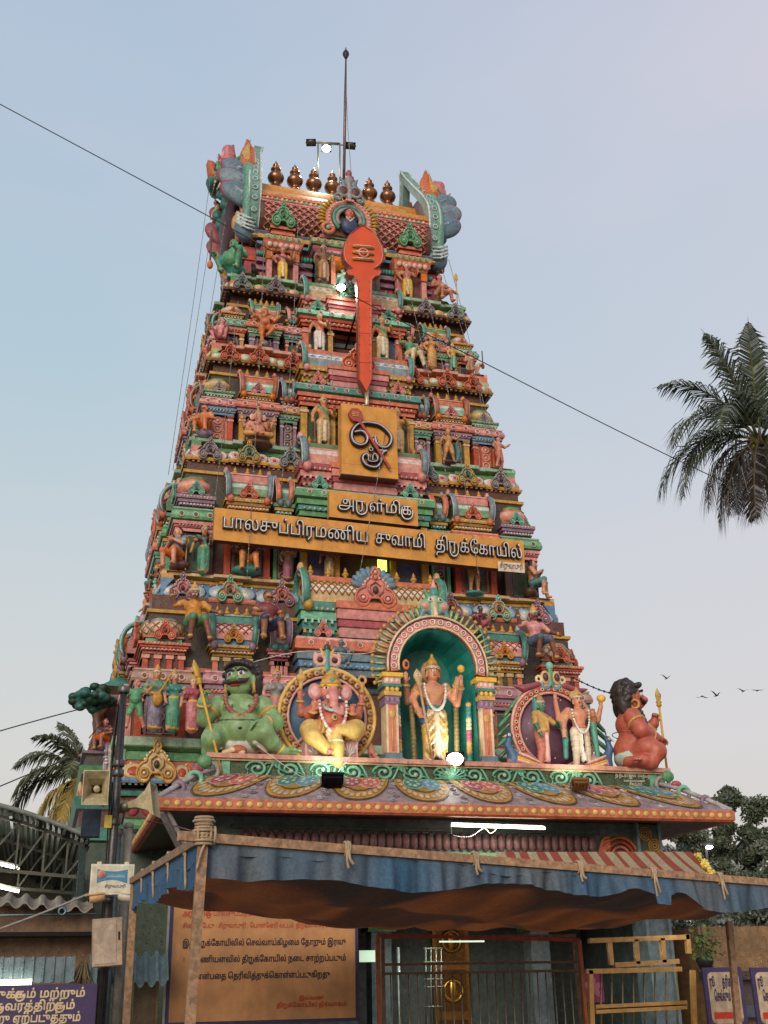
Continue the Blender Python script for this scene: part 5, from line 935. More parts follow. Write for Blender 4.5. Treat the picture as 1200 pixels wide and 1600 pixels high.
for (x_, y_, z_, h_, pose_, rz_, sk_, cl_, lab_) in ((-5.15, -1.7, 11.232, 1.0, 'sitn', -70, DSKIN, TEAL, 'dark seated figure in teal cloth on the left side ledge of the second storey'), (-5.15, 1.4, 11.232, 1.15, 'stride', -80, PSKIN, MAROON, 'striding figure in maroon cloth far back on the left side of the second storey'),
    (-4.5, -1.2, 15.262, .85, 'squat', -70, STEEL, MAROON, 'grey crouching figure on the left side ledge of the third storey'), (-4.0, -.9, 18.532, .75, 'sit', -75, DSKIN, GREEN, 'seated figure in green cloth on the left side ledge of the fourth storey'), (-6.4, -.4, 7.01, 1.0, 'squat', -75, mix(DSKIN, PINK, .3), BLUE, 'crouching figure in blue cloth in front of the left side shrine')):
    S = human(h_, pose_, sk_, cl_, 'short', None, GOLDC); tag(S.build('statue', h_/45, FIGP, None, (x_, y_, z_), R(rz_)), lab_, 'statue', FIGS)
# painted tree sculpture on the left side face
S = Sdf(); S.chain([(0, 0, 0), (.08, 0, .5), (.0, 0, .95), (-.2, 0, 1.2)], [.16, .12, .10, .07], BROWN, .05); S.chain([(.05, 0, .9), (.3, .05, 1.2)], [.08, .05], BROWN, .04)
for q in range(46):
    v = rng.normal(size=3); v = v/np.linalg.norm(v)*rng.uniform(.55, 1.0); S.ell((-.12 + v[0]*.50, v[1]*.45, 1.35 + v[2]*.32), (.13, .13, .10), (mix(DGREEN, DTEAL, .5), mix(DGREEN, TEAL, .4), dark(DGREEN, .2))[q % 3], .01)
tag(S.build('tree_sculpture', 0.03, FIGP, None, (-6.40, -2.1, 7.0)), 'dark green sculpted stucco tree leaning out from the left side of the tower', 'sculpture')
# ------------------------------------------------------------------ large figures on the parapet (ledge top z = 5.72)
ZP = 5.722
PP = 'large painted statues on the entrance hall parapet'
def hand(S, w, d, skin, r, curl=.5, n=None, spread=1., thumb=1):      # palm, four unequal bent fingers and a thumb; d = forearm direction, n = palm normal
    w = np.array(w, float); d = _norm(np.array(d, float)); n = _norm(np.array(n if n is not None else (0, -1, 0), float)); n = _norm(n - d*np.dot(n, d)); s = np.cross(d, n)
    S.ell(w + d*r*1.0, (r*.85, r*.85, r*.85), skin, r*.5); S.cap(w + d*r*.3, w + d*r*1.5, r*.62, r*.72, skin, r*.4)
    for q, L in zip((-1.5, -.5, .5, 1.5), (.82, 1.0, .95, .72)):
        a = w + d*r*1.7 + s*r*.46*q*spread; b = a + (d*math.cos(curl) + n*math.sin(curl))*r*1.0*L; c = b + (d*math.cos(curl*2.2) + n*math.sin(curl*2.2))*r*.85*L
        S.cap(a, b, r*.27, r*.24, skin, r*.12); S.cap(b, c, r*.24, r*.17, skin, r*.08)
    a = w + d*r*.5 + s*r*.6*thumb; b = a + (d*.6 + s*.75*thumb + n*.4)*r*.9; S.cap(a, b, r*.32, r*.27, skin, r*.2); S.cap(b, b + (d*.9 + n*.45)*r*.7, r*.26, r*.18, skin, r*.1)
def foot(S, a, d, skin, r):
    a = np.array(a, float); d = _norm(np.array(d, float)); s = np.cross(d, (0, 0, 1)); S.cap(a, a + d*r*2.2, r*.95, r*.75, skin, r*.6)
    for q in range(5): p = a + d*r*(2.7 - .12*abs(q - 1)) + s*r*.38*(q - 2); S.cap(p, p + d*r*.7, r*.24*(1.25 if q == 0 else 1), r*.2*(1.25 if q == 0 else 1), skin, r*.08); S.ell(p + d*r*.8 + (0, 0, r*.12), (r*.12, r*.12, r*.08), lite(skin, .6), 0)
def giant(skin, hairc, cloth, beads, turn=0, out=False):
    """kneeling pot bellied guardian, facing -y"""
    S = Sdf(); k = .06
    S.ell((0, .02, .42), (.40, .36, .34), skin, k); S.ell((0, -.10, .58), (.43, .38, .38), skin, k); S.ell((0, 0, .98), (.42, .28, .28), skin, k); S.cap((0, .02, 1.1), (.0, -.02, 1.28), .18, .15, skin, k)
    for s in (-1, 1): S.ell((s*.17, -.22, .98), (.16, .10, .13), skin, .05); S.ell((s*.16, -.325, .955), (.022, .022, .022), dark(skin, .6), .005)
    S.ell((0, -.47, .50), (.03, .03, .022), DARK, .01); S.tor((0, -.05, .72), (0, -.15, 1), .425, .012, dark(BROWN, .4), .01)
    if out: S.chain([(.12, .04, .26), (.34, -.26, .44), (.46, -.42, .44)], [.23, .22, .18], skin, .06); S.chain([(.46, -.42, .42), (.62, -.36, .24), (.80, -.28, .12)], [.175, .15, .09], skin, .04); S.tor((.77, -.29, .15), (.7, .3, -.5), .10, .022, YELLOW, .01); foot(S, (.82, -.30, .08), (.75, -.6, 0), skin, .105)
    else: S.chain([(.12, .08, .22), (.42, -.20, .36), (.50, -.42, .32)], [.22, .22, .19], skin, .06); S.chain([(.50, -.40, .30), (.50, -.25, .12), (.48, .1, .10)], [.18, .15, .11], skin, .05); foot(S, (.60, -.42, .07), (.5, -.8, 0), skin, .095)   # right side: knee on the ledge
    S.chain([(-.12, .08, .24), (-.46, -.22, .40), (-.52, -.40, .32)], [.22, .22, .19], skin, .06); S.chain([(-.52, -.40, .30), (-.54, -.25, .10), (-.50, .2, .10)], [.18, .15, .11], skin, .05)
    S.ell((0, .02, .26), (.44, .36, .22), cloth, .04); S.chain([(-.40, -.20, .60), (-.5, -.12, .36), (-.34, -.25, .16)], [.03, .03, .03], WHITE, .02); S.chain([(.30, -.36, .26), (.5, -.2, .16)], [.05, .07], cloth, .03)
    S.ell((-.02, -.40, .10), (.16, .10, .10), rgb(176, 96, 60), .03); S.chain([(-.28, -.36, .06), (-.12, -.44, .10), (.06, -.44, .05)], [.05, .05, .05], CREAM, .02)
    S.M = np.array(Matrix.Translation((0, -.04, 0)) @ Matrix.Translation((0, 0, 1.30)) @ Matrix.Scale(1.16, 4) @ Matrix.Translation((0, 0, -1.30)) @ Matrix.Rotation(R(turn), 4, 'Z') @ Matrix.Translation((0, .04, 0))); S.sc = 1.16; h = np.array((0, -.06, 1.50)); S.ell(h, (.235, .225, .27), skin, .03); S.ell(h + (0, -.05, -.14), (.19, .17, .14), skin, .05); S.chain([h + (0, -.21, .06), h + (0, -.28, -.03)], [.035, .06], skin, .02)
    for s in (-1, 1):
        S.ell(h + (s*.05, -.25, -.045), (.035, .035, .028), skin, .01); S.ell(h + (s*.10, -.195, .05), (.062, .04, .04), WHITE, .005); S.dec(h + (s*.10, -.235, .05), (.028, .05, .03), DARK); S.chain([h + (s*.03, -.225, .10), h + (s*.10, -.225, .125), h + (s*.19, -.16, .10)], [.016, .024, .012], DARK, .006)
        S.chain([h + (0, -.255, -.095), h + (s*.08, -.25, -.09), h + (s*.17, -.20, -.08), h + (s*.22, -.15, -.02)], [.034, .044, .034, .012], rgb(60, 30, 24), .01)
        S.ell(h + (s*.235, -.01, -.02), (.03, .045, .08), skin, .02); S.tor(h + (s*.25, -.03, -.16), (1, 0, .1), .075, .024, GOLDC, 0)
        S.ell(h + (s*.11, -.16, -.06), (.07, .06, .06), skin, .03)
    S.chain([h + (-.06, -.225, -.145), h + (.06, -.225, -.145)], [.024, .024], rgb(150, 54, 44), .01); S.ell(h + (0, -.225, .14), (.02, .012, .02), DARK, 0)
    S.ell(h + (0, .08, .11), (.30, .25, .26), hairc, .01); S.ell(h + (.20, .12, -.12), (.14, .16, .24), hairc, .02); S.ell(h + (-.20, .14, -.12), (.12, .14, .22), hairc, .02)
    for q in range(64):
        a = rng.uniform(-.25, math.pi + .25); e = rng.uniform(-.7, 1.0); v = np.array((math.cos(a)*.31*math.cos(e*.9), abs(math.sin(a))*.24*math.cos(e) + .05, .05 + .30*math.sin(e))); 
        if v[1] < .06 and v[2] < .10: v[1] += .07
        S.ell(h + v, (.062, .062, .058), hairc, .012)
    for q in range(9): t = q/8; S.ell(h + (-.22 + .44*t, -.10 - .10*math.sin(math.pi*t), .19 + .06*math.sin(math.pi*t)), (.055, .055, .05), hairc, .01)
    S.M = None; S.sc = 1.
    for q in range(17):                                          # bead garland
        t = q/16; a = math.pi*(1 + t); S.ell((.29*math.cos(a), -.22 - .15*math.sin(math.pi*t), 1.17 + .42*math.sin(a)*.95), (.052, .045, .05), beads, .004)
    S.tor((0, -.44, .72), (0, 1, 0), .055, .025, rgb(170, 120, 60), .005)
    return S
PARTS = {}
# green guardian, left end
g0 = tuple(np.array((-3.92, -8.60, ZP)))
grn = rgb(132, 164, 110); G = giant(grn, rgb(44, 32, 30), WHITE, rgb(150, 84, 66), -24, True)
G.chain([(-.42, .0, 1.06), (-.66, -.10, .74), (-.70, -.30, 1.02)], [.17, .15, .115], grn, .05); G.tor((-.55, -.06, .90), (-.6, -.2, -.8), .165, .028, GOLDC, .01); G.tor((-.695, -.27, .97), (0, -.5, .8), .12, .022, GOLDC, .01); hand(G, (-.70, -.30, 1.05), (.05, -.15, 1), grn, .085, 1.05, (.95, -.3, 0), 1.0, -1)
G.chain([(.42, .0, 1.06), (.66, -.10, .70), (.44, -.38, .60)], [.18, .17, .12], grn, .05); G.tor((.54, -.04, .90), (.55, -.2, -.8), .18, .03, GOLDC, .01); G.tor((.50, -.32, .63), (-.7, -.8, -.2), .125, .022, GOLDC, .01); hand(G, (.43, -.40, .60), (-.9, -.35, -.1), grn, .09, .45, (0, -.5, -1), 1.1, -1)
o = tag(G.build('statue', .0165, GLOSS, None, g0, R(-8)), 'huge green skinned kneeling guardian with curly black hair and moustache gripping a golden spear', 'statue', PP)
def vel(h, blade, col=rgb(214, 168, 50)):
    m = MB(); m.tube([(0, 0, 0), (0, 0, h)], .026, col, 8); m.lathe((0, 0, h - .02), [(.03, 0), (.06, .03), (.045, .08), (.07, .10), (.03, .14)], col, 10)
    pr = [(.03, .10), (.10, .14), (.16, .20), (.15, .25), (.19, .32), (.20, .40), (.15, .52), (.07, .62), (.004, .70)]; m.lathe((0, 0, h), [(r*blade, z*blade) for r, z in pr], col, 12, sq=(1, .42))
    for q in range(3): m.box(-.09*blade, .09*blade, -.095*blade, -.07*blade, h + (.36 + .045*q)*blade, h + (.38 + .045*q)*blade, WHITE)
    m.ell((0, -.10*blade, h + .41*blade), (.025*blade, .02*blade, .025*blade), RED, 6, 4); return m
b = np.array(at(349, 1218, -9.18)); t = np.array(at(312, 1068, -8.95)); hh = np.linalg.norm(t - b)
o = vel(hh, .72).build('spear', GLOSS, None, tuple(b)); o.rotation_euler = Vector(t - b).to_track_quat('Z', 'Y').to_euler(); tag(o, 'golden leaf bladed spear held upright by the green giant statue', 'spear')
# red guardian, right end, in profile
red = rgb(188, 92, 70); G = giant(red, rgb(48, 36, 34), mix(MINT, WHITE, .55), rgb(52, 66, 50))
G.chain([(-.42, .0, 1.06), (-.56, -.12, .74), (-.36, -.42, .62)], [.18, .16, .12], red, .05); G.tor((-.50, -.05, .92), (-.4, -.3, -.8), .175, .028, GOLDC, .01); G.tor((-.42, -.34, .65), (.6, -.8, -.2), .125, .022, GOLDC, .01); hand(G, (-.35, -.44, .61), (.5, -.9, -.1), red, .09, .45, (0, -.4, -1), 1.1, 1)
G.chain([(.42, .0, 1.06), (.52, -.30, .82), (.34, -.60, 1.06)], [.17, .15, .115], red, .05); G.tor((.36, -.56, 1.02), (-.5, -.6, .6), .12, .022, GOLDC, .01); hand(G, (.33, -.61, 1.08), (-.25, -.25, 1), red, .085, 1.05, (-.9, .1, 0), 1.0, 1)
G.chain([(-.62, -.1, .12), (-.62, .2, .10)], [.12, .09], red, .04); foot(G, (-.60, .24, .09), (-.8, -.5, 0), red, .10)
o = tag(G.build('statue', .0165, GLOSS, None, (4.28, -8.72, ZP), R(74)), 'reddish brown kneeling guardian with thick black hair at the right end of the parapet', 'statue', PP)
b = np.array(at(1031, 1200, -8.9)); t = np.array(at(1027, 1100, -8.9)); hh = t[2] - b[2]
tag(vel(hh, .56).build('spear', GLOSS, None, (t[0] + .02, -8.95, ZP), (0, R(-1), R(40))), 'golden leaf bladed spear held by the red brown guardian at the right end', 'spear')

# seated elephant headed deity on a pink throne inside a round halo
c = np.array(at(511, 1112, -8.35)); xg = float(c[0]); Rr = .94; zc = 6.68
halo = tag(empty('halo_frame', (xg, -8.3, ZP)), 'round halo frame with blue disc and row of gilded bosses behind the elephant headed deity', 'frame'); oh = (-xg, 8.3, -ZP)
m = MB(); m.lathe((xg, -8.30, zc), [(.90, .0, rgb(74, 112, 140)), (.90, .06, rgb(74, 112, 140))], STEEL, 40, axis='y'); m.build('backing_disc', GLOSS, halo, oh)
m = MB(); m.torus((xg, -8.36, zc), .97, .045, mix(YELLOW, CREAM, .3), 56, 8); m.torus((xg, -8.36, zc), .79, .03, mix(PINK, CREAM, .3), 56, 8); m.torus((xg, -8.31, zc), .88, .08, dark(DGOLD, .35), 56, 8)
for q in range(30): t = R(-52 + 284*q/29); m.ell((xg + .88*math.cos(t), -8.40, zc + .88*math.sin(t)), (.062, .04, .062), GOLDC if q % 2 else mix(GOLDC, CREAM, .45), 10, 6); m.ell((xg + .88*math.cos(t), -8.44, zc + .88*math.sin(t)), (.028, .02, .028), ROSE, 6, 4)
m.build('ring', GLOSS, halo, oh)
S = Sdf()
for s in (-1, 1):
    S.tor((s*.15, 0, .16), (0, 1, 0), .10, .045, mix(PINK, CREAM, .3)).ell((s*.15, -.02, .16), (.06, .06, .06), MAROON, .005).tor((s*.13, 0, -.03), (0, 1, 0), .085, .04, STEEL).cap((s*.08, 0, .28), (s*.14, 0, .40), .05, .02, GOLDC).ell((s*.24, 0, .24), (.05, .04, .09), mix(PINK, CREAM, .3))
S.cap((0, 0, -.05), (0, 0, .34), .06, .06, TEAL).ell((0, 0, .42), (.07, .06, .09), DGREEN, .02)
S.build('crest', .012, GLOSS, halo, (0, -.06, zc + .98 - ZP))
for s in (-1, 1):
    m = MB(); P = spline([(s*.86, 0, .50), (s*.98, -.02, .16), (s*1.2, -.03, .08), (s*1.42, -.02, .22), (s*1.36, -.02, .50), (s*1.24, -.02, .68), (s*1.34, -.02, .86), (s*1.46, 0, .94)], 4); n = len(P); m.tube(P, [.05 + .07*math.sin(math.pi*(i/(n-1))**.8) for i in range(n)], mix(SALMON, CREAM, .25), 8, flat=.5)
    m.tube([(p[0] + s*.02, p[1] - .06, p[2]) for p in P[4:-6]], .035, MINT if s > 0 else GREEN, 6); m.tube([(p[0] - s*.05, p[1] - .05, p[2] + .02) for p in P[3:-3]], .024, RED, 5)
    for i in range(3, n - 4, 2): m.ell(P[i] + (s*.055, -.05, 0), (.03, .025, .03), CREAM, 6, 4)
    m.build('makara_tail', GLOSS, halo)
th = MB(); tp = mix(PINK, WHITE, .35); th.box(-.52, .52, -.10, .30, 0, .44, tp); th.box(-.56, .56, -.14, .32, .40, .47, lite(tp, .2)); th.box(-.56, .56, -.14, .32, 0, .06, lite(tp, .2))
for s in (-1, 1):
    th.box(*sorted((s*.18, s*.48)), -.115, -.09, .09, .38, mix(PINK, LILAC, .4))
    for q in range(6): t = R(15 + 30*q); th.tube([(s*.33, -.12, .10), (s*.33 + .13*math.cos(t), -.125, .12 + .22*math.sin(t))], [.01, .022], WHITE, 5)
tag(th.build('throne', GLOSS, None, (xg - .02, -8.72, ZP)), 'pale pink painted throne block under the elephant headed deity', 'throne')
S = Sdf(); pk = rgb(206, 116, 92); ye = rgb(214, 174, 92)
S.ell((0, .0, .64), (.28, .22, .26), pk, .05); S.ell((0, -.08, .72), (.30, .25, .26), rgb(198, 96, 70), .05); S.ell((0, .02, 1.02), (.30, .18, .18), pk, .05)
S.chain([(-.12, -.05, .56), (-.44, -.18, .56), (-.44, -.30, .42), (-.16, -.36, .16)], [.19, .19, .17, .12], ye, .06); foot(S, (-.14, -.36, .09), (.1, -1, 0), pk, .06)
S.chain([(.12, -.05, .56), (.46, -.20, .60), (.40, -.30, .55), (.06, -.38, .54)], [.18, .18, .15, .10], ye, .06); foot(S, (.06, -.40, .55), (-1, -.3, 0), pk, .05)
for q in range(6): S.chain(spline([(-.14, -.32, .52 - .02*q), (.0, -.37, .36 - .055*q), (.14, -.30, .44 - .05*q)], 2), [.030]*5, (ye, lite(ye, .4), mix(ye, ORANGE, .4))[q % 3], .012)
S.chain([(.02, -.34, .5), (.05, -.38, .2), (.06, -.38, -.08)], [.10, .13, .12], ye, .04)
for q in range(4): S.tor((.05, -.37, .30 - .11*q), (.1, .2, 1), .115, .018, lite(ye, .4), .012)
for s in (-1, 1):
    for q in range(4): S.tor((s*(.22 + .07*q), -.16, .57), (1, 0, .2*s), .185, .016, mix(ye, ORANGE, .35), .012)
    S.chain([(s*.26, .02, 1.06), (s*.42, -.02, .86), (s*.40, -.20, .92)], [.11, .09, .07], pk, .04); hand(S, (s*.39, -.22, .93), (-.05*s, -.35, .9), pk, .062, .2 if s < 0 else .7, (0, -1, 0), 1.1, -s); S.tor((s*.395, -.2, .90), (0, -.5, 1), .075, .022, GOLDC, .01)
    S.chain([(s*.27, .08, 1.06), (s*.56, .04, .92), (s*.62, -.04, 1.18)], [.10, .085, .06], dark(pk, .15), .04); hand(S, (s*.62, -.05, 1.20), (0, -.1, 1), pk, .06, .6, (0, -1, 0), 1., -s); S.tor((s*.615, -.04, 1.13), (0, -.2, 1), .07, .02, GOLDC, .01)
    S.cap((s*.62, -.12, 1.36), (s*.62, -.12, 1.50), .03, .05, GOLDC, .01)
    if s < 0: S.ell((s*.62, -.12, 1.58), (.10, .08, .09), GOLDC, .01); S.ell((s*.62, -.12, 1.70), (.04, .04, .06), GOLDC, .02)
    else: S.tor((s*.62, -.12, 1.60), (0, 1, 0), .07, .028, GOLDC)
    S.ell((s*.31, .02, 1.36), (.14, .035, .17), mix(PINK, pk, .5), .02); S.ell((s*.31, -.012, 1.35), (.09, .02, .12), lite(PINK, .15), .005)
    S.cap((s*.10, -.20, 1.22), (s*.13, -.30, 1.17), .034, .02, WHITE, .005); S.dec((s*.12, -.15, 1.40), (.045, .08, .022), WHITE); S.dec((s*.12, -.17, 1.40), (.02, .08, .022), DARK); S.dec((s*.12, -.15, 1.445), (.06, .08, .010), DARK)
hd = mix(pk, PINK, .45); S.ell((0, -.02, 1.36), (.20, .18, .20), hd, .03); S.chain([(0, -.16, 1.34), (0, -.25, 1.20), (.0, -.29, 1.05), (.05, -.29, .92), (.15, -.29, .90), (.16, -.30, .99)], [.105, .095, .08, .07, .058, .045], hd, .03)
for q in range(5): S.tor((0, -.235 - .012*q, 1.22 - .055*q), (0, .4, 1), .088 - .004*q, .010, lite(hd, .25), .006)
S.tor((.0, -.20, 1.02), (0, -.6, .8), .17, .03, mix(STEEL, WHITE, .4), .008); S.ell((0, -.35, .78), (.06, .03, .07), GOLDC, .01); S.ell((0, -.375, .78), (.03, .02, .03), DGREEN, 0)
S.ell((0, -.01, 1.52), (.21, .18, .10), GOLDC, .01); S.ell((0, .0, 1.60), (.18, .15, .12), rgb(190, 140, 40), .01); S.ell((0, .02, 1.70), (.09, .08, .09), GOLDC, .02); S.ell((0, -.17, 1.56), (.055, .03, .05), GREEN, .005); S.tor((0, -.01, 1.47), (0, -.15, 1), .205, .026, YELLOW, .004)
for q in range(27):
    t = q/26; a = math.pi*(1 + t); S.ell((.27*math.cos(a), -.20 - .16*math.sin(math.pi*t), 1.12 + .62*math.sin(a)), (.036, .034, .036), WHITE if q % 3 else PINK, .003)
tag(S.build('statue', .0125, GLOSS, None, (xg - .02, -8.72, ZP)), 'seated elephant headed deity in yellow silk with garland and four arms on a pink throne', 'statue', PP)

# arched shrine with the standing spear bearing deity
xa = .09; ZA = 7.72
shr = tag(empty('arched_shrine', (xa, -8.2, ZP)), 'teal lined arched shrine ringed with peacock feathers and pink scrollwork', 'shrine'); oa = (-xa, 8.2, -ZP)
m = MB(); nb = 18; tl = rgb(28, 140, 128); V = []
prof_ = [(xa - .82, ZP)] + [(xa + .82*math.cos(math.pi - math.pi*q/nb), ZA + .82*math.sin(math.pi*q/nb)) for q in range(nb + 1)] + [(xa + .82, ZP)]
n = len(prof_); V = [(p[0], -8.62, p[1]) for p in prof_] + [(xa + (p[0] - xa)*.72, -7.75, ZP + (p[1] - ZP)*.93) for p in prof_]
m.add(V, [(q, q + 1, n + q + 1, n + q) for q in range(n - 1)] + [tuple(range(2*n - 1, n - 1, -1))], [mix(tl, DTEAL, .1 + .2*(q % 2)) for q in range(n - 1)] + [mix(tl, DTEAL, .45)], False); m.build('niche', GLOSS, shr, oa)
m = MB(); pr = mix(SALMON, PINK, .45)
def arcp(r, t): return (xa + r*math.cos(t), ZA + r*math.sin(t))
A = [R(-8 + 196*q/30) for q in range(31)]
m.prism([arcp(.84, t) for t in A] + [arcp(1.07, t) for t in reversed(A)], -8.72, -8.50, pr, dark(pr, .3)); 
for r_, c_ in ((.845, CREAM), (1.07, CREAM), (1.03, MAROON)): m.tube([(arcp(r_, t)[0], -8.73, arcp(r_, t)[1]) for t in A], .024 if c_ is CREAM else .012, c_, 6)
for q in range(18):
    t = R(-2 + 184*q/17); p = arcp(.945, t); m.torus((p[0], -8.735, p[1]), .055, .014, lite(pr, .55), 12, 5); m.ell((p[0], -8.735, p[1]), (.02, .02, .02), CREAM, 6, 4)
m.build('arch_band', GLOSS, shr, oa)
for q in range(37):
    t = R(-16 + 212*q/36)
    if 82 < math.degrees(t) < 98: continue
    m = MB(); d = np.array((math.cos(t), 0, math.sin(t))); a = np.array((xa, -8.60, ZA)); s_ = np.cross(d, (0, 1, 0)); P = [a + d*1.09, a + d*1.20, a + d*1.30, a + d*1.36]
    m.tube(P, [.035, .05, .045, .02], mix(GREEN, TEAL, .4) if q % 2 else mix(MINT, GREEN, .4), 6, flat=.6); m.tube([p + (0, -.035, 0) for p in P[:3]], [.012, .024, .012], mix(YELLOW, MINT, .4), 5); m.ell(a + d*1.37 + (0, -.03, 0), (.045, .03, .045), rgb(196, 148, 60), 8, 5); m.build('feather', GLOSS, shr, oa)
for s in (-1, 1):
    m = MB(); x = s*1.0; m.box(x - .20, x + .20, -.62, -.10, 0, .10, STEEL); m.box(x - .17, x + .17, -.58, -.12, .10, .20, dark(STEEL, .2)); m.box(x - .12, x + .12, -.52, -.15, .20, 1.18, SALMON); m.box(x - .125, x - .08, -.53, -.15, .2, 1.18, CREAM); m.box(x + .08, x + .125, -.53, -.15, .2, 1.18, CREAM)
    m.ell((x, -.53, .98), (.07, .03, .09), GOLDC, 10, 6); m.bar((x, -.53, .25), (x, -.53, .9), .018, GOLDC)
    for z0, z1, o_, c_ in ((1.18, 1.34, .02, LILAC), (1.34, 1.42, .05, GOLDC), (1.42, 1.52, .0, CREAM), (1.52, 1.58, .06, dark(TEAL, .2)), (1.58, 1.72, .04, mix(PINK, CREAM, .4)), (1.72, 1.80, .09, YELLOW)): m.box(x - .13 - o_, x + .13 + o_, -.54 - o_, -.12, z0, z1, c_)
    for z, c_ in ((1.26, LILAC), (1.65, lite(PINK, .4)), (1.47, YELLOW)):
        for q in range(3): m.ell((x - .10 + .10*q, -.57, z), (.045, .03, .06), c_, 8, 5)
    m.build('pillar', GLOSS, shr)
S = Sdf()
for s in (-1, 1):
    S.tor((s*.17, 0, .12), (0, 1, 0), .11, .05, STEEL).ell((s*.17, 0, .34), (.15, .07, .15), mix(MINT, GREEN, .4), .03).ell((s*.20, -.05, .33), (.08, .05, .08), mix(SALMON, PINK, .5), .01).cap((s*.10, 0, .5), (s*.2, 0, .68), .07, .03, GREEN).tor((s*.30, 0, .0), (0, 1, 0), .07, .035, lite(STEEL, .4)).ell((s*.11, -.08, .46), (.05, .03, .05), WHITE, .005).dec((s*.11, -.11, .46), .028, DARK)
S.cap((0, -.02, -.1), (0, -.02, .5), .06, .09, mix(CREAM, GREEN, .4)).ell((0, -.03, .62), (.10, .08, .13), TEAL, .02).cap((0, 0, .7), (0, 0, .92), .07, .02, PINK).cap((0, -.06, .28), (0, -.1, .12), .04, .05, CREAM)
S.build('lion_crest', .014, GLOSS, shr, (0, -.42, 2.98))
S = Sdf(); sk = rgb(214, 142, 108); H = 1.82
human(H, 'bless', sk, ye, 'dhoti', None, rgb(190, 150, 50), DARK, 'man', extra=0, Sd=S, trim=TEAL, jewel=True, shift=(0, 0))
for s in (-1, 1):
    S.chain([(s*.25, .06, 1.40), (s*.46, .04, 1.12), (s*.52, -.06, 1.42)], [.08, .065, .05], sk if s > 0 else dark(sk, .5), .03); hand(S, (s*.52, -.07, 1.45), (0, -.1, 1), sk, .048, .1, (0, -1, 0), .9, -s); S.tor((s*.515, -.05, 1.38), (0, -.3, 1), .058, .02, GOLDC)
S.ell((.52, -.10, 1.72), (.07, .06, .07), YELLOW, .01); S.ell((-.52, -.10, 1.74), (.07, .02, .10), ORANGE, .01); S.ell((-.52, -.12, 1.74), (.03, .02, .045), DARK, 0)
for q in range(7):
    for s in (-1, 1): S.chain(spline([(s*.04, -.16, .98 - .13*q), (s*.13, -.15, .86 - .13*q), (s*.20, -.06, .92 - .12*q)], 2), [.020]*5, (lite(ye, .35), mix(ye, BROWN, .45))[q % 2], .008)
for q in range(8): S.cap((-.03*(1 if q % 2 else -1), -.19, .80 - .085*q), (.03*(1 if q % 2 else -1), -.19, .715 - .085*q), .012, .012, WHITE, .002)
S.chain([(-.19, -.05, .98), (-.22, -.06, .80)], [.08, .09], rgb(40, 80, 130), .03)
for q in range(25): t = q/24; a = math.pi*(1 + t); S.ell((.20*math.cos(a), -.14 - .07*math.sin(math.pi*t), 1.40 + .46*math.sin(a)), (.028, .026, .03), WHITE, .002)
for q in range(5): S.ell((.04*(q - 2), -.17, 1.24 + .015*abs(q-2)), (.03, .02, .05), GOLDC, .005)
S.ell((0, .06, 1.66), (.20, .04, .22), DGOLD, .02)
for sx, px in ((-1, .66), (-1, .36), (1, .42), (1, .62)):
    n_ = 16
    for q in range(n_): S.ell((sx*px + (.03*q/n_)*sx, .06 if px < .5 else -.05, .06 + 1.1*q/n_), (.055, .055, .05), (mix(DGREEN, GOLDC, .3) if px < .5 else (TEAL, GOLDC, ROSE, CREAM)[q // 3 % 4]), .01)
_o = S.build('statue', .0125, GLOSS, None, (xa - .06, -8.50, ZP)); _o.scale = (1.14, 1.1, 1.17)
tag(_o, 'standing four armed deity in golden silk with tall crown inside the arched shrine', 'statue', PP)
tag(vel(1.58, .50, rgb(200, 160, 110)).build('spear', GLOSS, None, (xa - .20, -8.80, ZP + .02), (R(-2), R(-8), 0)), 'slender leaf bladed spear leaning on the standing deity in the arched shrine', 'spear')

# two standing figures in front of a purple round halo
xc = 2.73
hal = tag(empty('halo_frame', (xc, -8.3, ZP)), 'round halo frame with purple starry disc and green leaf fringe right of the shrine', 'frame'); oc = (-xc, 8.3, -ZP); zc = 6.62
m = MB(); m.lathe((xc, -8.28, zc), [(.88, 0, rgb(112, 76, 98)), (.88, .06, rgb(112, 76, 98))], ROSE, 40, axis='y')
for q in range(7): a = rng.uniform(0, 6.28); r_ = rng.uniform(.2, .75); m.ell((xc + r_*math.cos(a), -8.285, zc + r_*math.sin(a)), (.02, .012, .02), CREAM, 6, 4)
m.build('backing_disc', GLOSS, hal, oc)
m = MB(); m.torus((xc, -8.33, zc), .94, .034, mix(PINK, CREAM, .3), 56, 8); m.torus((xc, -8.33, zc), .78, .03, mix(PINK, CREAM, .3), 56, 8); m.torus((xc, -8.29, zc), .86, .075, RED, 56, 8)
for q in range(30): t = R(-50 + 280*q/29); m.torus((xc + .86*math.cos(t), -8.37, zc + .86*math.sin(t)), .032, .013, CREAM, 10, 5); m.ell((xc + .86*math.cos(t), -8.38, zc + .86*math.sin(t)), (.014, .014, .014), DARK, 6, 4)
m.build('ring', GLOSS, hal, oc)
for s in (-1, 1):
    for q in range(8):
        m = MB(); t = R(70 - 13*q) if s > 0 else R(110 + 13*q); p = np.array((xc + .98*math.cos(t), -8.24, zc + .98*math.sin(t))); d = np.array((s*(.18 + .02*q), 0, -.26)); m.tube([p, p + d*.5, p + d, p + d*1.15], [.05, .075, .06, .02], (GREEN, mix(GREEN, DGREEN, .5))[q % 2], 6, flat=.6); m.tube([p + (0, -.04, 0), p + d*.9 + (0, -.05, 0)], .016, CREAM, 5); m.build('leaf', GLOSS, hal, oc)
S = Sdf()
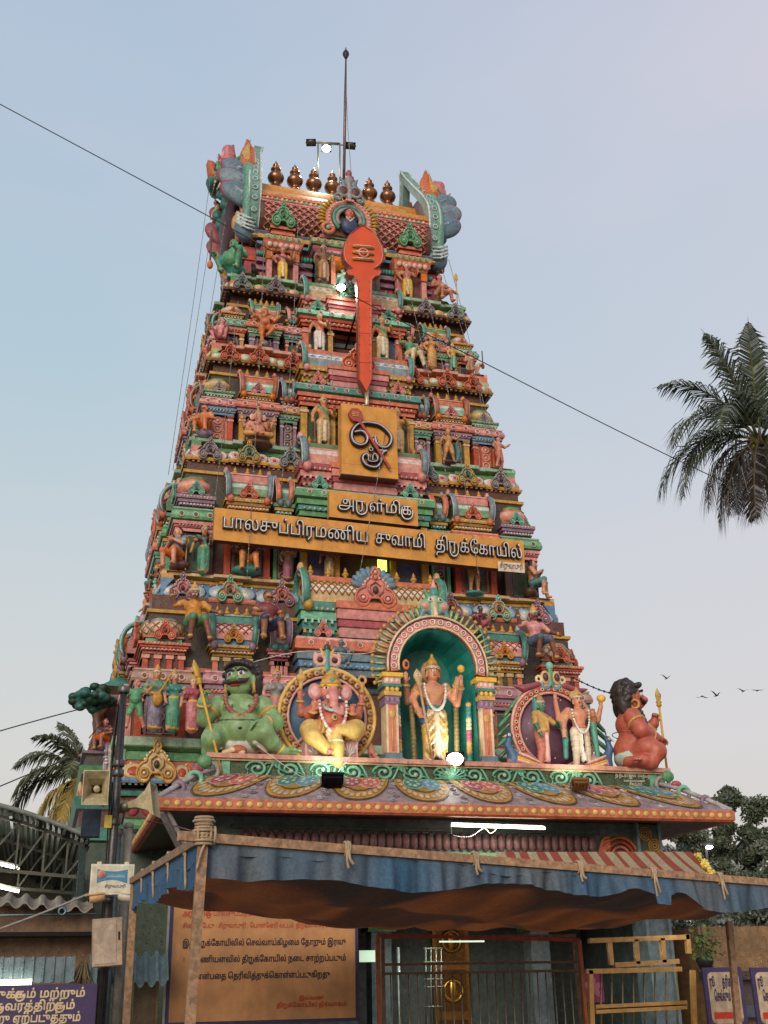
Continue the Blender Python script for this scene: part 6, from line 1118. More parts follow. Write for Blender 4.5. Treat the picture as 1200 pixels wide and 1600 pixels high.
for s in (-1, 1): S.ell((s*.13, 0, .14), (.10, .06, .15), mix(GOLDC, CREAM, .3), .02).ell((s*.13, -.05, .14), (.06, .05, .09), MAROON, .005).tor((s*.12, 0, -.02), (0, 1, 0), .08, .035, STEEL).tor((s*.27, 0, .1), (0, 1, 0), .06, .03, CREAM).chain([(s*.30, 0, -.02), (s*.62, .02, -.12), (s*.85, .04, -.06)], [.06, .08, .02], mix(ROSE, MAROON, .4))
S.cap((0, 0, 0), (0, 0, .34), .05, .05, GREEN).ell((0, 0, .4), (.08, .06, .09), MINT, .02)
S.build('crest', .013, GLOSS, hal, (0, -.06, zc + .96 - ZP))
S = Sdf(); H = 1.46; human(H, 'point', rgb(60, 120, 90), mix(SALMON, BROWN, .25), 'dhoti', rgb(190, 150, 84), mix(GOLDC, DGREEN, .4), DARK, 'man', sash=GOLDC, Sd=S); S.ell((-.11, .05, 1.30), (.03, .06, .20), TEAL, .01)
for q in range(4): S.tor((.03, 0, .15 + .07*q), (0, 0, 1), .12, .02, mix(SALMON, BROWN, .1), .012)
tag(S.build('statue', .0135, GLOSS, None, (xc - .42, -8.62, ZP), R(35)), 'green faced standing man in gold coat and salmon trousers holding the hand of his neighbour', 'statue', PP)
S = Sdf(); H = 1.60; human(H, 'club', sk, mix(CREAM, WHITE, .4), 'dhoti', None, GOLDC, DARK, 'man', Sd=S, trim=SALMON)
for s in (-1, 1): S.chain([(s*.20, .03, 1.22), (s*.34, .04, .98), (s*.34, -.02, .60), (s*.36, -.02, .25)], [.08, .08, .06, .05], TEAL if s < 0 else mix(TEAL, GREEN, .4), .03)
S.chain([(.23, .05, 1.22), (.46, .02, 1.08), (.52, -.05, 1.34)], [.07, .06, .045], sk, .03); hand(S, (.52, -.06, 1.36), (0, -.1, 1), sk, .045, .8, (0, -1, 0), 1, -1); S.ell((.52, -.10, 1.50), (.10, .08, .08), YELLOW, .01)
S.chain([(-.23, .05, 1.22), (-.42, .04, 1.06), (-.50, -.03, 1.40)], [.07, .06, .045], sk, .03); hand(S, (-.50, -.04, 1.42), (-.1, -.1, 1), sk, .045, .2, (0, -1, 0), 1, 1)
for q in range(23): t = q/22; a = math.pi*(1 + t); S.ell((.19*math.cos(a), -.13 - .07*math.sin(math.pi*t), 1.22 + .48*math.sin(a)), (.026, .024, .028), WHITE, .002)
S.ell((0, .02, 1.56), (.15, .10, .11), GOLDC, .01); S.cap((0, -.16, .75), (0, -.15, .15), .022, .03, DARK, .004); S.cap((.02, -.165, .75), (.02, -.155, .15), .012, .016, CREAM, .002)
tag(S.build('statue', .0135, GLOSS, None, (xc + .42, -8.66, ZP)), 'four armed standing deity in cream skirt with large golden crown before the purple halo', 'statue', PP)
def peacock(s):
    S = Sdf(); bl = rgb(70, 106, 140); S.chain([(0, 0, .0), (s*.02, 0, .22), (s*-.10, 0, .46), (s*-.06, -.01, .62)], [.12, .12, .07, .055], bl, .04); S.ell((s*-.06, -.02, .66), (.075, .065, .075), dark(bl, .3), .02); S.cap((s*-.12, -.02, .66), (s*-.22, -.02, .62), .026, .006, CREAM, .01); S.dec((s*-.08, -.08, .67), .03, WHITE); S.dec((s*-.08, -.09, .67), .014, DARK)
    S.chain([(s*.02, .02, .14), (s*.30, .02, .16), (s*.60, .02, .06)], [.14, .16, .07], mix(PINK, MAROON, .3), .05)
    for q in range(5): S.chain(spline([(s*.08, -.13, .30 - .05*q), (s*.28, -.16, .22 - .045*q), (s*.55, -.10, .12 - .03*q)], 2), [.02]*5, (CREAM, ROSE, YELLOW)[q % 3], .008)
    S.cap((s*-.05, 0, .73), (s*-.03, 0, .82), .012, .02, DBLUE, .005); return S
tag(peacock(1).build('statue', .014, GLOSS, None, (xc - 1.08, -8.62, ZP)), 'blue necked peacock statue at the left foot of the purple halo', 'statue', PP)
tag(peacock(-1).build('statue', .014, GLOSS, None, (xc + 1.00, -8.62, ZP)), 'blue necked peacock statue between the purple halo and the red brown guardian', 'statue', PP)
# ------------------------------------------------------------------ Tamil lettering (built-in font outlines, reordered by hand)
PRE = {'ெ': 'ெ', 'ே': 'ே', 'ை': 'ை'}; SPLIT = {'ொ': ('ெ', 'ா'), 'ோ': ('ே', 'ா')}
def shape(t):
    out = []
    for ch in t:
        if ch in PRE: out.insert(len(out) - 1, ch)
        elif ch in SPLIT: a, b = SPLIT[ch]; out.insert(len(out) - 1, a); out.append(b)
        else: out.append(ch)
    return ''.join(out)
_TX = {}
PEN = .043
def pen(pts):                                                   # a pen stroke as little quads and discs (filled by winding, so overlaps are fine)
    P = spline(pts, 4) if len(pts) > 2 else np.array(pts, float); out = []
    for a, b in zip(P[:-1], P[1:]):
        d = (b - a)/(np.linalg.norm(b - a) + 1e-9); n_ = np.array((-d[1], d[0]))*PEN; out.append(np.array([a - n_, b - n_, b + n_, a + n_])[::-1])
    for p in P: out.append(np.array([p + PEN*np.array((math.cos(t), math.sin(t))) for t in np.linspace(0, -2*math.pi, 8, endpoint=False)]))
    return out
LIG = {'ரு': (.90, [[(.04, .515), (.56, .515)], [(.10, .515), (.10, .02), (.15, -.15), (.33, -.26), (.55, -.23), (.72, -.09), (.78, .12), (.75, .40)], [(.46, .515), (.46, .08), (.41, -.04), (.30, -.09)]]),
       'கு': (.88, [[(.14, .515), (.60, .515)], [(.22, .515), (.22, .30)], [(.10, .285), (.48, .285), (.60, .24), (.63, .14), (.55, .05), (.46, .035)], [(.42, .515), (.42, .14), (.35, .05), (.22, .03), (.12, .09), (.12, .19), (.19, .275)], [(.06, .44), (.01, .18), (.04, -.06), (.20, -.23), (.44, -.25), (.66, -.13), (.76, .10), (.74, .30)]])}
def raw(seg):
    cu = bpy.data.curves.new('letters', 'FONT'); cu.body = seg; cu.size = 1; cu.resolution_u = 3; ob = bpy.data.objects.new('letters', cu); COL.objects.link(ob)
    dg = bpy.context.evaluated_depsgraph_get(); dg.update(); c2 = ob.evaluated_get(dg).to_curve(dg); res = []
    for sp in c2.splines:
        P = []
        if sp.type == 'BEZIER':
            bp = sp.bezier_points; nn = len(bp)
            for i in range(nn):
                a, b = bp[i], bp[(i+1) % nn]
                if abs((b.co - a.co).cross(a.handle_right - a.co).z) < 1e-6 and abs((b.co - a.co).cross(b.handle_left - b.co).z) < 1e-6: P.append((a.co.x, a.co.y))
                else: P += [(q.x, q.y) for q in geometry.interpolate_bezier(a.co, a.handle_right, b.handle_left, b.co, 4)[:-1]]
        else: P = [(q.co[0], q.co[1]) for q in sp.points]
        Q = []
        for p in P:
            if not Q or abs(p[0] - Q[-1][0]) + abs(p[1] - Q[-1][1]) > 1e-4: Q.append(p)
        if len(Q) > 2 and abs(Q[0][0] - Q[-1][0]) + abs(Q[0][1] - Q[-1][1]) < 1e-4: Q.pop()
        if len(Q) > 2: res.append(np.array(Q))
    bpy.data.objects.remove(ob); bpy.data.curves.remove(cu); return res
def advance(seg): r = raw(seg + '|'); return max(c[:, 0].min() for c in r) - max(c[:, 0].min() for c in raw('|'))
def outlines(text):
    if text in _TX: return _TX[text]
    t = shape(text); res = []; x = 0.; i = 0; seg = ''
    def flush():
        nonlocal x, seg
        if seg:
            if seg.strip(): res.extend(c + (x, 0) for c in raw(seg))
            x += advance(seg); seg = ''
    while i < len(t):
        if t[i:i+2] in LIG:
            flush(); w_, sts = LIG[t[i:i+2]]; 
            for st_ in sts: res.extend(c + (x, 0) for c in pen(st_))
            x += w_; i += 2
        else: seg += t[i]; i += 1
    flush(); _TX[text] = res; return res
def area(P): x, y = P[:, 0], P[:, 1]; return .5*np.sum(x*np.roll(y, -1) - np.roll(x, -1)*y)
def grow(P, d, sg):
    a = np.roll(P, 1, 0); b = np.roll(P, -1, 0); e1 = P - a; e2 = b - P; e1 /= np.linalg.norm(e1, axis=1)[:, None] + 1e-12; e2 /= np.linalg.norm(e2, axis=1)[:, None] + 1e-12
    n = np.stack([e1[:, 1] + e2[:, 1], -e1[:, 0] - e2[:, 0]], 1); l = np.linalg.norm(n, axis=1)[:, None] + 1e-9; n = n/l; k = 1/np.clip(np.sum(n*np.stack([e1[:, 1], -e1[:, 0]], 1), 1), .6, 1); return P + sg*d*n*k[:, None]
def lettering(m, text, x, z, h, y, col, depth=.01, bold=0., width=None, align='l', tilt=0.):
    """letters of em size h on the plane y, pen start x, baseline z; returns the drawn width"""
    cs = outlines(text)
    if not cs: return 0
    allp = np.vstack(cs); w0 = allp[:, 0].max(); kx = (width/w0) if width else h
    if align == 'c': x -= w0*kx/2
    if align == 'r': x -= w0*kx
    big = max(cs, key=lambda c: abs(area(c))); sgn = np.sign(area(big)); E = []; allr = []
    for c in cs:
        g = grow(c, bold, sgn) if bold else c; allr.append(g); q = np.roll(g, -1, 0); E.append(np.hstack([g, q]))
    E = np.vstack(E); E = E[np.abs(E[:, 1] - E[:, 3]) > 1e-6]; wn = np.sign(E[:, 3] - E[:, 1]); lo = np.minimum(E[:, 1], E[:, 3]); hi = np.maximum(E[:, 1], E[:, 3])
    ys = np.unique(np.round(np.concatenate([lo, hi])/.006)*.006); V = []; F = []
    for y0, y1 in zip(ys[:-1], ys[1:]):
        ym = (y0 + y1)/2; k = np.where((lo <= ym) & (hi > ym))[0]
        if not len(k): continue
        sl = (E[k, 2] - E[k, 0])/(E[k, 3] - E[k, 1]); xm = E[k, 0] + sl*(ym - E[k, 1]); od = np.argsort(xm); wd = 0; st_ = None
        for j in od:
            was = wd; wd += wn[k[j]]
            if was == 0 and wd != 0: st_ = j
            elif was != 0 and wd == 0:
                n = len(V); xa0 = xm[st_] - sl[st_]*(ym - y0); xa1 = xm[st_] + sl[st_]*(y1 - ym); xb0 = xm[j] - sl[j]*(ym - y0); xb1 = xm[j] + sl[j]*(y1 - ym)
                for (px_, py_) in ((xa0, y0), (max(xb0, xa0), y0), (max(xb1, xa1), y1), (xa1, y1)): V.append((x + px_*kx, y - depth, z + py_*h + tilt*px_*kx))
                F.append((n, n + 1, n + 2, n + 3))
    m.add(V, F, col)
    if depth > .006:
        for g in allr:
            n = len(g); W = [(x + p[0]*kx, z + p[1]*h + tilt*p[0]*kx) for p in g]; m.add([(p[0], y - depth*.999, p[1]) for p in W] + [(p[0], y, p[1]) for p in W], [(q, (q+1) % n, n + (q+1) % n, n + q) for q in range(n)], col)
    return w0*kx

# ------------------------------------------------------------------ signs on the tower
BOARD = mix(rgb(214, 150, 52), rgb(206, 140, 60), .5)
def letter_board(name, x0, x1, z0, z1, y, dep, tilt, lines, label, cat='sign'):
    e = tag(empty(name, (x0, y, z0)), label, cat); o_ = (-x0, -y, -z0); L = x1 - x0
    m = MB(); V = [(x, yy, z + tilt*(x - x0)) for z in (z0, z1) for yy in (y, y + dep) for x in (x0, x1)]; m.add(V, [(0, 2, 3, 1), (4, 5, 7, 6), (0, 1, 5, 4), (1, 3, 7, 5), (3, 2, 6, 7), (2, 0, 4, 6)], [dark(BROWN, .3), BOARD, BOARD, dark(BOARD, .3), BOARD, BOARD])
    for k in range(1, int(L/1.3)): x = x0 + L*k/int(L/1.3); m.box(x - .004, x + .004, y - .003, y, z0 + tilt*(x-x0) + .01, z1 + tilt*(x-x0) - .01, dark(BOARD, .35))
    m.build('panel', pmat('sign_panel', rough=.5, attr=True, dirt=.22, bump=.1, scale=3.), e, o_)
    for (t, xx, zz, h, wd) in lines:
        b = MB(); w_ = MB(); lettering(b, t, xx, zz + tilt*(xx - x0), h, y - .004, DARK, .085, .032, wd, 'l', tilt); lettering(w_, t, xx + .008, zz + tilt*(xx - x0), h, y - .10, rgb(214, 210, 205), .012, -.010, wd, 'l', tilt)
        bo = b.build('word', pmat('black_enamel', DARK, .35, dirt=.1), e, o_); w_.build('word_face', GLOSS, bo)
    return e
letter_board('long_signboard', -4.04, 4.12, 11.85, 12.70, -4.32, .22, -.020, [('பாலசுப்பிரமணிய', -3.86, 12.16, .50, 3.68), ('சுவாமி', .02, 12.16, .50, 1.32), ('திருக்கோயில்', 1.62, 12.16, .50, 2.38)], 'long yellow signboard of raised Tamil letters across the middle of the tower')
letter_board('short_signboard', -1.14, 1.22, 12.74, 13.47, -4.30, .20, -.018, [('அருள்மிகு', -.94, 12.98, .46, 2.0)], 'short yellow signboard with one Tamil word on top of the long signboard')
m = MB(); p0 = at(777, 878, -4.36); p1 = at(819, 896, -4.36); m.box(p0[0], p1[0], -4.40, -4.37, p1[2], p0[2], rgb(216, 200, 176)); e = tag(m.build('place_sign', GLOSS), 'small white place name plate hanging below the right end of the long signboard', 'sign')
m = MB(); lettering(m, 'சிறுவாபுரி', p0[0] + .05, p1[2] + .09, .20, -4.402, MAROON, .004, .015, p1[0] - p0[0] - .1); m.build('lettering', STUFFM, e)
# om board
oy = -4.02; OX0, OX1, OZ0, OZ1 = -.74, .80, 14.12, 16.2
om = tag(empty('om_signboard', (0, oy, OZ0)), 'square yellow signboard with black looped om emblem and red spear above the name boards', 'sign'); oo = (0, -oy, -OZ0)
m = MB(); m.box(OX0, OX1, oy, oy + .38, OZ0, OZ1, BOARD); m.box(OX0 + .005, OX1 - .005, oy - .004, oy, OZ0 + .30, OZ0 + .308, dark(BOARD, .3)); m.box(OX0 - .01, OX1 + .01, oy - .004, oy + .39, OZ0 - .02, OZ0, dark(BROWN, .2)); m.build('panel', MATS['sign_panel'], om, oo)
def opx(px, py): p = at(px, py, oy - .07); return (p[0], oy - .07, p[2])
def omp(l): return [(525 + x/10.9, 620 + y/10.9) for x, y in l]
curl = omp([(310, 612), (420, 592), (500, 640), (530, 720), (500, 800), (410, 832), (310, 790), (265, 700), (275, 590), (350, 492), (470, 450), (600, 455), (740, 490), (860, 580), (935, 690), (920, 800), (850, 870), (760, 860), (685, 800), (660, 690)])
hook = omp([(630, 730), (640, 820), (690, 900), (765, 930), (860, 930)]); loop = omp([(850, 935), (790, 965), (770, 1040), (760, 1120), (690, 1200), (600, 1205), (500, 1160), (450, 1070), (470, 1000), (530, 990), (550, 1040)])
mm = omp([(550, 1030), (555, 1105), (680, 1108), (700, 1050), (660, 985), (622, 1010), (620, 1090)])
for nm, rad, dy, colr in (('emblem_body', .066, 0, DARK), ('emblem_face', .022, -.058, rgb(196, 190, 205))):
    m = MB()
    for pts, f in ((curl, 1.0), (hook, .9), (loop, .9), (mm, .62)):
        P = spline([opx(*p) for p in pts], 5); m.tube(P + np.array((0, dy, 0)), rad*f, colr, 8)
    m.torus(tuple(np.array(opx(579, 703)) + (0, dy, 0)), .05, .028 if dy == 0 else .012, colr, 12, 6); m.build(nm, GLOSS, om, oo)
m = MB(); rdc = rgb(170, 62, 40); a = np.array(opx(548, 640)) + (0, -.09, 0); b = np.array(opx(608, 733)) + (0, -.09, 0); d = _norm(b - a); s_ = np.array((-d[2], 0, d[0])); Lh = np.linalg.norm(b - a)
pts = [(0, 0), (.16, .08), (.20, .2), (.16, .34), (.07, .40), (.035, .46), (.035, Lh), (-.035, Lh), (-.035, .46), (-.07, .40), (-.16, .34), (-.20, .2), (-.16, .08)]
m.prism([((a + s_*p[0] + d*p[1])[0], (a + s_*p[0] + d*p[1])[2]) for p in pts], a[1], a[1] + .07, rdc, dark(rdc)); 
for q in (-.05, 0, .05): c_ = a + d*.2 + np.array((0, -.012, q)); m.box(c_[0] - .09, c_[0] + .09, c_[1], c_[1] + .02, c_[2] - .012, c_[2] + .012, GOLDC)
m.build('emblem_spear', GLOSS, om, oo)
# the great orange spear sign
vy = -3.55; OUT = [(567, 352), (579, 360), (590, 371), (598, 386), (600, 400), (597, 410), (590, 416.5), (584, 420), (592, 421), (596, 425), (592, 431), (586, 432), (581, 437), (580.5, 450), (580.5, 592), (572.5, 613), (561, 592), (559, 450), (557.5, 437), (552, 431), (545, 430), (541, 425), (545, 420), (551, 419), (545, 414), (538, 406), (535.5, 393), (538, 380), (547, 366), (558, 357)]
P = [tuple(at(x, y, vy)[[0, 2]]) for x, y in OUT]; cx_, cz_ = at(568, 480, vy)[[0, 2]]
vs = tag(empty('spear_sign', (cx_, vy, cz_)), 'giant orange leaf bladed spear sign standing upright on the tower front', 'sign'); ov = (-cx_, -vy, -cz_)
m = MB(); oc_ = rgb(206, 74, 26); m.prism(P, vy, vy + .26, oc_, dark(rgb(150, 70, 50), .2)); m.build('blade_panel', pmat('orange_panel', rough=.45, attr=True, dirt=.12, bump=.05, scale=2.), vs, ov)
m = MB(); m.tube([(p[0], vy - .012, p[1]) for p in P], .018, dark(oc_, .45), 5, closed=True); inn = [(p[0] + (cx_ - p[0])*.06, vy - .006, p[1]) for p in P]; m.tube(inn, .010, lite(oc_, .4), 4, closed=True)
for py in (470, 520, 566): a = at(560.5, py, vy - .003); b = at(579.5, py + 1.2, vy - .003); m.bar(a, b, .006, dark(oc_, .5), 4)
for py in range(440, 592, 14):
    for px in (562, 578): m.ell(at(px, py, vy - .01), (.018, .012, .018), dark(oc_, .4), 6, 4)
m.build('edge_trim', GLOSS, vs, ov)
m = MB()
for py in (384, 393.5, 403.5):
    a = at(551, py, vy - .04); b = at(584, py + 3.2, vy - .04); m.bar(a, b, .045, rgb(206, 164, 96), 8); m.bar(a + (0.06, -.05, 0), b + (-.06, -.05, 0), .02, CREAM, 6)
c_ = at(568, 395, vy - .06); m.torus(tuple(c_), .14, .035, SALMON, 16, 6); m.ell(tuple(c_), (.09, .05, .09), RED, 10, 6); m.build('forehead_mark', GLOSS, vs, ov)
for pa, pb_, r_, c_ in ((at(573, 610, vy + .1), at(573, 634, -3.7), .06, CREAM), (at(555, 425, vy + .2), at(533, 450, -2.2), .025, DARK), (at(562, 470, vy + .2), at(540, 545, -2.3), .03, DARK)): m = MB(); m.bar(pa, pb_, r_, c_, 8); m.build('strut', METAL, vs, ov)

m = MB(); iw = rgb(210, 206, 186); ins = [('ந.நடராஜன் ஸ்தபதி', 962, 1018, 1213, .115), ('சிற்பக்கலைஞர்', 975, 1012, 1203.5, .06), ('கலைமாமணி', 975, 1008, 1221, .06), ('சிதம்பரம்', 984, 1004, 1226.5, .075), ('9842711509', 976, 1010, 1234, .085)]
for t, xa_, xb_, py, h_ in ins: a = at(xa_, py, -9.14); b = at(xb_, py, -9.14); lettering(m, t, a[0], a[2], h_, -9.122, iw, .003, .02, b[0] - a[0])
m.build('inscription', STUFFM, para)
# ------------------------------------------------------------------ roof mast, lamps and their light
def spot(loc, target, watts, col, ang=90, size=.15):
    l = bpy.data.lights.new('lamp_light', 'SPOT'); l.energy = watts; l.color = col; l.spot_size = R(ang); l.spot_blend = .6; l.shadow_soft_size = size; o = bpy.data.objects.new('lamp_light', l); COL.objects.link(o); o.location = loc
    o.rotation_euler = (Vector(loc) - Vector(target)).to_track_quat('Z', 'Y').to_euler(); return o
LED = pmat('lamp_glow_cool', emit=(1.0, .98, .84), es=14); TUBE = pmat('tube_glow', emit=(1.0, .97, .80), es=9)
def flood(name, loc, to, label, w=.34, lit=True, bodyc=DARK, mat=None):
    loc = np.array(loc); d = Vector(np.array(to) - loc).normalized(); e = tag(empty(name, tuple(loc)), label, 'lamp'); e.rotation_euler = (-d).to_track_quat('Z', 'Y').to_euler()
    m = MB(); m.box(-w/2, w/2, -w*.36, w*.36, .0, .06, bodyc); m.box(-w*.42, w*.42, -w*.3, w*.3, .06, .13, dark(bodyc, .2))
    for q in range(5): m.box(-w*.4 + q*w*.19, -w*.37 + q*w*.19, -w*.28, w*.28, .13, .16, bodyc)
    m.box(-w/2 - .02, -w/2, -.02, .02, 0, .16, GREY); m.box(w/2, w/2 + .02, -.02, .02, 0, .16, GREY); m.build('housing', METAL, e)
    m = MB(); m.ell((0, 0, -.01), (w*.44, w*.34, .07), CREAM, 16, 8); m.build('lens', (mat or LED) if lit else pmat('dull_glass', rgb(70, 70, 60), .2), e); return e
p_ = [at(497, 290, .55), at(497, 222, .55), at(531, 224, .55), at(531, 300, .55)]
m = MB()
for a, b in zip(p_[:-1], p_[1:]): m.bar(a, b, .028, rgb(170, 168, 140), 8)
m.bar(at(488, 223, .55), at(552, 228, .55), .022, rgb(150, 150, 130), 8); fr = tag(m.build('lamp_frame', METAL), 'tall thin pipe frame carrying floodlights above the roof finials', 'frame')
flood('flood_lamp', at(510, 232, .35), at(514, 500, -14), 'glowing white floodlight hanging in the pipe frame above the roof finials', .34)
flood('flood_lamp', at(486, 223, .5), at(440, 420, -10), 'unlit dark floodlight on the left tip of the rooftop pipe frame', .34, False)
flood('flood_lamp', at(548, 228, .5), at(640, 420, -10), 'unlit dark floodlight on the right tip of the rooftop pipe frame', .34, False)
spot(tuple(at(510, 236, .25)), tuple(at(530, 340, -2)), 160, (1, .96, .82), 140)
m = MB(); a = at(537, 300, .3); b = at(540.5, 92, .3); m.tube([a, a + (b - a)*.7, b], [.055, .05, .03], rgb(120, 96, 96), 8); m.build('x', METAL).name = 'lightning_mast'; ms = bpy.data.objects['lightning_mast']; tag(ms, 'tall slim lightning mast rising from the roof ridge with a round tip', 'mast')
m = MB(); m.lathe(tuple(b), [(.03, 0), (.07, .06), (.07, .1), (.11, .16), (.12, .26), (.08, .36), (.03, .42), (.012, .55)], rgb(60, 56, 62), 12); m.build('tip', METAL, ms); m = MB(); m.tube([a + (b-a)*.86, a + (b-a)*.5 + (.10, 0, 0), a + (.28, -.1, 0)], .012, rgb(150, 150, 150), 5); m.build('cable', STUFFM, ms)
flood('flood_lamp', at(533, 449, -2.75), at(533, 900, -24), 'glowing white floodlight before the lit top window beside the orange spear', .30)
spot(tuple(at(533, 446, -2.55)), tuple(at(534, 425, -1.5)), 40, (.75, 1, .92), 120); spot(tuple(at(533, 455, -2.85)), tuple(at(545, 520, -3.4)), 30, (1, .97, .85), 150)
flood('flood_lamp', at(711, 1186, -9.22), at(640, 1700, -24), 'glowing white floodlight on the parapet at the feet of the standing deity', .36)
spot(tuple(at(711, 1181, -9.05)), tuple(at(690, 1080, -8.4)), 45, (1, .97, .84), 120)
flood('flood_lamp', at(519, 1216, -9.75), at(508, 1110, -8.5), 'black floodlight on the eave aimed up at the elephant headed deity', .40, False)
spot(tuple(at(519, 1212, -9.70)), tuple(at(512, 1140, -8.6)), 55, (.86, 1, .84), 120, .3)
flood('flood_lamp', at(905, 1222, -9.75), at(870, 1110, -8.5), 'rusty tan floodlight on the eave below the two standing figures', .34, False, rgb(170, 120, 70))
spot(tuple(at(905, 1218, -9.70)), tuple(at(868, 1120, -8.6)), 35, (1, .92, .78), 110, .3)
tl_ = tag(empty('tube_lamp', tuple(at(779, 1293, -9.9))), 'lit fluorescent tube mounted under the front eave', 'lamp'); a = at(706, 1289, -9.9); b = at(851, 1294, -9.9); q_ = np.array(tl_.location)
m = MB(); m.bar(a - q_, b - q_, .026, CREAM, 10); m.build('tube', TUBE, tl_); m = MB(); m.beam(a - q_ + (0, .05, .03), b - q_ + (0, .05, .03), .05, .04, WHITE); m.build('batten', STUFFM, tl_)
m = MB(); m.tube(spline([a - q_ + (0, .03, 0), a - q_ + (.02, 0, -.18), a - q_ + (.35, 0, -.2), a - q_ + (.62, 0, -.05), a - q_ + (.75, 0, -.14), a - q_ + (.9, 0, -.03)], 5), .005, rgb(150, 146, 136), 6); m.build('flex', STUFFM, tl_)
ar = bpy.data.lights.new('lamp_light', 'AREA'); ar.shape = 'RECTANGLE'; ar.size = 1.5; ar.size_y = .06; ar.energy = 28; ar.color = (1, .96, .8); o = bpy.data.objects.new('lamp_light', ar); COL.objects.link(o); o.location = tuple((a + b)/2 + (0, -.04, -.04)); o.rotation_euler = (R(0), 0, 0)
gl = tag(empty('window_light', tuple(at(597, 880, -3.48))), 'glowing yellow green light panel inside the opening below the long signboard', 'lamp'); m = MB(); m.box(-.12, .12, -.02, .02, -.22, .20, YELLOW); m.build('panel', pmat('lamp_glow_green', emit=(.72, 1.0, .10), es=1.6), gl)
# ------------------------------------------------------------------ canopy tied to wooden poles
cn = tag(empty('canopy', (-2, -17, 0)), 'blue frilled cloth canopy with orange and black underside tied on wooden poles', 'canopy'); oC = (2, 17, 0)
WD = rgb(186, 146, 110); c0 = np.array((-5.84, -19.0, 2.98)); c1 = np.array(at(1230, 1381, -16.6)); cb = np.array(at(208, 1376, -12.6)); cd = np.array((c1[0] + .2, -9.9, 2.95))
PW = pmat('rough_wood', rough=.75, attr=True, dirt=.5, bump=.5, scale=16.)
m = MB(); m.beam(c0 - .03*(c1 - c0), c1, .07, .085, WD); m.build('front_pole', PW, cn, oC)
m = MB(); m.beam(c0, cb + (cb - c0)*.02, .08, .085, dark(WD, .25)); m.build('side_pole', PW, cn, oC)
for (top, bot, w_) in ((c0 + (0, 0, .05), np.array(at(296, 1610, -19.0)), .092), (cb + (.02, 0, 0), np.array(at(196, 1612, -12.6)), .10), (np.array(at(1139, 1440, -15.2)), np.array(at(1155, 1620, -15.2)), .085), (c1 - .03*(c1 - c0), c1 - .03*(c1 - c0) - (0, 0, 2.5), .09)):
    d = bot - top; bt = top + d*((top[2])/(top[2] - bot[2])); m = MB(); m.beam(top, bt, w_, w_*.8, WD if w_ > .1 else dark(WD, .2)); m.build('post', PW, cn, oC)
def cloth(nu, nv, fn, thick, cols):
    V = np.array([[fn(u/nu, v/nv) for v in range(nv + 1)] for u in range(nu + 1)]).reshape(-1, 3); F = []; C = []
    for u in range(nu):
        for v in range(nv): F.append((u*(nv+1) + v, (u+1)*(nv+1) + v, (u+1)*(nv+1) + v + 1, u*(nv+1) + v + 1)); C.append(cols((u + .5)/nu, (v + .5)/nv))
    m = MB(); m.add(V, F, C, True); return m
CL = pmat('canopy_cloth', rough=.85, attr=True, dirt=.25, bump=.2, scale=30.)
_t = CL.node_tree; _b = _t.nodes['Principled BSDF']; _tr = _t.nodes.new('ShaderNodeBsdfTranslucent'); _mx = _t.nodes.new('ShaderNodeMixShader'); _mx.inputs[0].default_value = .38
_t.links.new(_b.inputs['Base Color'].links[0].from_socket, _tr.inputs[0]); _t.links.new(_b.outputs[0], _mx.inputs[1]); _t.links.new(_tr.outputs[0], _mx.inputs[2]); _t.links.new(_mx.outputs[0], [n for n in _t.nodes if n.type == 'OUTPUT_MATERIAL'][0].inputs[0])
def gathers(u, n, seed): return sum(math.sin(2*math.pi*u*n*f + seed*f*1.7)/f**.6 for f in (1, 1.73, 3.1))*.5
ft = lambda u: c0 + (c1 - c0)*u
hang = lambda u: .26 + .05*math.sin(u*9) + .045*math.sin(u*23 + 1) + (.10 if .70 < u < .73 else 0) - (.10*math.exp(-((u - .755)/.022)**2)) - .07*math.exp(-((u - .66)/.03)**2)
def val(u, v):
    p = ft(u).copy(); g = gathers(u, 13, 2.); p += np.array((.012*g*v, .07*g*v + (-.10*v if .62 < u < .8 else 0), -.045 - v*hang(u) )); p[1] += (.035*math.sin(110*u + 3*math.sin(9*u)) + .02*math.sin(263*u))*v**.7; return p
BL = rgb(84, 122, 154)
cloth(420, 6, val, 0, lambda u, v: mix(mix(BL, rgb(124, 132, 138), .22 + .3*math.sin(u*17) + .22 + .25*math.sin(u*41)), rgb(50, 66, 84), .55*max(0, math.sin(u*131 + 2*math.sin(u*23)))**5)).build('valance', CL, cn, oC)  # narrow dark lines put the shade of the pleats into the cloth colour
def val2(u, v):
    p = c0 + (cb - c0)*u; g = gathers(u, 7, 5.); return p + np.array((.05*g*v, .012*g*v, -.04 - v*(.34 + .05*math.sin(u*14))))
cloth(160, 6, val2, 0, lambda u, v: mix(BL, rgb(60, 104, 150), .4 + .3*math.sin(u*20))).build('valance', CL, cn, oC)
def ceil_(u, v):
    a = ft(u); q_u = min(1., u/.36); b = cb + (cd - cb)*u; b[2] = cb[2]*(1 - q_u)**1.5 + 2.72*(1 - (1 - q_u)**1.5); p = a + (b - a)*v; sag = .16*math.sin(math.pi*v) + .07*math.sin(v*14 + 3*math.sin(u*5)) + .05*math.sin(u*19 + v*7) + .035*math.sin(u*47 + 11*v); p[2] += -.06 - sag*.75 - .05*v; return p
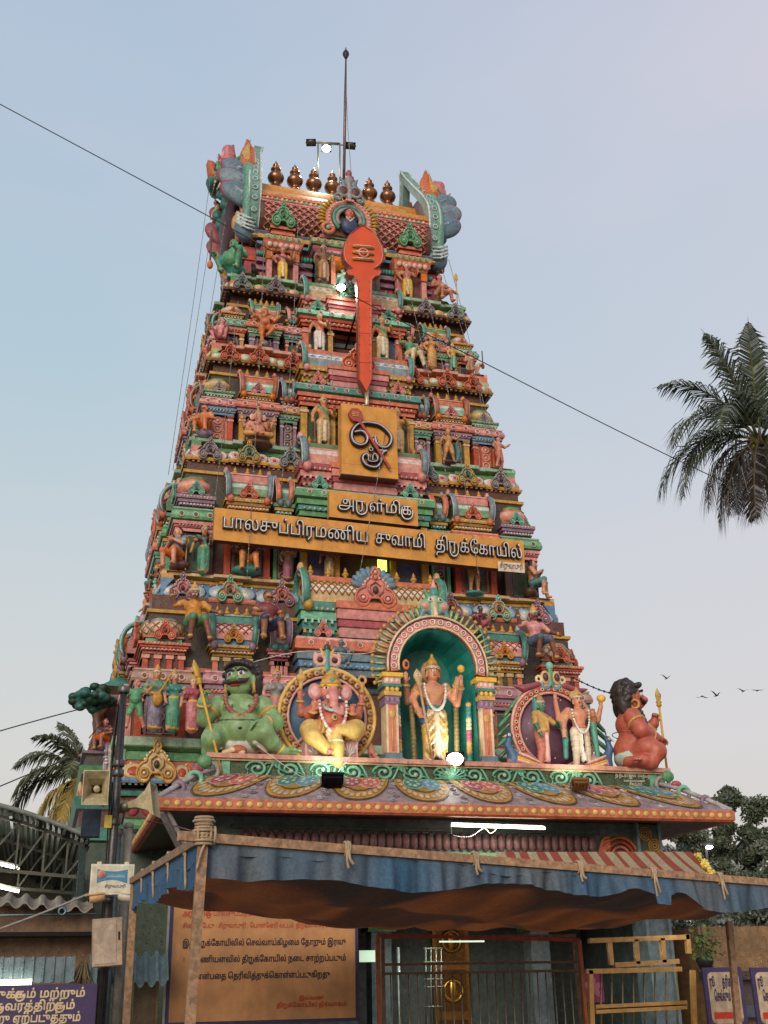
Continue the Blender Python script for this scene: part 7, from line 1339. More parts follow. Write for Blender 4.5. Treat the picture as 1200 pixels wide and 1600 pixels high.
def ccol(u, v):
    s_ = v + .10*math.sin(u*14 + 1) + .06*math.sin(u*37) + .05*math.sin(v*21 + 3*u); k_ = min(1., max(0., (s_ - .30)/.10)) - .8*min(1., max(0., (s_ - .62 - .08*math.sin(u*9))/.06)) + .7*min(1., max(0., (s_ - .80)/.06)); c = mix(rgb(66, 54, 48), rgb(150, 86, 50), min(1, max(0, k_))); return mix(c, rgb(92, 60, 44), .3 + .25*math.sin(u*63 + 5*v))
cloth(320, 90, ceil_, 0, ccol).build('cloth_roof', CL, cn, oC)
m = MB(); RP = rgb(176, 150, 118)
for q in range(9): m.torus(tuple(c0 + (0, 0, -.06 + .03*q)), .085 + .012*math.sin(q*2.), .014, RP, 10, 5, 'z')
for q in range(5): m.torus(tuple(c0 + (-.06 + .04*q, 0, .02)), .08, .014, RP, 10, 5, 'x')
m.tube(spline([c0 + (.05, -.06, .0), c0 + (-.02, -.08, -.12), c0 + (-.06, -.07, -.3)], 4), .012, RP, 5); m.build('lashing', STUFFM, cn, oC)
def tie(p, n, L=.25):
    m = MB()
    for q in range(3): m.torus(tuple(p + (-.02 + .02*q, 0, 0)), .07, .014, RP, 10, 5, 'x')
    for q in range(n): m.tube(spline([p + (.01*q, -.07, 0), p + (.03*q - .02, -.09, -.10), p + (.05*q, -.08, -L*(1 - .2*q))], 4), [.016]*9, RP, 5, flat=.4)
    m.build('tie_cord', STUFFM, cn, oC)
for u in (.19, .385, .565, .705, .845): tie(ft(u), 2, .24 + .08*math.sin(u*30))
for u in (.17, .38, .60, .80): tie(c0 + (cb - c0)*u, 1, .42 - .1*u)
# red striped awning behind the canopy
a0, a1 = at(775, 1331, -10.6), at(1080, 1331, -10.6)
def awn(u, v): p = a0 + (a1 - a0)*u; return p + np.array((.35*v*(u - .3), -.9*v, -.62*v + .02*math.sin(u*31)*v - .05*math.sin(math.pi*v)))
tag(cloth(46, 8, awn, 0, lambda u, v: rgb(168, 84, 66) if int(u*13*2) % 2 else rgb(190, 172, 140)).build('striped_awning', CL), 'red and cream striped awning cloth sloping behind the canopy pole', 'awning')

# ------------------------------------------------------------------ notice board
ny = -10.4; b0 = at(272, 1408, ny); b1 = at(556, 1590, ny); X0, X1, Z0, Z1 = b0[0], b1[0], b1[2], b0[2]
nb = tag(empty('notice_board', (X0, ny, Z0)), 'large brown notice board with Tamil writing in dark and red letters under the canopy', 'notice board'); oN = (-X0, -ny, -Z0)
m = MB(); m.box(X0, X1, ny, ny + .05, Z0, Z1, rgb(186, 132, 82)); m.build('panel', pmat('printed_sheet', rough=.6, attr=True, dirt=.25, bump=.05, scale=2.), nb, oN)
m = MB(); fc = rgb(48, 36, 78)
for bx in ((X0 - .05, X0, Z0 - .05, Z1 + .05), (X1, X1 + .05, Z0 - .05, Z1 + .05)): m.box(bx[0], bx[1], ny - .015, ny + .06, bx[2], bx[3], fc)
m.box(X0, X1, ny - .015, ny + .06, Z0 - .05, Z0, fc); m.box(X0, X1, ny - .015, ny + .06, Z1, Z1 + .05, fc); m.box(X0 - .09, X0 - .055, ny - .01, ny + .05, Z0 - .08, Z1 + .08, GREY); m.build('frame', GLOSS, nb, oN)
def row(px0, px1, py, h, t, col, m, bold=.02): a = at(px0, py, ny); b = at(px1, py, ny); lettering(m, t, a[0], a[2], h, ny - .002, col, .003, bold, b[0] - a[0])
m = MB(); ink = rgb(34, 26, 40); rd = rgb(178, 60, 30)
row(285, 540, 1478, .125, 'இத்திருக்கோயிலில் செவ்வாய்கிழமை தோறும் இரவு', ink, m, .03); row(285, 540, 1504, .125, '8.30 மணியளவில் திருக்கோயில் நடை சாற்றப்படும்', ink, m, .03); row(308, 517, 1530, .125, 'என்பதை தெரிவித்துக்கொள்ளப்படுகிறது.', ink, m, .03)
row(285, 520, 1431, .12, 'அருள்மிகு பாலசுப்பிரமணிய சுவாமி திருக்கோயில்', rd, m, .02); row(285, 540, 1450, .10, 'சின்னம்பேடு ( சிறுவாபுரி ) பொன்னேரி வட்டம், திருவள்ளூர் மாவட்டம்', rd, m, .02)
row(467, 506, 1562, .075, 'இவ்வண்', rd, m, .03); row(432, 541, 1574, .09, 'திருக்கோயில் நிர்வாகம்', rd, m, .03); m.build('lettering', STUFFM, nb, oN)

# ------------------------------------------------------------------ railings and gate under the hall
def lattice_gate(name, px0, px1, pyt, y, label, cat, colf, colb, bars, rails, w_=.05):
    a = at(px0, pyt, y); b = at(px1, pyt, y); e = tag(empty(name, (a[0], y, 0)), label, cat); L = b[0] - a[0]; H = a[2]
    m = MB(); m.box(0, w_, 0, w_, 0, H, colf); m.box(L - w_, L, 0, w_, 0, H, colf); m.box(w_, L - w_, 0, w_, H - w_, H, colf); m.build('frame', METAL if colf in (GOLDC, STEEL) else PAINT, e)
    for py in rails: z = at((px0 + px1)/2, py, y)[2]; m = MB(); m.box(w_, L - w_, .006, w_ - .006, z - .02, z + .02, colf); m.build('rail', PAINT, e)
    zt = at((px0 + px1)/2, rails[-1], y)[2] if rails else H
    for k in range(bars): x = L*(k + 1)/(bars + 1); m = MB(); m.bar((x, w_/2, 0), (x, w_/2, zt), .012, colb, 6); m.build('bar', METAL, e)
    return e
lattice_gate('steel_gate', 596, 900, 1462, -11.2, 'dark steel gate with thin vertical bars under the hall, left of the golden railing', 'gate', rgb(112, 84, 66), rgb(170, 164, 146), 22, (1505, 1519), .05)
for (px, ta, tb) in ((594, 1461, 1466), (902, 1467, 1467)):
    pass
m = MB(); a = at(590, 1461, -12.6); b = at(905, 1469, -12.6); m.beam(a, b, .05, .05, rgb(160, 44, 36)); fr = tag(m.build('pole_frame', PAINT), 'red painted pipe frame with two upright posts before the steel gate', 'frame')
for p in (a, b): m = MB(); m.beam(p, np.array((p[0] + .01, p[1], 0)), .055, .055, rgb(176, 96, 66)); m.build('post', PAINT, fr)  # warm light on the posts put into their orange colour
# steel queue railing with nested frames, warm lamplight put into its gold colour
gy = -12.0; GOLD_LIT = rgb(230, 178, 104); gr = tag(empty('queue_railing', tuple(at(1000, 1600, gy))), 'golden metal queue railing of nested square frames right of the steel gate', 'railing'); q_ = np.array(gr.location)
def pb(x0, y0, x1, y1, w_=.05, nm='tube', d=0): m = MB(); m.beam(at(x0, y0, gy + d) - q_, at(x1, y1, gy + d) - q_, w_, w_, GOLD_LIT); m.build(nm, pmat('gold_lit_steel', rough=.25, attr=True, dirt=.3, bump=.1, scale=10., metal=.25), gr)
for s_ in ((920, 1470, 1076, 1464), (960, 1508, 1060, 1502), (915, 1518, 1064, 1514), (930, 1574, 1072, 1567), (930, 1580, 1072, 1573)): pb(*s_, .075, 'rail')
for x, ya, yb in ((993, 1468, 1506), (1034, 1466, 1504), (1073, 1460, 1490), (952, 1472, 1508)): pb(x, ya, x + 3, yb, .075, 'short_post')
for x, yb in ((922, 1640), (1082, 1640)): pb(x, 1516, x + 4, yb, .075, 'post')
for k in range(8): x = 938 + 17*k; m = MB(); m.bar(at(x, 1516, gy + .1) - q_, at(x + 2, 1620, gy + .1) - q_, .016, rgb(170, 160, 120), 6); m.build('bar', METAL, gr)
p = at(927, 1543, -11.0); m = MB(); m.box(p[0] - .19, p[0] + .19, -11.0, -10.98, p[2] - .23, p[2] + .23, rgb(200, 70, 130)); ps = tag(m.build('flower_poster', GLOSS), 'pink poster with a large five petalled flower behind the golden railing', 'poster'); m = MB()
for k in range(5): t = R(90 + 72*k); m.ell((p[0] + .09*math.cos(t), -11.005, p[2] + .09*math.sin(t)), (.06, .006, .085), rgb(236, 140, 180), 10, 4, np.array(Matrix.Rotation(-(t - math.pi/2), 3, 'Y')))
m.build('flower', GLOSS, ps)
# back grille with window lights seen through the gate
ig = tag(empty('window_grille', (0, -8.9, 0)), 'pale metal lattice window grille in the dark doorway behind the gate', 'grille'); m = MB()
for px in (665, 673, 681, 689): m.bar(at(px, 1480, -8.95) - (0, -8.9, 0), at(px + 1, 1620, -8.95) - (0, -8.9, 0), .016, rgb(140, 150, 140), 6)
for py in (1482, 1503, 1530, 1542, 1573): m.bar(at(662, py, -8.95) - (0, -8.9, 0), at(692, py, -8.95) - (0, -8.9, 0), .018, rgb(150, 160, 140), 6)
m.build('bars', METAL, ig); m = MB(); a = at(622, 1480, -8.95); m.bar(a - (0, -8.9, 0), np.array((a[0], -.05, 0)), .03, rgb(200, 220, 215), 8); m.build('tube_post', METAL, ig)
for px, py, w_, h_ in ((574, 1494, .30, .20), (722, 1471, .9, .03)):
    p = at(px, py, -8.4); t_ = tag(empty('window_light', tuple(p)), 'bright window pane glowing left of the steel gate' if px < 600 else 'thin strip of light above the lattice inside the gate', 'lamp'); m = MB(); m.box(-w_/2, w_/2, 0, .03, -h_/2, h_/2, WHITE); m.build('pane', pmat('pane_glow', emit=(.6, .8, .62), es=.35), t_)
ar = bpy.data.lights.new('lamp_light', 'AREA'); ar.shape = 'RECTANGLE'; ar.size = .9; ar.size_y = .05; ar.energy = 12; ar.color = (.9, 1, .9); o = bpy.data.objects.new('lamp_light', ar); COL.objects.link(o); o.location = tuple(at(722, 1471, -8.4) + (0, -.03, -.05))
# ticket lane signs at the right
def ticket(px0, px1, rows, label):
    y = -12.6; a = at(px0, 1512, y); b = at(px1, 1604, y); e = tag(empty('lane_sign', (a[0], y, b[2])), label, 'sign'); W, H = b[0] - a[0], a[2] - b[2]; pu = rgb(70, 52, 100)
    m = MB(); m.box(0, W, 0, .04, 0, H, pu); m.build('border', GLOSS, e)
    r = .08; m = MB(); m.box(.07 + r, W - .07 - r, -.006, .0, .05, H - .07, rgb(196, 172, 140)); m.box(.07, W - .07, -.0055, 0, .05 + r, H - .07 - r, rgb(196, 172, 140)); 
    for cx in (.07 + r, W - .07 - r):
        for cz in (.05 + r, H - .07 - r): m.lathe((cx, 0, cz), [(r, -.005), (r, 0)], rgb(196, 172, 140), 16, 'y')
    m.build('panel', GLOSS, e); m = MB()
    for t, x, z, h, wd in rows: lettering(m, t, x*W, z*H, h, -.008, rgb(52, 34, 84), .003, .035, wd*W)
    m.prism([(.16*W, .14*H), (.16*W, .25*H), (.70*W, .25*H), (.70*W, .31*H), (.84*W, .195*H), (.70*W, .08*H), (.70*W, .14*H)], -.012, -.008, rgb(210, 52, 24)); m.build('lettering', STUFFM, e)
    for x in (.08*W, .9*W): m = MB(); m.box(x, x + .04, .045, .085, -b[2], H, STEEL); m.build('leg', METAL, e)
ticket(1097, 1170, [('ரூ.100 தரிசனம்', .13, .68, .20, .74), ('செல்லும் வழி', .22, .44, .20, .60)], 'purple bordered ticket lane sign reading 100 with a red arrow')
ticket(1172, 1246, [('ரூ.50 தரிசனம்', .13, .68, .20, .74), ('செல்லும் வழி', .22, .44, .20, .60)], 'purple bordered ticket lane sign cut off by the right picture edge')

# ------------------------------------------------------------------ utility pole with speakers, boxes and cameras
uy = -11.6; ut = at(194, 1072, uy); ub = at(180, 1600, uy); ux = ub[0]
up = tag(empty('utility_pole', (ut[0], uy, 0)), 'slim dark metal pole with clamps and cables at the left of the hall', 'pole'); m = MB(); m.tube([(0, 0, 0), (0, 0, ut[2]*.6), (0, 0, ut[2])], [.075, .068, .055], rgb(92, 88, 90), 12); m.build('shaft', METAL, up)
m = MB()
for z in (ut[2] - .12, ut[2] - 1.3, ut[2] - 1.45, ut[2] - 2.2, 2.0): m = MB(); m.lathe((0, 0, z), [(.085, 0), (.095, .02), (.095, .09), (.085, .11)], dark(GREY, .5), 12); m.build('clamp', METAL, up)
m = MB()
for q in range(5): a = rng.uniform(0, 6.28); m.tube(spline([(.08*math.cos(a), .08*math.sin(a), ut[2] - .3), (.12*math.cos(a), .11*math.sin(a), ut[2] - 1.2), (.09*math.cos(a + .5), .1*math.sin(a), ut[2] - 2.4), (.08*math.cos(a), .1*math.sin(a), .3)], 5), .011, DARK, 5)
m.build('cables', STUFFM, up)
for px, pt, w_, lab in ((201, 1288, .07, 'grey plastic conduit pipe standing beside the utility pole'), (185, 1300, .055, 'narrow blue grey conduit pipe tight against the utility pole')):
    t_ = at(px, pt, uy + .35); m = MB(); m.tube([(t_[0], t_[1], 0), t_], w_, rgb(150, 146, 138) if w_ > .06 else STEEL, 12); m.lathe(tuple(t_), [(w_*1.15, -.06), (w_*1.15, .01), (w_*.5, .03)], GREY, 12); tag(m.build('conduit_pipe', PAINT), lab, 'pipe')
def horn(loc, rz, rx, label, s_=1.0):
    e = tag(empty('horn_speaker', loc), label, 'speaker'); e.rotation_euler = (rx, 0, rz); e.scale = (s_,)*3; m = MB(); HC = rgb(196, 184, 150); st_ = [(.05, .07, .05), (-.10, .09, .07), (-.30, .16, .17), (-.42, .22, .29)]; V = []
    for y, w_, h_ in st_: V += [(-w_, y, -h_), (w_, y, -h_), (w_, y, h_), (-w_, y, h_)]
    F = [(4*i + k, 4*i + (k+1) % 4, 4*i + 4 + (k+1) % 4, 4*i + 4 + k) for i in range(3) for k in range(4)] + [(3, 2, 1, 0)]; m.add(V, F, HC); V2 = [(v[0]*.93, v[1], v[2]*.94) for v in V]; m.add(V2, [tuple(reversed(f)) for f in F], mix(HC, DARK, .15)); n_ = 12
    m.add([V[n_ + k] for k in range(4)] + [V2[n_ + k] for k in range(4)], [(k, (k+1) % 4, 4 + (k+1) % 4, 4 + k) for k in range(4)], HC); m.build('horn', PAINT, e)
    m = MB(); m.lathe((0, 0, 0), [(.0, -.24), (.04, -.22), (.06, -.16), (.06, .0)], lite(HC, .3), 14, 'y'); m.build('phase_plug', PAINT, e); m = MB(); m.lathe((0, 0, 0), [(.08, .05), (.10, .08), (.10, .24), (.06, .28)], dark(HC, .4), 14, 'y'); m.beam((0, .15, -.09), (.12, .25, -.26), .04, .03, GREY); m.build('driver', METAL, e); return e
horn(tuple(at(152, 1234, -11.9)), R(-6), R(4), 'cream rectangular horn loudspeaker facing forward on the left of the utility pole', .88)
horn(tuple(at(206, 1258, -11.5)), R(68), R(-10), 'grey cream horn loudspeaker seen from the side on the right of the utility pole', .9)
m = MB(); m.box(-.14, .14, -.1, .1, -.2, .2, rgb(40, 50, 66)); e = tag(m.build('speaker_bracket', METAL, None, tuple(at(142, 1287, -11.6))), 'dark blue bracket box hanging under the cream horn loudspeaker', 'bracket'); m = MB(); m.beam((.1, 0, .15), (.45, 0, .05), .03, .03, GREY); m.build('arm', METAL, e)
m = MB(); p = at(169, 1283, -11.7); m.box(p[0] - .055, p[0] + .055, -11.70, -11.68, p[2] - .10, p[2] + .09, rgb(206, 180, 50)); tag(m.build('warning_plate', GLOSS), 'small yellow plate fixed on the utility pole', 'plate')
by = -11.95; p = at(175, 1374, by); jb = tag(empty('junction_box', tuple(p)), 'white plastic junction box with blue label above three security cameras', 'box'); IV = rgb(206, 196, 172)
m = MB(); m.box(-.30, .30, 0, .16, -.20, .20, IV); m.box(-.315, .315, -.03, .0, -.215, .215, lite(IV, .2)); m.box(-.29, .29, -.036, -.03, -.19, .19, IV)
for x in (-.20, .20): m.box(x - .03, x + .03, -.02, .06, .20, .25, IV)
m.ell((0, -.02, -.235), (.035, .03, .035), IV, 8, 5); m.build('case', GLOSS, jb)
m = MB(); V = [(-.22 + .44*k/12, -.0385, .14 - .03*math.sin(k/12*3.1)) for k in range(13)] + [(.22 - .44*k/12, -.0385, -.06 - .0*k + .05*math.sin(k/12*3.1)) for k in range(13)]
m.prism([(v[0], v[2]) for v in V], -.040, -.037, rgb(50, 128, 162)); m.lathe((-.16, 0, .07), [(.062, -.044), (.062, -.040)], rgb(206, 150, 130), 18, 'y'); m.ell((-.16, -.045, .07), (.03, .004, .04), rgb(190, 110, 100), 8, 4); lettering(m, 'சிறுவாபுரி', -.10, -.12, .06, -.038, rgb(60, 80, 110), .002, .02, .30); m.box(-.08, .18, -.041, -.0402, .03, .036, WHITE); m.box(-.06, .18, -.041, -.0402, .055, .059, WHITE); m.build('label', GLOSS, jb)
def bullet(px, py, rz, body, label):
    e = tag(empty('security_camera', tuple(at(px, py, by - .02))), label, 'camera', 'security cameras under the junction box'); e.rotation_euler = (R(8), 0, rz); m = MB(); m.lathe((0, 0, 0), [(.05, -.14), (.062, -.13), (.062, .10), (.045, .13)], body, 16, 'y'); m.box(-.066, .066, -.17, .08, .045, .066, body); m.build('body', GLOSS, e); m = MB(); m.lathe((0, 0, 0), [(.04, -.148), (.045, -.14)], DARK, 14, 'y'); m.build('lens', GLOSS, e); m = MB(); m.bar((0, .05, .05), (0, .12, .14), .02, GREY); m.build('mount', METAL, e)
bullet(153, 1403, R(-75), rgb(206, 160, 110), 'cream bullet camera pointing left under the junction box'); bullet(171, 1405, R(-5), DARK, 'black bullet camera pointing forward under the junction box'); bullet(198, 1402, R(70), IV, 'white bullet camera pointing right under the junction box')
p = at(168, 1472, -12.05); cbx = tag(empty('meter_cabinet', tuple(p)), 'beige metal meter cabinet hung slightly crooked on the utility pole', 'cabinet'); cbx.rotation_euler = (0, R(-4), 0); m = MB(); CB = rgb(176, 150, 126); m.box(-.215, .215, 0, .18, -.33, .33, CB); m.box(-.205, .205, -.02, 0, -.32, .32, lite(CB, .1)); m.build('case', PAINT, cbx); m = MB(); m.box(-.185, .12, -.028, -.02, -.29, .29, lite(CB, .18)); m.build('door', PAINT, cbx); m = MB(); m.box(.15, .17, -.04, -.02, .02, .13, DARK); m.build('handle', METAL, cbx)

# ------------------------------------------------------------------ shed, roofs and banner at the far left
sh = tag(empty('market_shed', (-9, -6, 0)), 'open shed with a curved dark green corrugated roof and steel trusses', 'shed'); oS = (9, 6, 0)
yS0, yS1 = -8.4, 3.0; eR = at(141, 1312, yS0); eL = at(-140, 1240, yS0)
def arch(t): return np.array((eR[0] + (eL[0] - eR[0])*t, 0, eR[2] + (eL[2] - eR[2])*(1 - (1 - t)**1.8)))
n = 60; V = []; 
for k in range(n + 1):
    p = arch(k/n*1.0)
    for yy in (yS0, yS1): V += [(p[0], yy, p[2] + (.02 if k % 2 else -.02))]
m = MB(); m.add(V, [(2*k, 2*k + 1, 2*k + 3, 2*k + 2) for k in range(n)], rgb(44, 66, 60), False); V3 = [(v[0], v[1], v[2] + .05) for v in V]; m.add(V3, [(2*k, 2*k + 1, 2*k + 3, 2*k + 2) for k in range(n)], rgb(120, 128, 128), False); P = [arch(k/20) + (0, yS0 - .02, .03) for k in range(21)]; m.tube(P, .045, rgb(110, 120, 120), 6); m.build('roof', PAINT, sh, oS)
for yy in (yS0 + .4, -4.6):
    m = MB(); A = [arch(t) + (0, yy, -.10) for t in (0, .12, .25, .4, .6, .8, 1)]; B = [np.array((eR[0] + (eL[0] - eR[0])*t, yy, eR[2] - .62 + .25*t)) for t in (0, .12, .25, .4, .6, .8, 1)]
    for L_ in (A, B):
        for a, b in zip(L_[:-1], L_[1:]): m.beam(a, b, .06, .06, rgb(34, 50, 48))
    for k in range(6): m.beam(A[k], B[k + 1], .035, .035, rgb(46, 62, 60)); m.beam(B[k + 1], A[k + 1], .035, .035, rgb(46, 62, 60))
    m.build('truss', PAINT, sh, oS)
m = MB(); m.box(eL[0], eR[0], yS1 - .1, yS1, 0, eL[2] + .5, rgb(40, 54, 50)); m.build('dark_backing', PAINT, sh, oS)  # added dark green backing for the roof underside, closing off bright sky
for t in (.02, .15, .3, .45, .6):
    m = MB(); p = arch(t); m.beam((p[0], yS0, p[2] - .07), (p[0], yS1, p[2] - .07), .05, .07, rgb(50, 62, 62)); m.build('purlin', METAL, sh, oS)
for x in (eR[0] - .1,): 
    for yy in (yS0 + .4, -2.): m = MB(); m.beam((x, yy, 0), (x, yy, eR[2] - .1), .12, .12, rgb(50, 66, 66)); m.build('column', METAL, sh, oS)
for (px, py) in ((8, 1345), (8, 1381)):
    p = at(px, py, -5.6); e = tag(empty('tube_lamp', tuple(p)), ('upper' if py < 1360 else 'lower') + ' lit fluorescent tube hanging inside the green shed', 'lamp'); m = MB(); m.bar((-.6, -.1, .05), (.27, .1, -.13), .03, CREAM, 8); m.build('tube', TUBE, e); m = MB(); m.beam((-.6, -.1, .09), (.27, .1, -.09), .05, .04, WHITE); m.build('batten', STUFFM, e)
ar = bpy.data.lights.new('lamp_light', 'POINT'); ar.energy = 14; ar.color = (.95, 1, .85); ar.shadow_soft_size = .3; o = bpy.data.objects.new('lamp_light', ar); COL.objects.link(o); o.location = tuple(at(5, 1362, -5.6) + (0, 0, -.1))
def corr(name, pa, pb, drop, run, n, col, label, cat, mat=None, split=None):
    pa, pb = np.array(pa), np.array(pb); m = MB(); V = []
    for k in range(n*8 + 1):
        t = k/(n*8); p = pa + (pb - pa)*t; zz = .035*math.cos(2*math.pi*n*t) + .02*(math.cos(2*math.pi*n*t) > .6)
        V += [tuple(p + (0, 0, zz)), tuple(p + (0, -run, -drop + zz)), tuple(p + (0, 0, zz - .02)), tuple(p + (0, -run, -drop + zz - .02))]
    F = []
    for k in range(n*8): a = 4*k; b = 4*k + 4; F += [(a, a + 1, b + 1, b), (a + 2, b + 2, b + 3, a + 3), (a + 1, a + 3, b + 3, b + 1)]
    m.add(V, F, col); return tag(m.build(name, mat or STUFFM), label, cat)
corr('corrugated_roof', at(-90, 1392, -9.0), at(143, 1408, -9.0), .20, .8, 9, rgb(140, 132, 120), 'grey asbestos corrugated roof edge below the green shed', 'roof')
m = MB(); a = at(-80, 1415, -9.4); b = at(143, 1500, -9.4); m.box(a[0], b[0], -9.4, -9.3, 0, a[2], rgb(104, 74, 54)); tag(m.build('shop_wall', PAINT), 'dim brown shop wall under the corrugated roof', 'wall')
m = MB(); m.box(a[0], b[0] + .1, -10.0, -9.42, a[2] - .5, a[2] - .44, DARK); m.bar((a[0], -9.7, a[2] - .18), (b[0], -9.7, a[2] - .15), .02, STEEL); p = at(97, 1424, -9.8); m.torus(tuple(p), .055, .02, STEEL, 12, 6); m.build('x', METAL).name = 'pipe_rail'; tag(bpy.data.objects['pipe_rail'], 'thin pipe rail with a ring under the corrugated roof', 'pipe')
m = MB(); a = at(-60, 1497, -12.5); b = at(115, 1535, -12.5)
for k in range(11): x = a[0] + (b[0] - a[0])*k/11; w_ = (b[0] - a[0])/11; m.box(x, x + w_*.72, -12.5, -12.48, b[2], a[2], rgb(92, 122, 134)); m.box(x + w_*.72, x + w_, -12.53, -12.49, b[2] + .01, a[2] + .01, rgb(84, 112, 124))
tag(m.build('sheet_awning', PAINT), 'blue grey ribbed metal sheet hanging above the purple banner', 'awning')
p = at(18, 1535, -12.6); e = tag(empty('tube_lamp', tuple(p)), 'lit fluorescent tube just above the purple banner', 'lamp'); m = MB(); m.bar((-.6, 0, 0), (.26, 0, .0), .035, CREAM, 8); m.build('tube', TUBE, e); m = MB(); m.box(-.6, .26, .03, .07, -.02, .02, WHITE); m.build('batten', STUFFM, e)
m = MB(); p = at(131, 1502, -12.4)
for q in range(60): v = rng.normal(size=2)*.06; m.tube([p + (v[0]*.3, v[1]*.3, 0), p + (v[0]*1.0 - .02, v[1], -.18), p + (v[0]*2.0 - .05, v[1]*1.4, -.36 + rng.uniform(-.04, .06))], [.008, .01, .003], mix(rgb(120, 104, 66), rgb(70, 62, 44), rng.random()), 4)
m.torus(tuple(p + (0, 0, -.05)), .05, .02, BROWN, 10, 5, 'z'); tag(m.build('dry_bundle', STUFFM), 'tied bundle of dry palm leaves hanging beside the blue grey sheet', 'bundle')
bn = -13.0; a = at(-40, 1540, bn); b = at(146, 1625, bn); m = MB(); e = tag(empty('banner', (a[0], bn, b[2])), 'purple cloth banner with cream Tamil writing at the lower left corner', 'banner'); m.box(0, b[0] - a[0], 0, .02, 0, a[2] - b[2], rgb(58, 38, 88)); m.build('sheet', GLOSS, e); m = MB()
def brow(px1, py, t, wpx): q = at(px1, py, bn); L = wpx/1766*np.linalg.norm(q - CAMP); lettering(m, t, q[0] - a[0], q[2] - b[2], .145, -.004, rgb(214, 190, 150), .004, .03, L, 'r')
brow(132, 1557, 'பக்தர்களுக்கும் மற்றும்', 190); brow(116, 1576, 'போக்குவரத்திற்கும்', 150); brow(125, 1595, 'இடையுறு ஏற்படுத்தும்', 172); m.build('lettering', STUFFM, e)
for x in (.0, b[0] - a[0] - .05): m = MB(); m.box(x, x + .05, .022, .07, -b[2], a[2] - b[2], STEEL); m.build('post', METAL, e)
m = MB(); a = at(212, 1500, -10.6); b = at(245, 1600, -10.6); m.box(a[0], b[0], -10.6, -10.5, 0, a[2], rgb(116, 92, 60)); m.box(a[0] + .05, b[0] - .05, -10.63, -10.6, .1, a[2] - .08, rgb(86, 70, 46)); tag(m.build('wooden_shutter', PAINT), 'brown wooden shutter panel between the utility pole and the notice board', 'shutter')
corr('tin_awning', at(140, 1497, -10.9), at(262, 1490, -10.9), .42, .35, 7, rgb(96, 118, 120), 'small grey green tin awning behind the wooden post left of the notice board', 'awning')

# ------------------------------------------------------------------ cables, light strings, birds
def wire(pts, r, label, col=DARK, name='power_cable', beads=0, bc=None):
    P = spline(pts, 8) if len(pts) > 2 else np.array(pts); m = MB(); m.tube(P, r, col, 5)
    if beads:
        for k in range(beads): t = (k + .5)/beads*(len(P) - 1); i = int(t); q = P[i] + (P[min(i+1, len(P)-1)] - P[i])*(t - i); m.ell(q, (r*2.1,)*3, bc or GREY, 6, 4)
    return tag(m.build(name, STUFFM), label, 'cable')
wire([at(-700, -214, -7.0), at(-20, 152, -7.0), at(352, 352, -7.0), at(560, 467, -7.0), at(735, 556, -7.0), at(1110, 743, -7.0), at(1600, 960, -7.0)], .013, 'long black power cable slanting across the whole tower front')
wire([at(-500, 1292, -4.6), at(-20, 1148, -4.6), at(140, 1104, -4.6)], .014, 'thin cable from the left picture edge to the sculpted tree'); wire([at(-500, 1440, -4.6), at(-20, 1237, -4.6), at(60, 1204, -4.6), at(120, 1180, -4.6)], .014, 'thin cable from the left picture edge to the flute player')
wire([at(-10, 1455, -11.8), at(70, 1425, -11.8), at(140, 1396, -11.8)], .016, 'grey stay cable running from the left edge to the camera box', GREY)
wire([at(893, 1058, -5.4), at(940, 1079, -6.6), at(985, 1089, -8.3)], .014, 'beaded cable from the tower to the head of the red brown guardian', DARK, 'power_cable', 12, DARK)
wire([at(375, 1040, -7.2), at(470, 1018, -7.4), at(560, 1022, -7.6), at(604, 1012, -8.6)], .008, 'white cable looping above the round blue halo to the arched shrine', WHITE)
wire([at(402, 1165, -9.28), at(450, 1200, -9.3), at(478, 1215, -9.35), at(520, 1214, -9.5), at(560, 1160, -9.3)], .006, 'white flex drooping over the scrollwork below the pink throne', WHITE)
wire([at(230, 1283, -11.3), at(270, 1290, -12.), at(322, 1305, -18.6)], .010, 'thin dark red cord from the horn speaker to the canopy corner', MAROON)
for k, (xa, ya, Ya, xb, yb, Yb) in enumerate(((329, 276, -.6, 263, 742, -2.5), (340, 292, -.9, 270, 735, -2.9), (352, 345, -1.4, 284, 735, -3.3), (466, 340, -2.6, 440, 760, -4.2), (413, 372, -2.3, 386, 900, -4.6), (503, 352, -2.5, 520, 615, -3.5), (632, 425, -2.5, 700, 760, -4.0), (690, 420, -1.8, 792, 770, -3.6), (701, 405, -1.6, 762, 690, -3.0), (372, 470, -2.6, 320, 900, -4.4), (672, 480, -2.8, 748, 900, -4.5), (620, 545, -3.2, 560, 905, -4.7))):
    a, b = at(xa, ya, Ya), at(xb, yb, Yb); lab = ['outermost string of tiny lights hanging clear of the tower on the left', 'second string of tiny lights left of the tower', 'string of tiny lights hugging the left tower edge', 'light string dropping left of the central bay past the om signboard', 'light string dropping through the left barrel roofs', 'short light string from the roof arch past the orange spear', 'light string dropping right of the orange spear', 'light string along the right tower edge', 'outermost light string beside the right tower edge', 'light string crossing the left corner domes', 'light string crossing the right barrel roofs', 'light string slanting past the right side of the om signboard'][k]
    wire([a, (a + b)/2 + (0, -.25, -.1), b], .008, lab, rgb(120, 116, 110), 'light_string', 26, rgb(190, 184, 170))
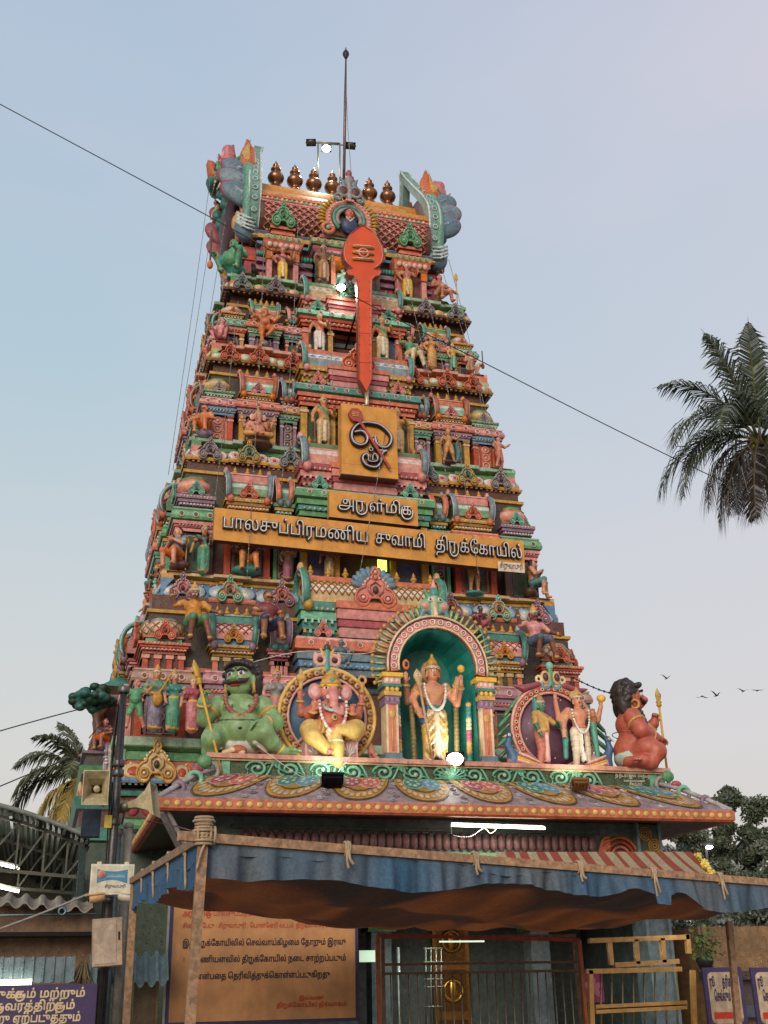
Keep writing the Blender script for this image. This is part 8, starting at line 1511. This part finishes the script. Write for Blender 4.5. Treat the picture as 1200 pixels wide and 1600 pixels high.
def bird(px, py, s_, rz, flap, label):
    m = MB(); m.tube([(-.16, 0, 0), (-.05, 0, .01), (.08, 0, .01), (.20, 0, -.01)], [.01, .04, .045, .012], DARK, 6); m.tube([(.18, 0, 0), (.25, 0, -.01)], [.025, .004], DARK, 5)
    for s in (-1, 1): m.add([(-.06, s*.02, .02), (.08, s*.02, .02), (.06, s*.28, flap), (-.04, s*.28, flap*.95), (.0, s*.52, flap*1.2), (-.06, s*.02, .0), (.08, s*.02, .0), (.06, s*.28, flap - .02), (-.04, s*.28, flap*.95 - .02)], [(0, 1, 2, 3), (3, 2, 4), (5, 8, 7, 6), (8, 4, 7)], DARK)
    p = at(px, py, 12.); o = m.build('bird', STUFFM, None, tuple(p), (0, 0, rz)); o.scale = (s_*.62,)*3; tag(o, label, 'bird', 'birds flying at the right')
for (px, py, s_, rz, fl, lb) in ((983, 1070, 1.0, .6, .22, 'dark bird flying just above the hair of the red brown guardian'), (1042, 1060, 1.0, .5, .20, 'dark bird flying right of the golden spear tip, highest of the flock'), (1097, 1088, 1.0, .3, -.08, 'dark bird with drooping wings, fourth from the right'), (1120, 1087, 1.1, .6, .24, 'dark bird with raised wings next to the drooping winged one'), (1162, 1080, 1.05, .4, .14, 'dark bird second from the right edge'), (1184, 1079, 1.0, .2, .05, 'dark bird gliding nearest the right edge')): bird(px, py, s_, rz + 1.2, fl, lb)
S = Sdf(); S.ell((0, 0, .17), (.08, .15, .09), DARK, .03, ('X', -25)); S.ell((0, -.12, .28), (.055, .07, .055), rgb(60, 58, 62), .02); S.cap((0, -.17, .28), (0, -.25, .265), .02, .006, DARK, .01); S.cap((0, .12, .12), (0, .30, .04), .045, .02, DARK, .02); S.cap((-.03, 0, .1), (-.03, -.01, 0), .012, .012, DARK); S.cap((.03, 0, .1), (.03, -.01, 0), .012, .012, DARK); me = S.mesh('crow', .012, STUFFM)
for (px, py, z, rz, lb) in ((398, 436, 21.11, -.5, 'black crow perched on the top ledge beside the green crouching figure'), (424, 302, 25.85, 1.6, 'black crow perched on the orange roof crest near the left beast head')):
    o = bpy.data.objects.new('crow', me); COL.objects.link(o); o.location = tuple(atz(px, py, z)); o.rotation_euler = (0, 0, rz); o.scale = (1.3,)*3; tag(o, lb, 'crow', 'crows perched on the tower')

# ------------------------------------------------------------------ palms and trees
LEAF = pmat('palm_leaf', rough=.85, attr=True, dirt=.35, bump=.1, scale=3.); BARK = pmat('palm_bark', rough=.9, attr=True, dirt=.5, bump=.8, scale=10.)
def frond(m, base, az, el, L, droop, col, dry=False, n=38, tw=0.):
    d = np.array((math.cos(az)*math.cos(el), math.sin(az)*math.cos(el), math.sin(el))); P = []; p = np.array(base, float); st_ = L/16
    for k in range(17): P.append(p.copy()); p = p + d*st_; d = _norm(d + np.array((0, 0, -droop/16*(1 + k*.09))))
    P = np.array(P); m.tube(P, np.linspace(.05, .008, 17), mix(col, rgb(140, 130, 70), .45), 5)
    for k in range(n):
        t = .12 + .86*k/(n - 1); i = min(int(t*16), 15); q = P[i] + (P[i+1] - P[i])*(t*16 - i); T = _norm(P[i+1] - P[i]); s = _norm(np.cross(T, (0, 0, 1))); u = np.cross(s, T); ll = L*.28*(math.sin(math.pi*min(1, .18 + t*.86))**.7)*rng.uniform(.85, 1.1)
        for sg in (-1, 1):
            dd = _norm(T*.75 + sg*s*(.9 + .2*math.sin(tw + t*3)) + u*rng.uniform(-.15, .25)); e1 = q + dd*ll*.55 + np.array((0, 0, -.06*ll)); e2 = q + dd*ll + np.array((0, 0, -ll*(.55 if not dry else .9)*rng.uniform(.7, 1.3))); w_ = u*.0 + T*.036
            c = mix(col, (lite(col, .35) if rng.random() > .5 else dark(col, .4)), rng.random()*.6); m.add([q - w_, q + w_, e1 + w_*.9, e2, e1 - w_*.9], [(0, 1, 2, 4), (4, 2, 3)], c)
def palm(base, crown_z, label, seed, fr, trunkr=.17, lean=(0, 0)):
    global rng; rng = np.random.default_rng(seed); e = tag(empty('palm_tree', tuple(base)), label, 'palm'); m = MB(); H = crown_z - base[2]; P = [np.array((lean[0]*(k/12)**2, lean[1]*(k/12)**2, H*k/12)) for k in range(13)]; m.tube(P, np.linspace(trunkr*1.25, trunkr*.8, 13), rgb(104, 88, 76), 12)
    for k in range(60): t = k/60*12; i = min(int(t), 11); q = P[i] + (P[i+1] - P[i])*(t - i); m.torus(tuple(q), trunkr*(1.22 - .40*k/60), .018, rgb(74, 62, 56), 12, 4, 'z')
    for k in range(26): t = rng.uniform(3, 10); i = int(t); q = P[i] + (P[i+1] - P[i])*(t - i); a = rng.uniform(0, 6.28); m.ell(q + (trunkr*math.cos(a), trunkr*math.sin(a), 0), (.07, .07, .10), rgb(64, 52, 46), 6, 4)
    m.build('trunk', BARK, e); c = P[-1]
    m = MB()
    for (az, el, L, dr, col, dry) in fr: frond(m, c + np.array((math.cos(az)*.1, math.sin(az)*.1, 0)), az, el, L, dr, col, dry, 58, az)
    m.build('crown', LEAF, e); m = MB()
    for k in range(14): a = rng.uniform(0, 6.28); m.ell(c + (.32*math.cos(a), .32*math.sin(a), -.25 + rng.uniform(-.25, .1)), (.13, .13, .16), mix(rgb(120, 110, 40), rgb(80, 90, 40), rng.random()), 8, 6)
    for k in range(16): a = rng.uniform(0, 6.28); m.tube([c + (.12*math.cos(a), .12*math.sin(a), -.1), c + (.4*math.cos(a), .4*math.sin(a), -.05 + rng.uniform(-.2, .3)), c + (.6*math.cos(a), .6*math.sin(a), -.5)], [.06, .05, .01], rgb(110, 88, 62), 5)
    m.build('nut_cluster', STUFFM, e); return e
pc = at(1186, 686, 4.0); GL = rgb(46, 64, 34); fr = []; vr = np.array((math.cos(YAW), -math.sin(YAW)))          # picture-right direction on the ground
def az_of(deg): a = R(deg); v = vr*math.cos(a) + np.array((math.sin(YAW), math.cos(YAW)))*math.sin(a); return math.atan2(v[1], v[0])
for (dg, el, L, dr) in ((180, 62, 3.9, .9), (165, 80, 4.2, .5), (60, 78, 4.0, .6), (15, 66, 4.0, .8), (200, 42, 4.2, 1.5), (172, 22, 4.3, 1.35), (190, 6, 4.1, 1.3), (230, 40, 4.0, 1.5), (300, 48, 4.1, 1.3), (340, 30, 4.2, 1.4), (20, 12, 4.2, 1.3), (120, 50, 4.0, 1.2), (90, 30, 4.0, 1.4), (270, 10, 3.9, 1.5), (210, 74, 3.9, .6), (260, 78, 3.8, .5)): fr.append((az_of(dg), R(el), L*1.28, dr*1.22, GL, False))
for (dg, el, L, dr) in ((185, -8, 3.6, 1.9), (200, -32, 3.6, 1.6), (230, -50, 3.7, 1.2), (270, -58, 3.6, 1.0), (320, -48, 3.7, 1.2), (350, -25, 3.6, 1.6), (160, -30, 3.5, 1.7), (215, -62, 3.5, .8)): fr.append((az_of(dg), R(el), L*1.22, dr, rgb(52, 40, 34), True))
fr.append((az_of(330), R(5), 3.4, 1.6, rgb(176, 136, 60), True))
palm((pc[0] + .45, pc[1], 0), pc[2], 'tall coconut palm with drooping dry brown fronds at the right edge', 11, fr, .20, (-.4, 0))
pl = at(134, 1216, 4.5); fr = [(az_of(dg), R(el), L*.84, dr, mix(GL, rgb(96, 100, 60), .4), False) for (dg, el, L, dr) in ((180, 50, 3.0, 1.3), (178, 20, 3.3, 1.6), (150, 72, 2.8, .9), (200, 34, 3.0, 1.7), (120, 60, 2.7, 1.2), (60, 60, 2.6, 1.2), (20, 40, 2.8, 1.4), (0, 10, 2.6, 1.5), (270, 40, 2.7, 1.6), (230, 60, 2.8, 1.2))] + [(az_of(dg), R(el), L*.84, dr, rgb(150, 128, 52), True) for (dg, el, L, dr) in ((190, -12, 2.6, 1.7), (215, -35, 2.4, 1.4), (250, -30, 2.4, 1.5), (170, -40, 2.3, 1.3))]
palm((pl[0], pl[1], 0), pl[2], 'shorter coconut palm with yellowing fronds behind the shed on the left', 23, fr, .17)
def tree(base, h, rx, rz_, label, seed, nl, col, size=.11):
    global rng; rng = np.random.default_rng(seed); e = tag(empty('tree', tuple(base)), label, 'tree'); m = MB(); tips = []
    m.tube([(0, 0, 0), (.1, 0, h*.3), (-.05, .1, h*.55), (0, 0, h*.8)], [.30, .24, .17, .06], rgb(70, 58, 48), 8)
    for k in range(34):
        a = rng.uniform(0, 6.28); z0 = h*rng.uniform(.35, .75); L = rx*rng.uniform(.5, 1.0); tip = np.array((L*math.cos(a), L*math.sin(a), z0 + rng.uniform(.1, .9)*rz_)); mid = np.array((tip[0]*.5, tip[1]*.5, z0 + (tip[2] - z0)*.35)); P = spline([(0, 0, z0), mid, tip], 3); m.tube(P, np.linspace(.10, .02, len(P)), rgb(66, 54, 46), 5); tips += [tip, P[4], P[5]]
        for q in range(3): t2 = tip + rng.normal(size=3)*np.array((.5, .5, .35)); m.tube([P[4], t2], [.025, .008], rgb(66, 54, 46), 4); tips.append(t2)
    m.build('trunk', BARK, e); m = MB(); tips = np.array(tips); per = nl//len(tips); V = []; F = []; C = []
    for t in tips:
        cc = mix(col, lite(col, .35) if rng.random() > .55 else dark(col, .45), rng.random()*.7); r_ = rng.uniform(.35, .75)
        for q in range(per):
            v = rng.normal(size=3); v = v/np.linalg.norm(v)*r_*rng.random()**.5*np.array((1, 1, .62)); p = t + v; a = _norm(rng.normal(size=3)); b = _norm(np.cross(a, rng.normal(size=3))); s_ = size*rng.uniform(.6, 1.3); n = len(V); V += [p - a*s_, p + b*s_*.45, p + a*s_, p - b*s_*.45]; F.append((n, n+1, n+2, n+3)); C.append(mix(cc, lite(cc, .3), rng.random()*.5))
    m.add(V, F, C); m.build('crown', LEAF, e); return e
tb = at(1140, 1500, 22.0); tree((tb[0], 22.0, 0), 10.0, 3.7, 3.1, 'broad leafy tree with an open crown behind the right end of the eave', 5, 70000, rgb(66, 84, 36), .12)
tb = at(1205, 1500, 17.0); tree((tb[0] + .6, 17.0, 0), 6.6, 2.6, 2.0, 'lower leafy tree at the right edge behind the striped awning', 6, 26000, rgb(62, 80, 36), .11)
tb = at(1085, 1500, 12.0); tree((tb[0], 12.0, 0), 4.6, 1.7, 1.6, 'small dark bushy tree between the corner pillar and the broad tree', 8, 6000, rgb(48, 66, 38), .12)
p = at(1103, 1322, 8.0); e = tag(empty('street_lamp', (p[0], p[1], 0)), 'lit street lamp glowing in front of the trees right of the hall', 'street lamp'); m = MB(); m.tube([(0, 0, 0), (0, 0, p[2] - .1), (.05, -.1, p[2] + .05)], .05, GREY, 8); m.build('post', METAL, e); m = MB(); m.ell((.02, -.15, p[2]), (.20, .12, .08), GREY, 10, 6); m.build('head', METAL, e); m = MB(); m.ell((.02, -.18, p[2] - .05), (.15, .10, .07), CREAM, 10, 6); m.build('bulb', LED, e)
m = MB(); S_ = [at(1090, 1337, -10.75), at(1099, 1346, -10.9), at(1107, 1357, -11.1), at(1113, 1370, -11.3)]; P = spline(S_, 6); rng = np.random.default_rng(3)
for q in range(90): p = P[rng.integers(len(P))] + rng.normal(size=3)*.03; m.ell(p, (.03, .03, .03), mix(rgb(226, 190, 30), rgb(240, 226, 140), rng.random()), 6, 4)
tag(m.build('flower_garland', STUFFM), 'yellow flower garland hanging right of the striped awning', 'garland')
# far right shop front and a potted plant behind the lane signs
m = MB(); a = at(1090, 1448, -9.5); m.box(a[0], a[0] + 9, -9.5, -6, 0, a[2], rgb(130, 100, 74)); m.box(a[0] - .1, a[0] + 9, -9.9, -9.5, a[2] - .95, a[2] - .8, DARK); m.box(a[0], a[0] + 9, -9.7, -9.5, a[2] - 1.4, a[2] - .95, rgb(46, 46, 52)); m.box(a[0], a[0] + 9, -9.72, -9.5, a[2] - 1.6, a[2] - 1.4, rgb(60, 78, 104)); tag(m.build('shop_front', PAINT), 'low tan shop front with dark shutter behind the lane signs at the right', 'building')
p = at(1098, 1475, -10.6); e = tag(empty('hanging_plant', tuple(p)), 'leafy plant hanging in a dark pot right of the golden railing', 'plant'); m = MB(); m.lathe((0, 0, -.42), [(.10, 0), (.16, .12), (.15, .2)], DARK, 12); m.bar((0, 0, -.2), (0, 0, .6), .008, DARK, 4); m.build('pot', STUFFM, e); m = MB()
for q in range(160): v = rng.normal(size=3)*np.array((.15, .15, .14)); a = _norm(rng.normal(size=3)); b = _norm(np.cross(a, rng.normal(size=3))); m.add([v - a*.06, v + b*.03, v + a*.06, v - b*.03], [(0, 1, 2, 3)], mix(rgb(70, 92, 50), rgb(110, 130, 70), rng.random()))
m.build('leaves', LEAF, e)
print('objects', len(sc.objects), 'polys', sum(len(o.data.polygons) for o in sc.objects if o.type == 'MESH'))
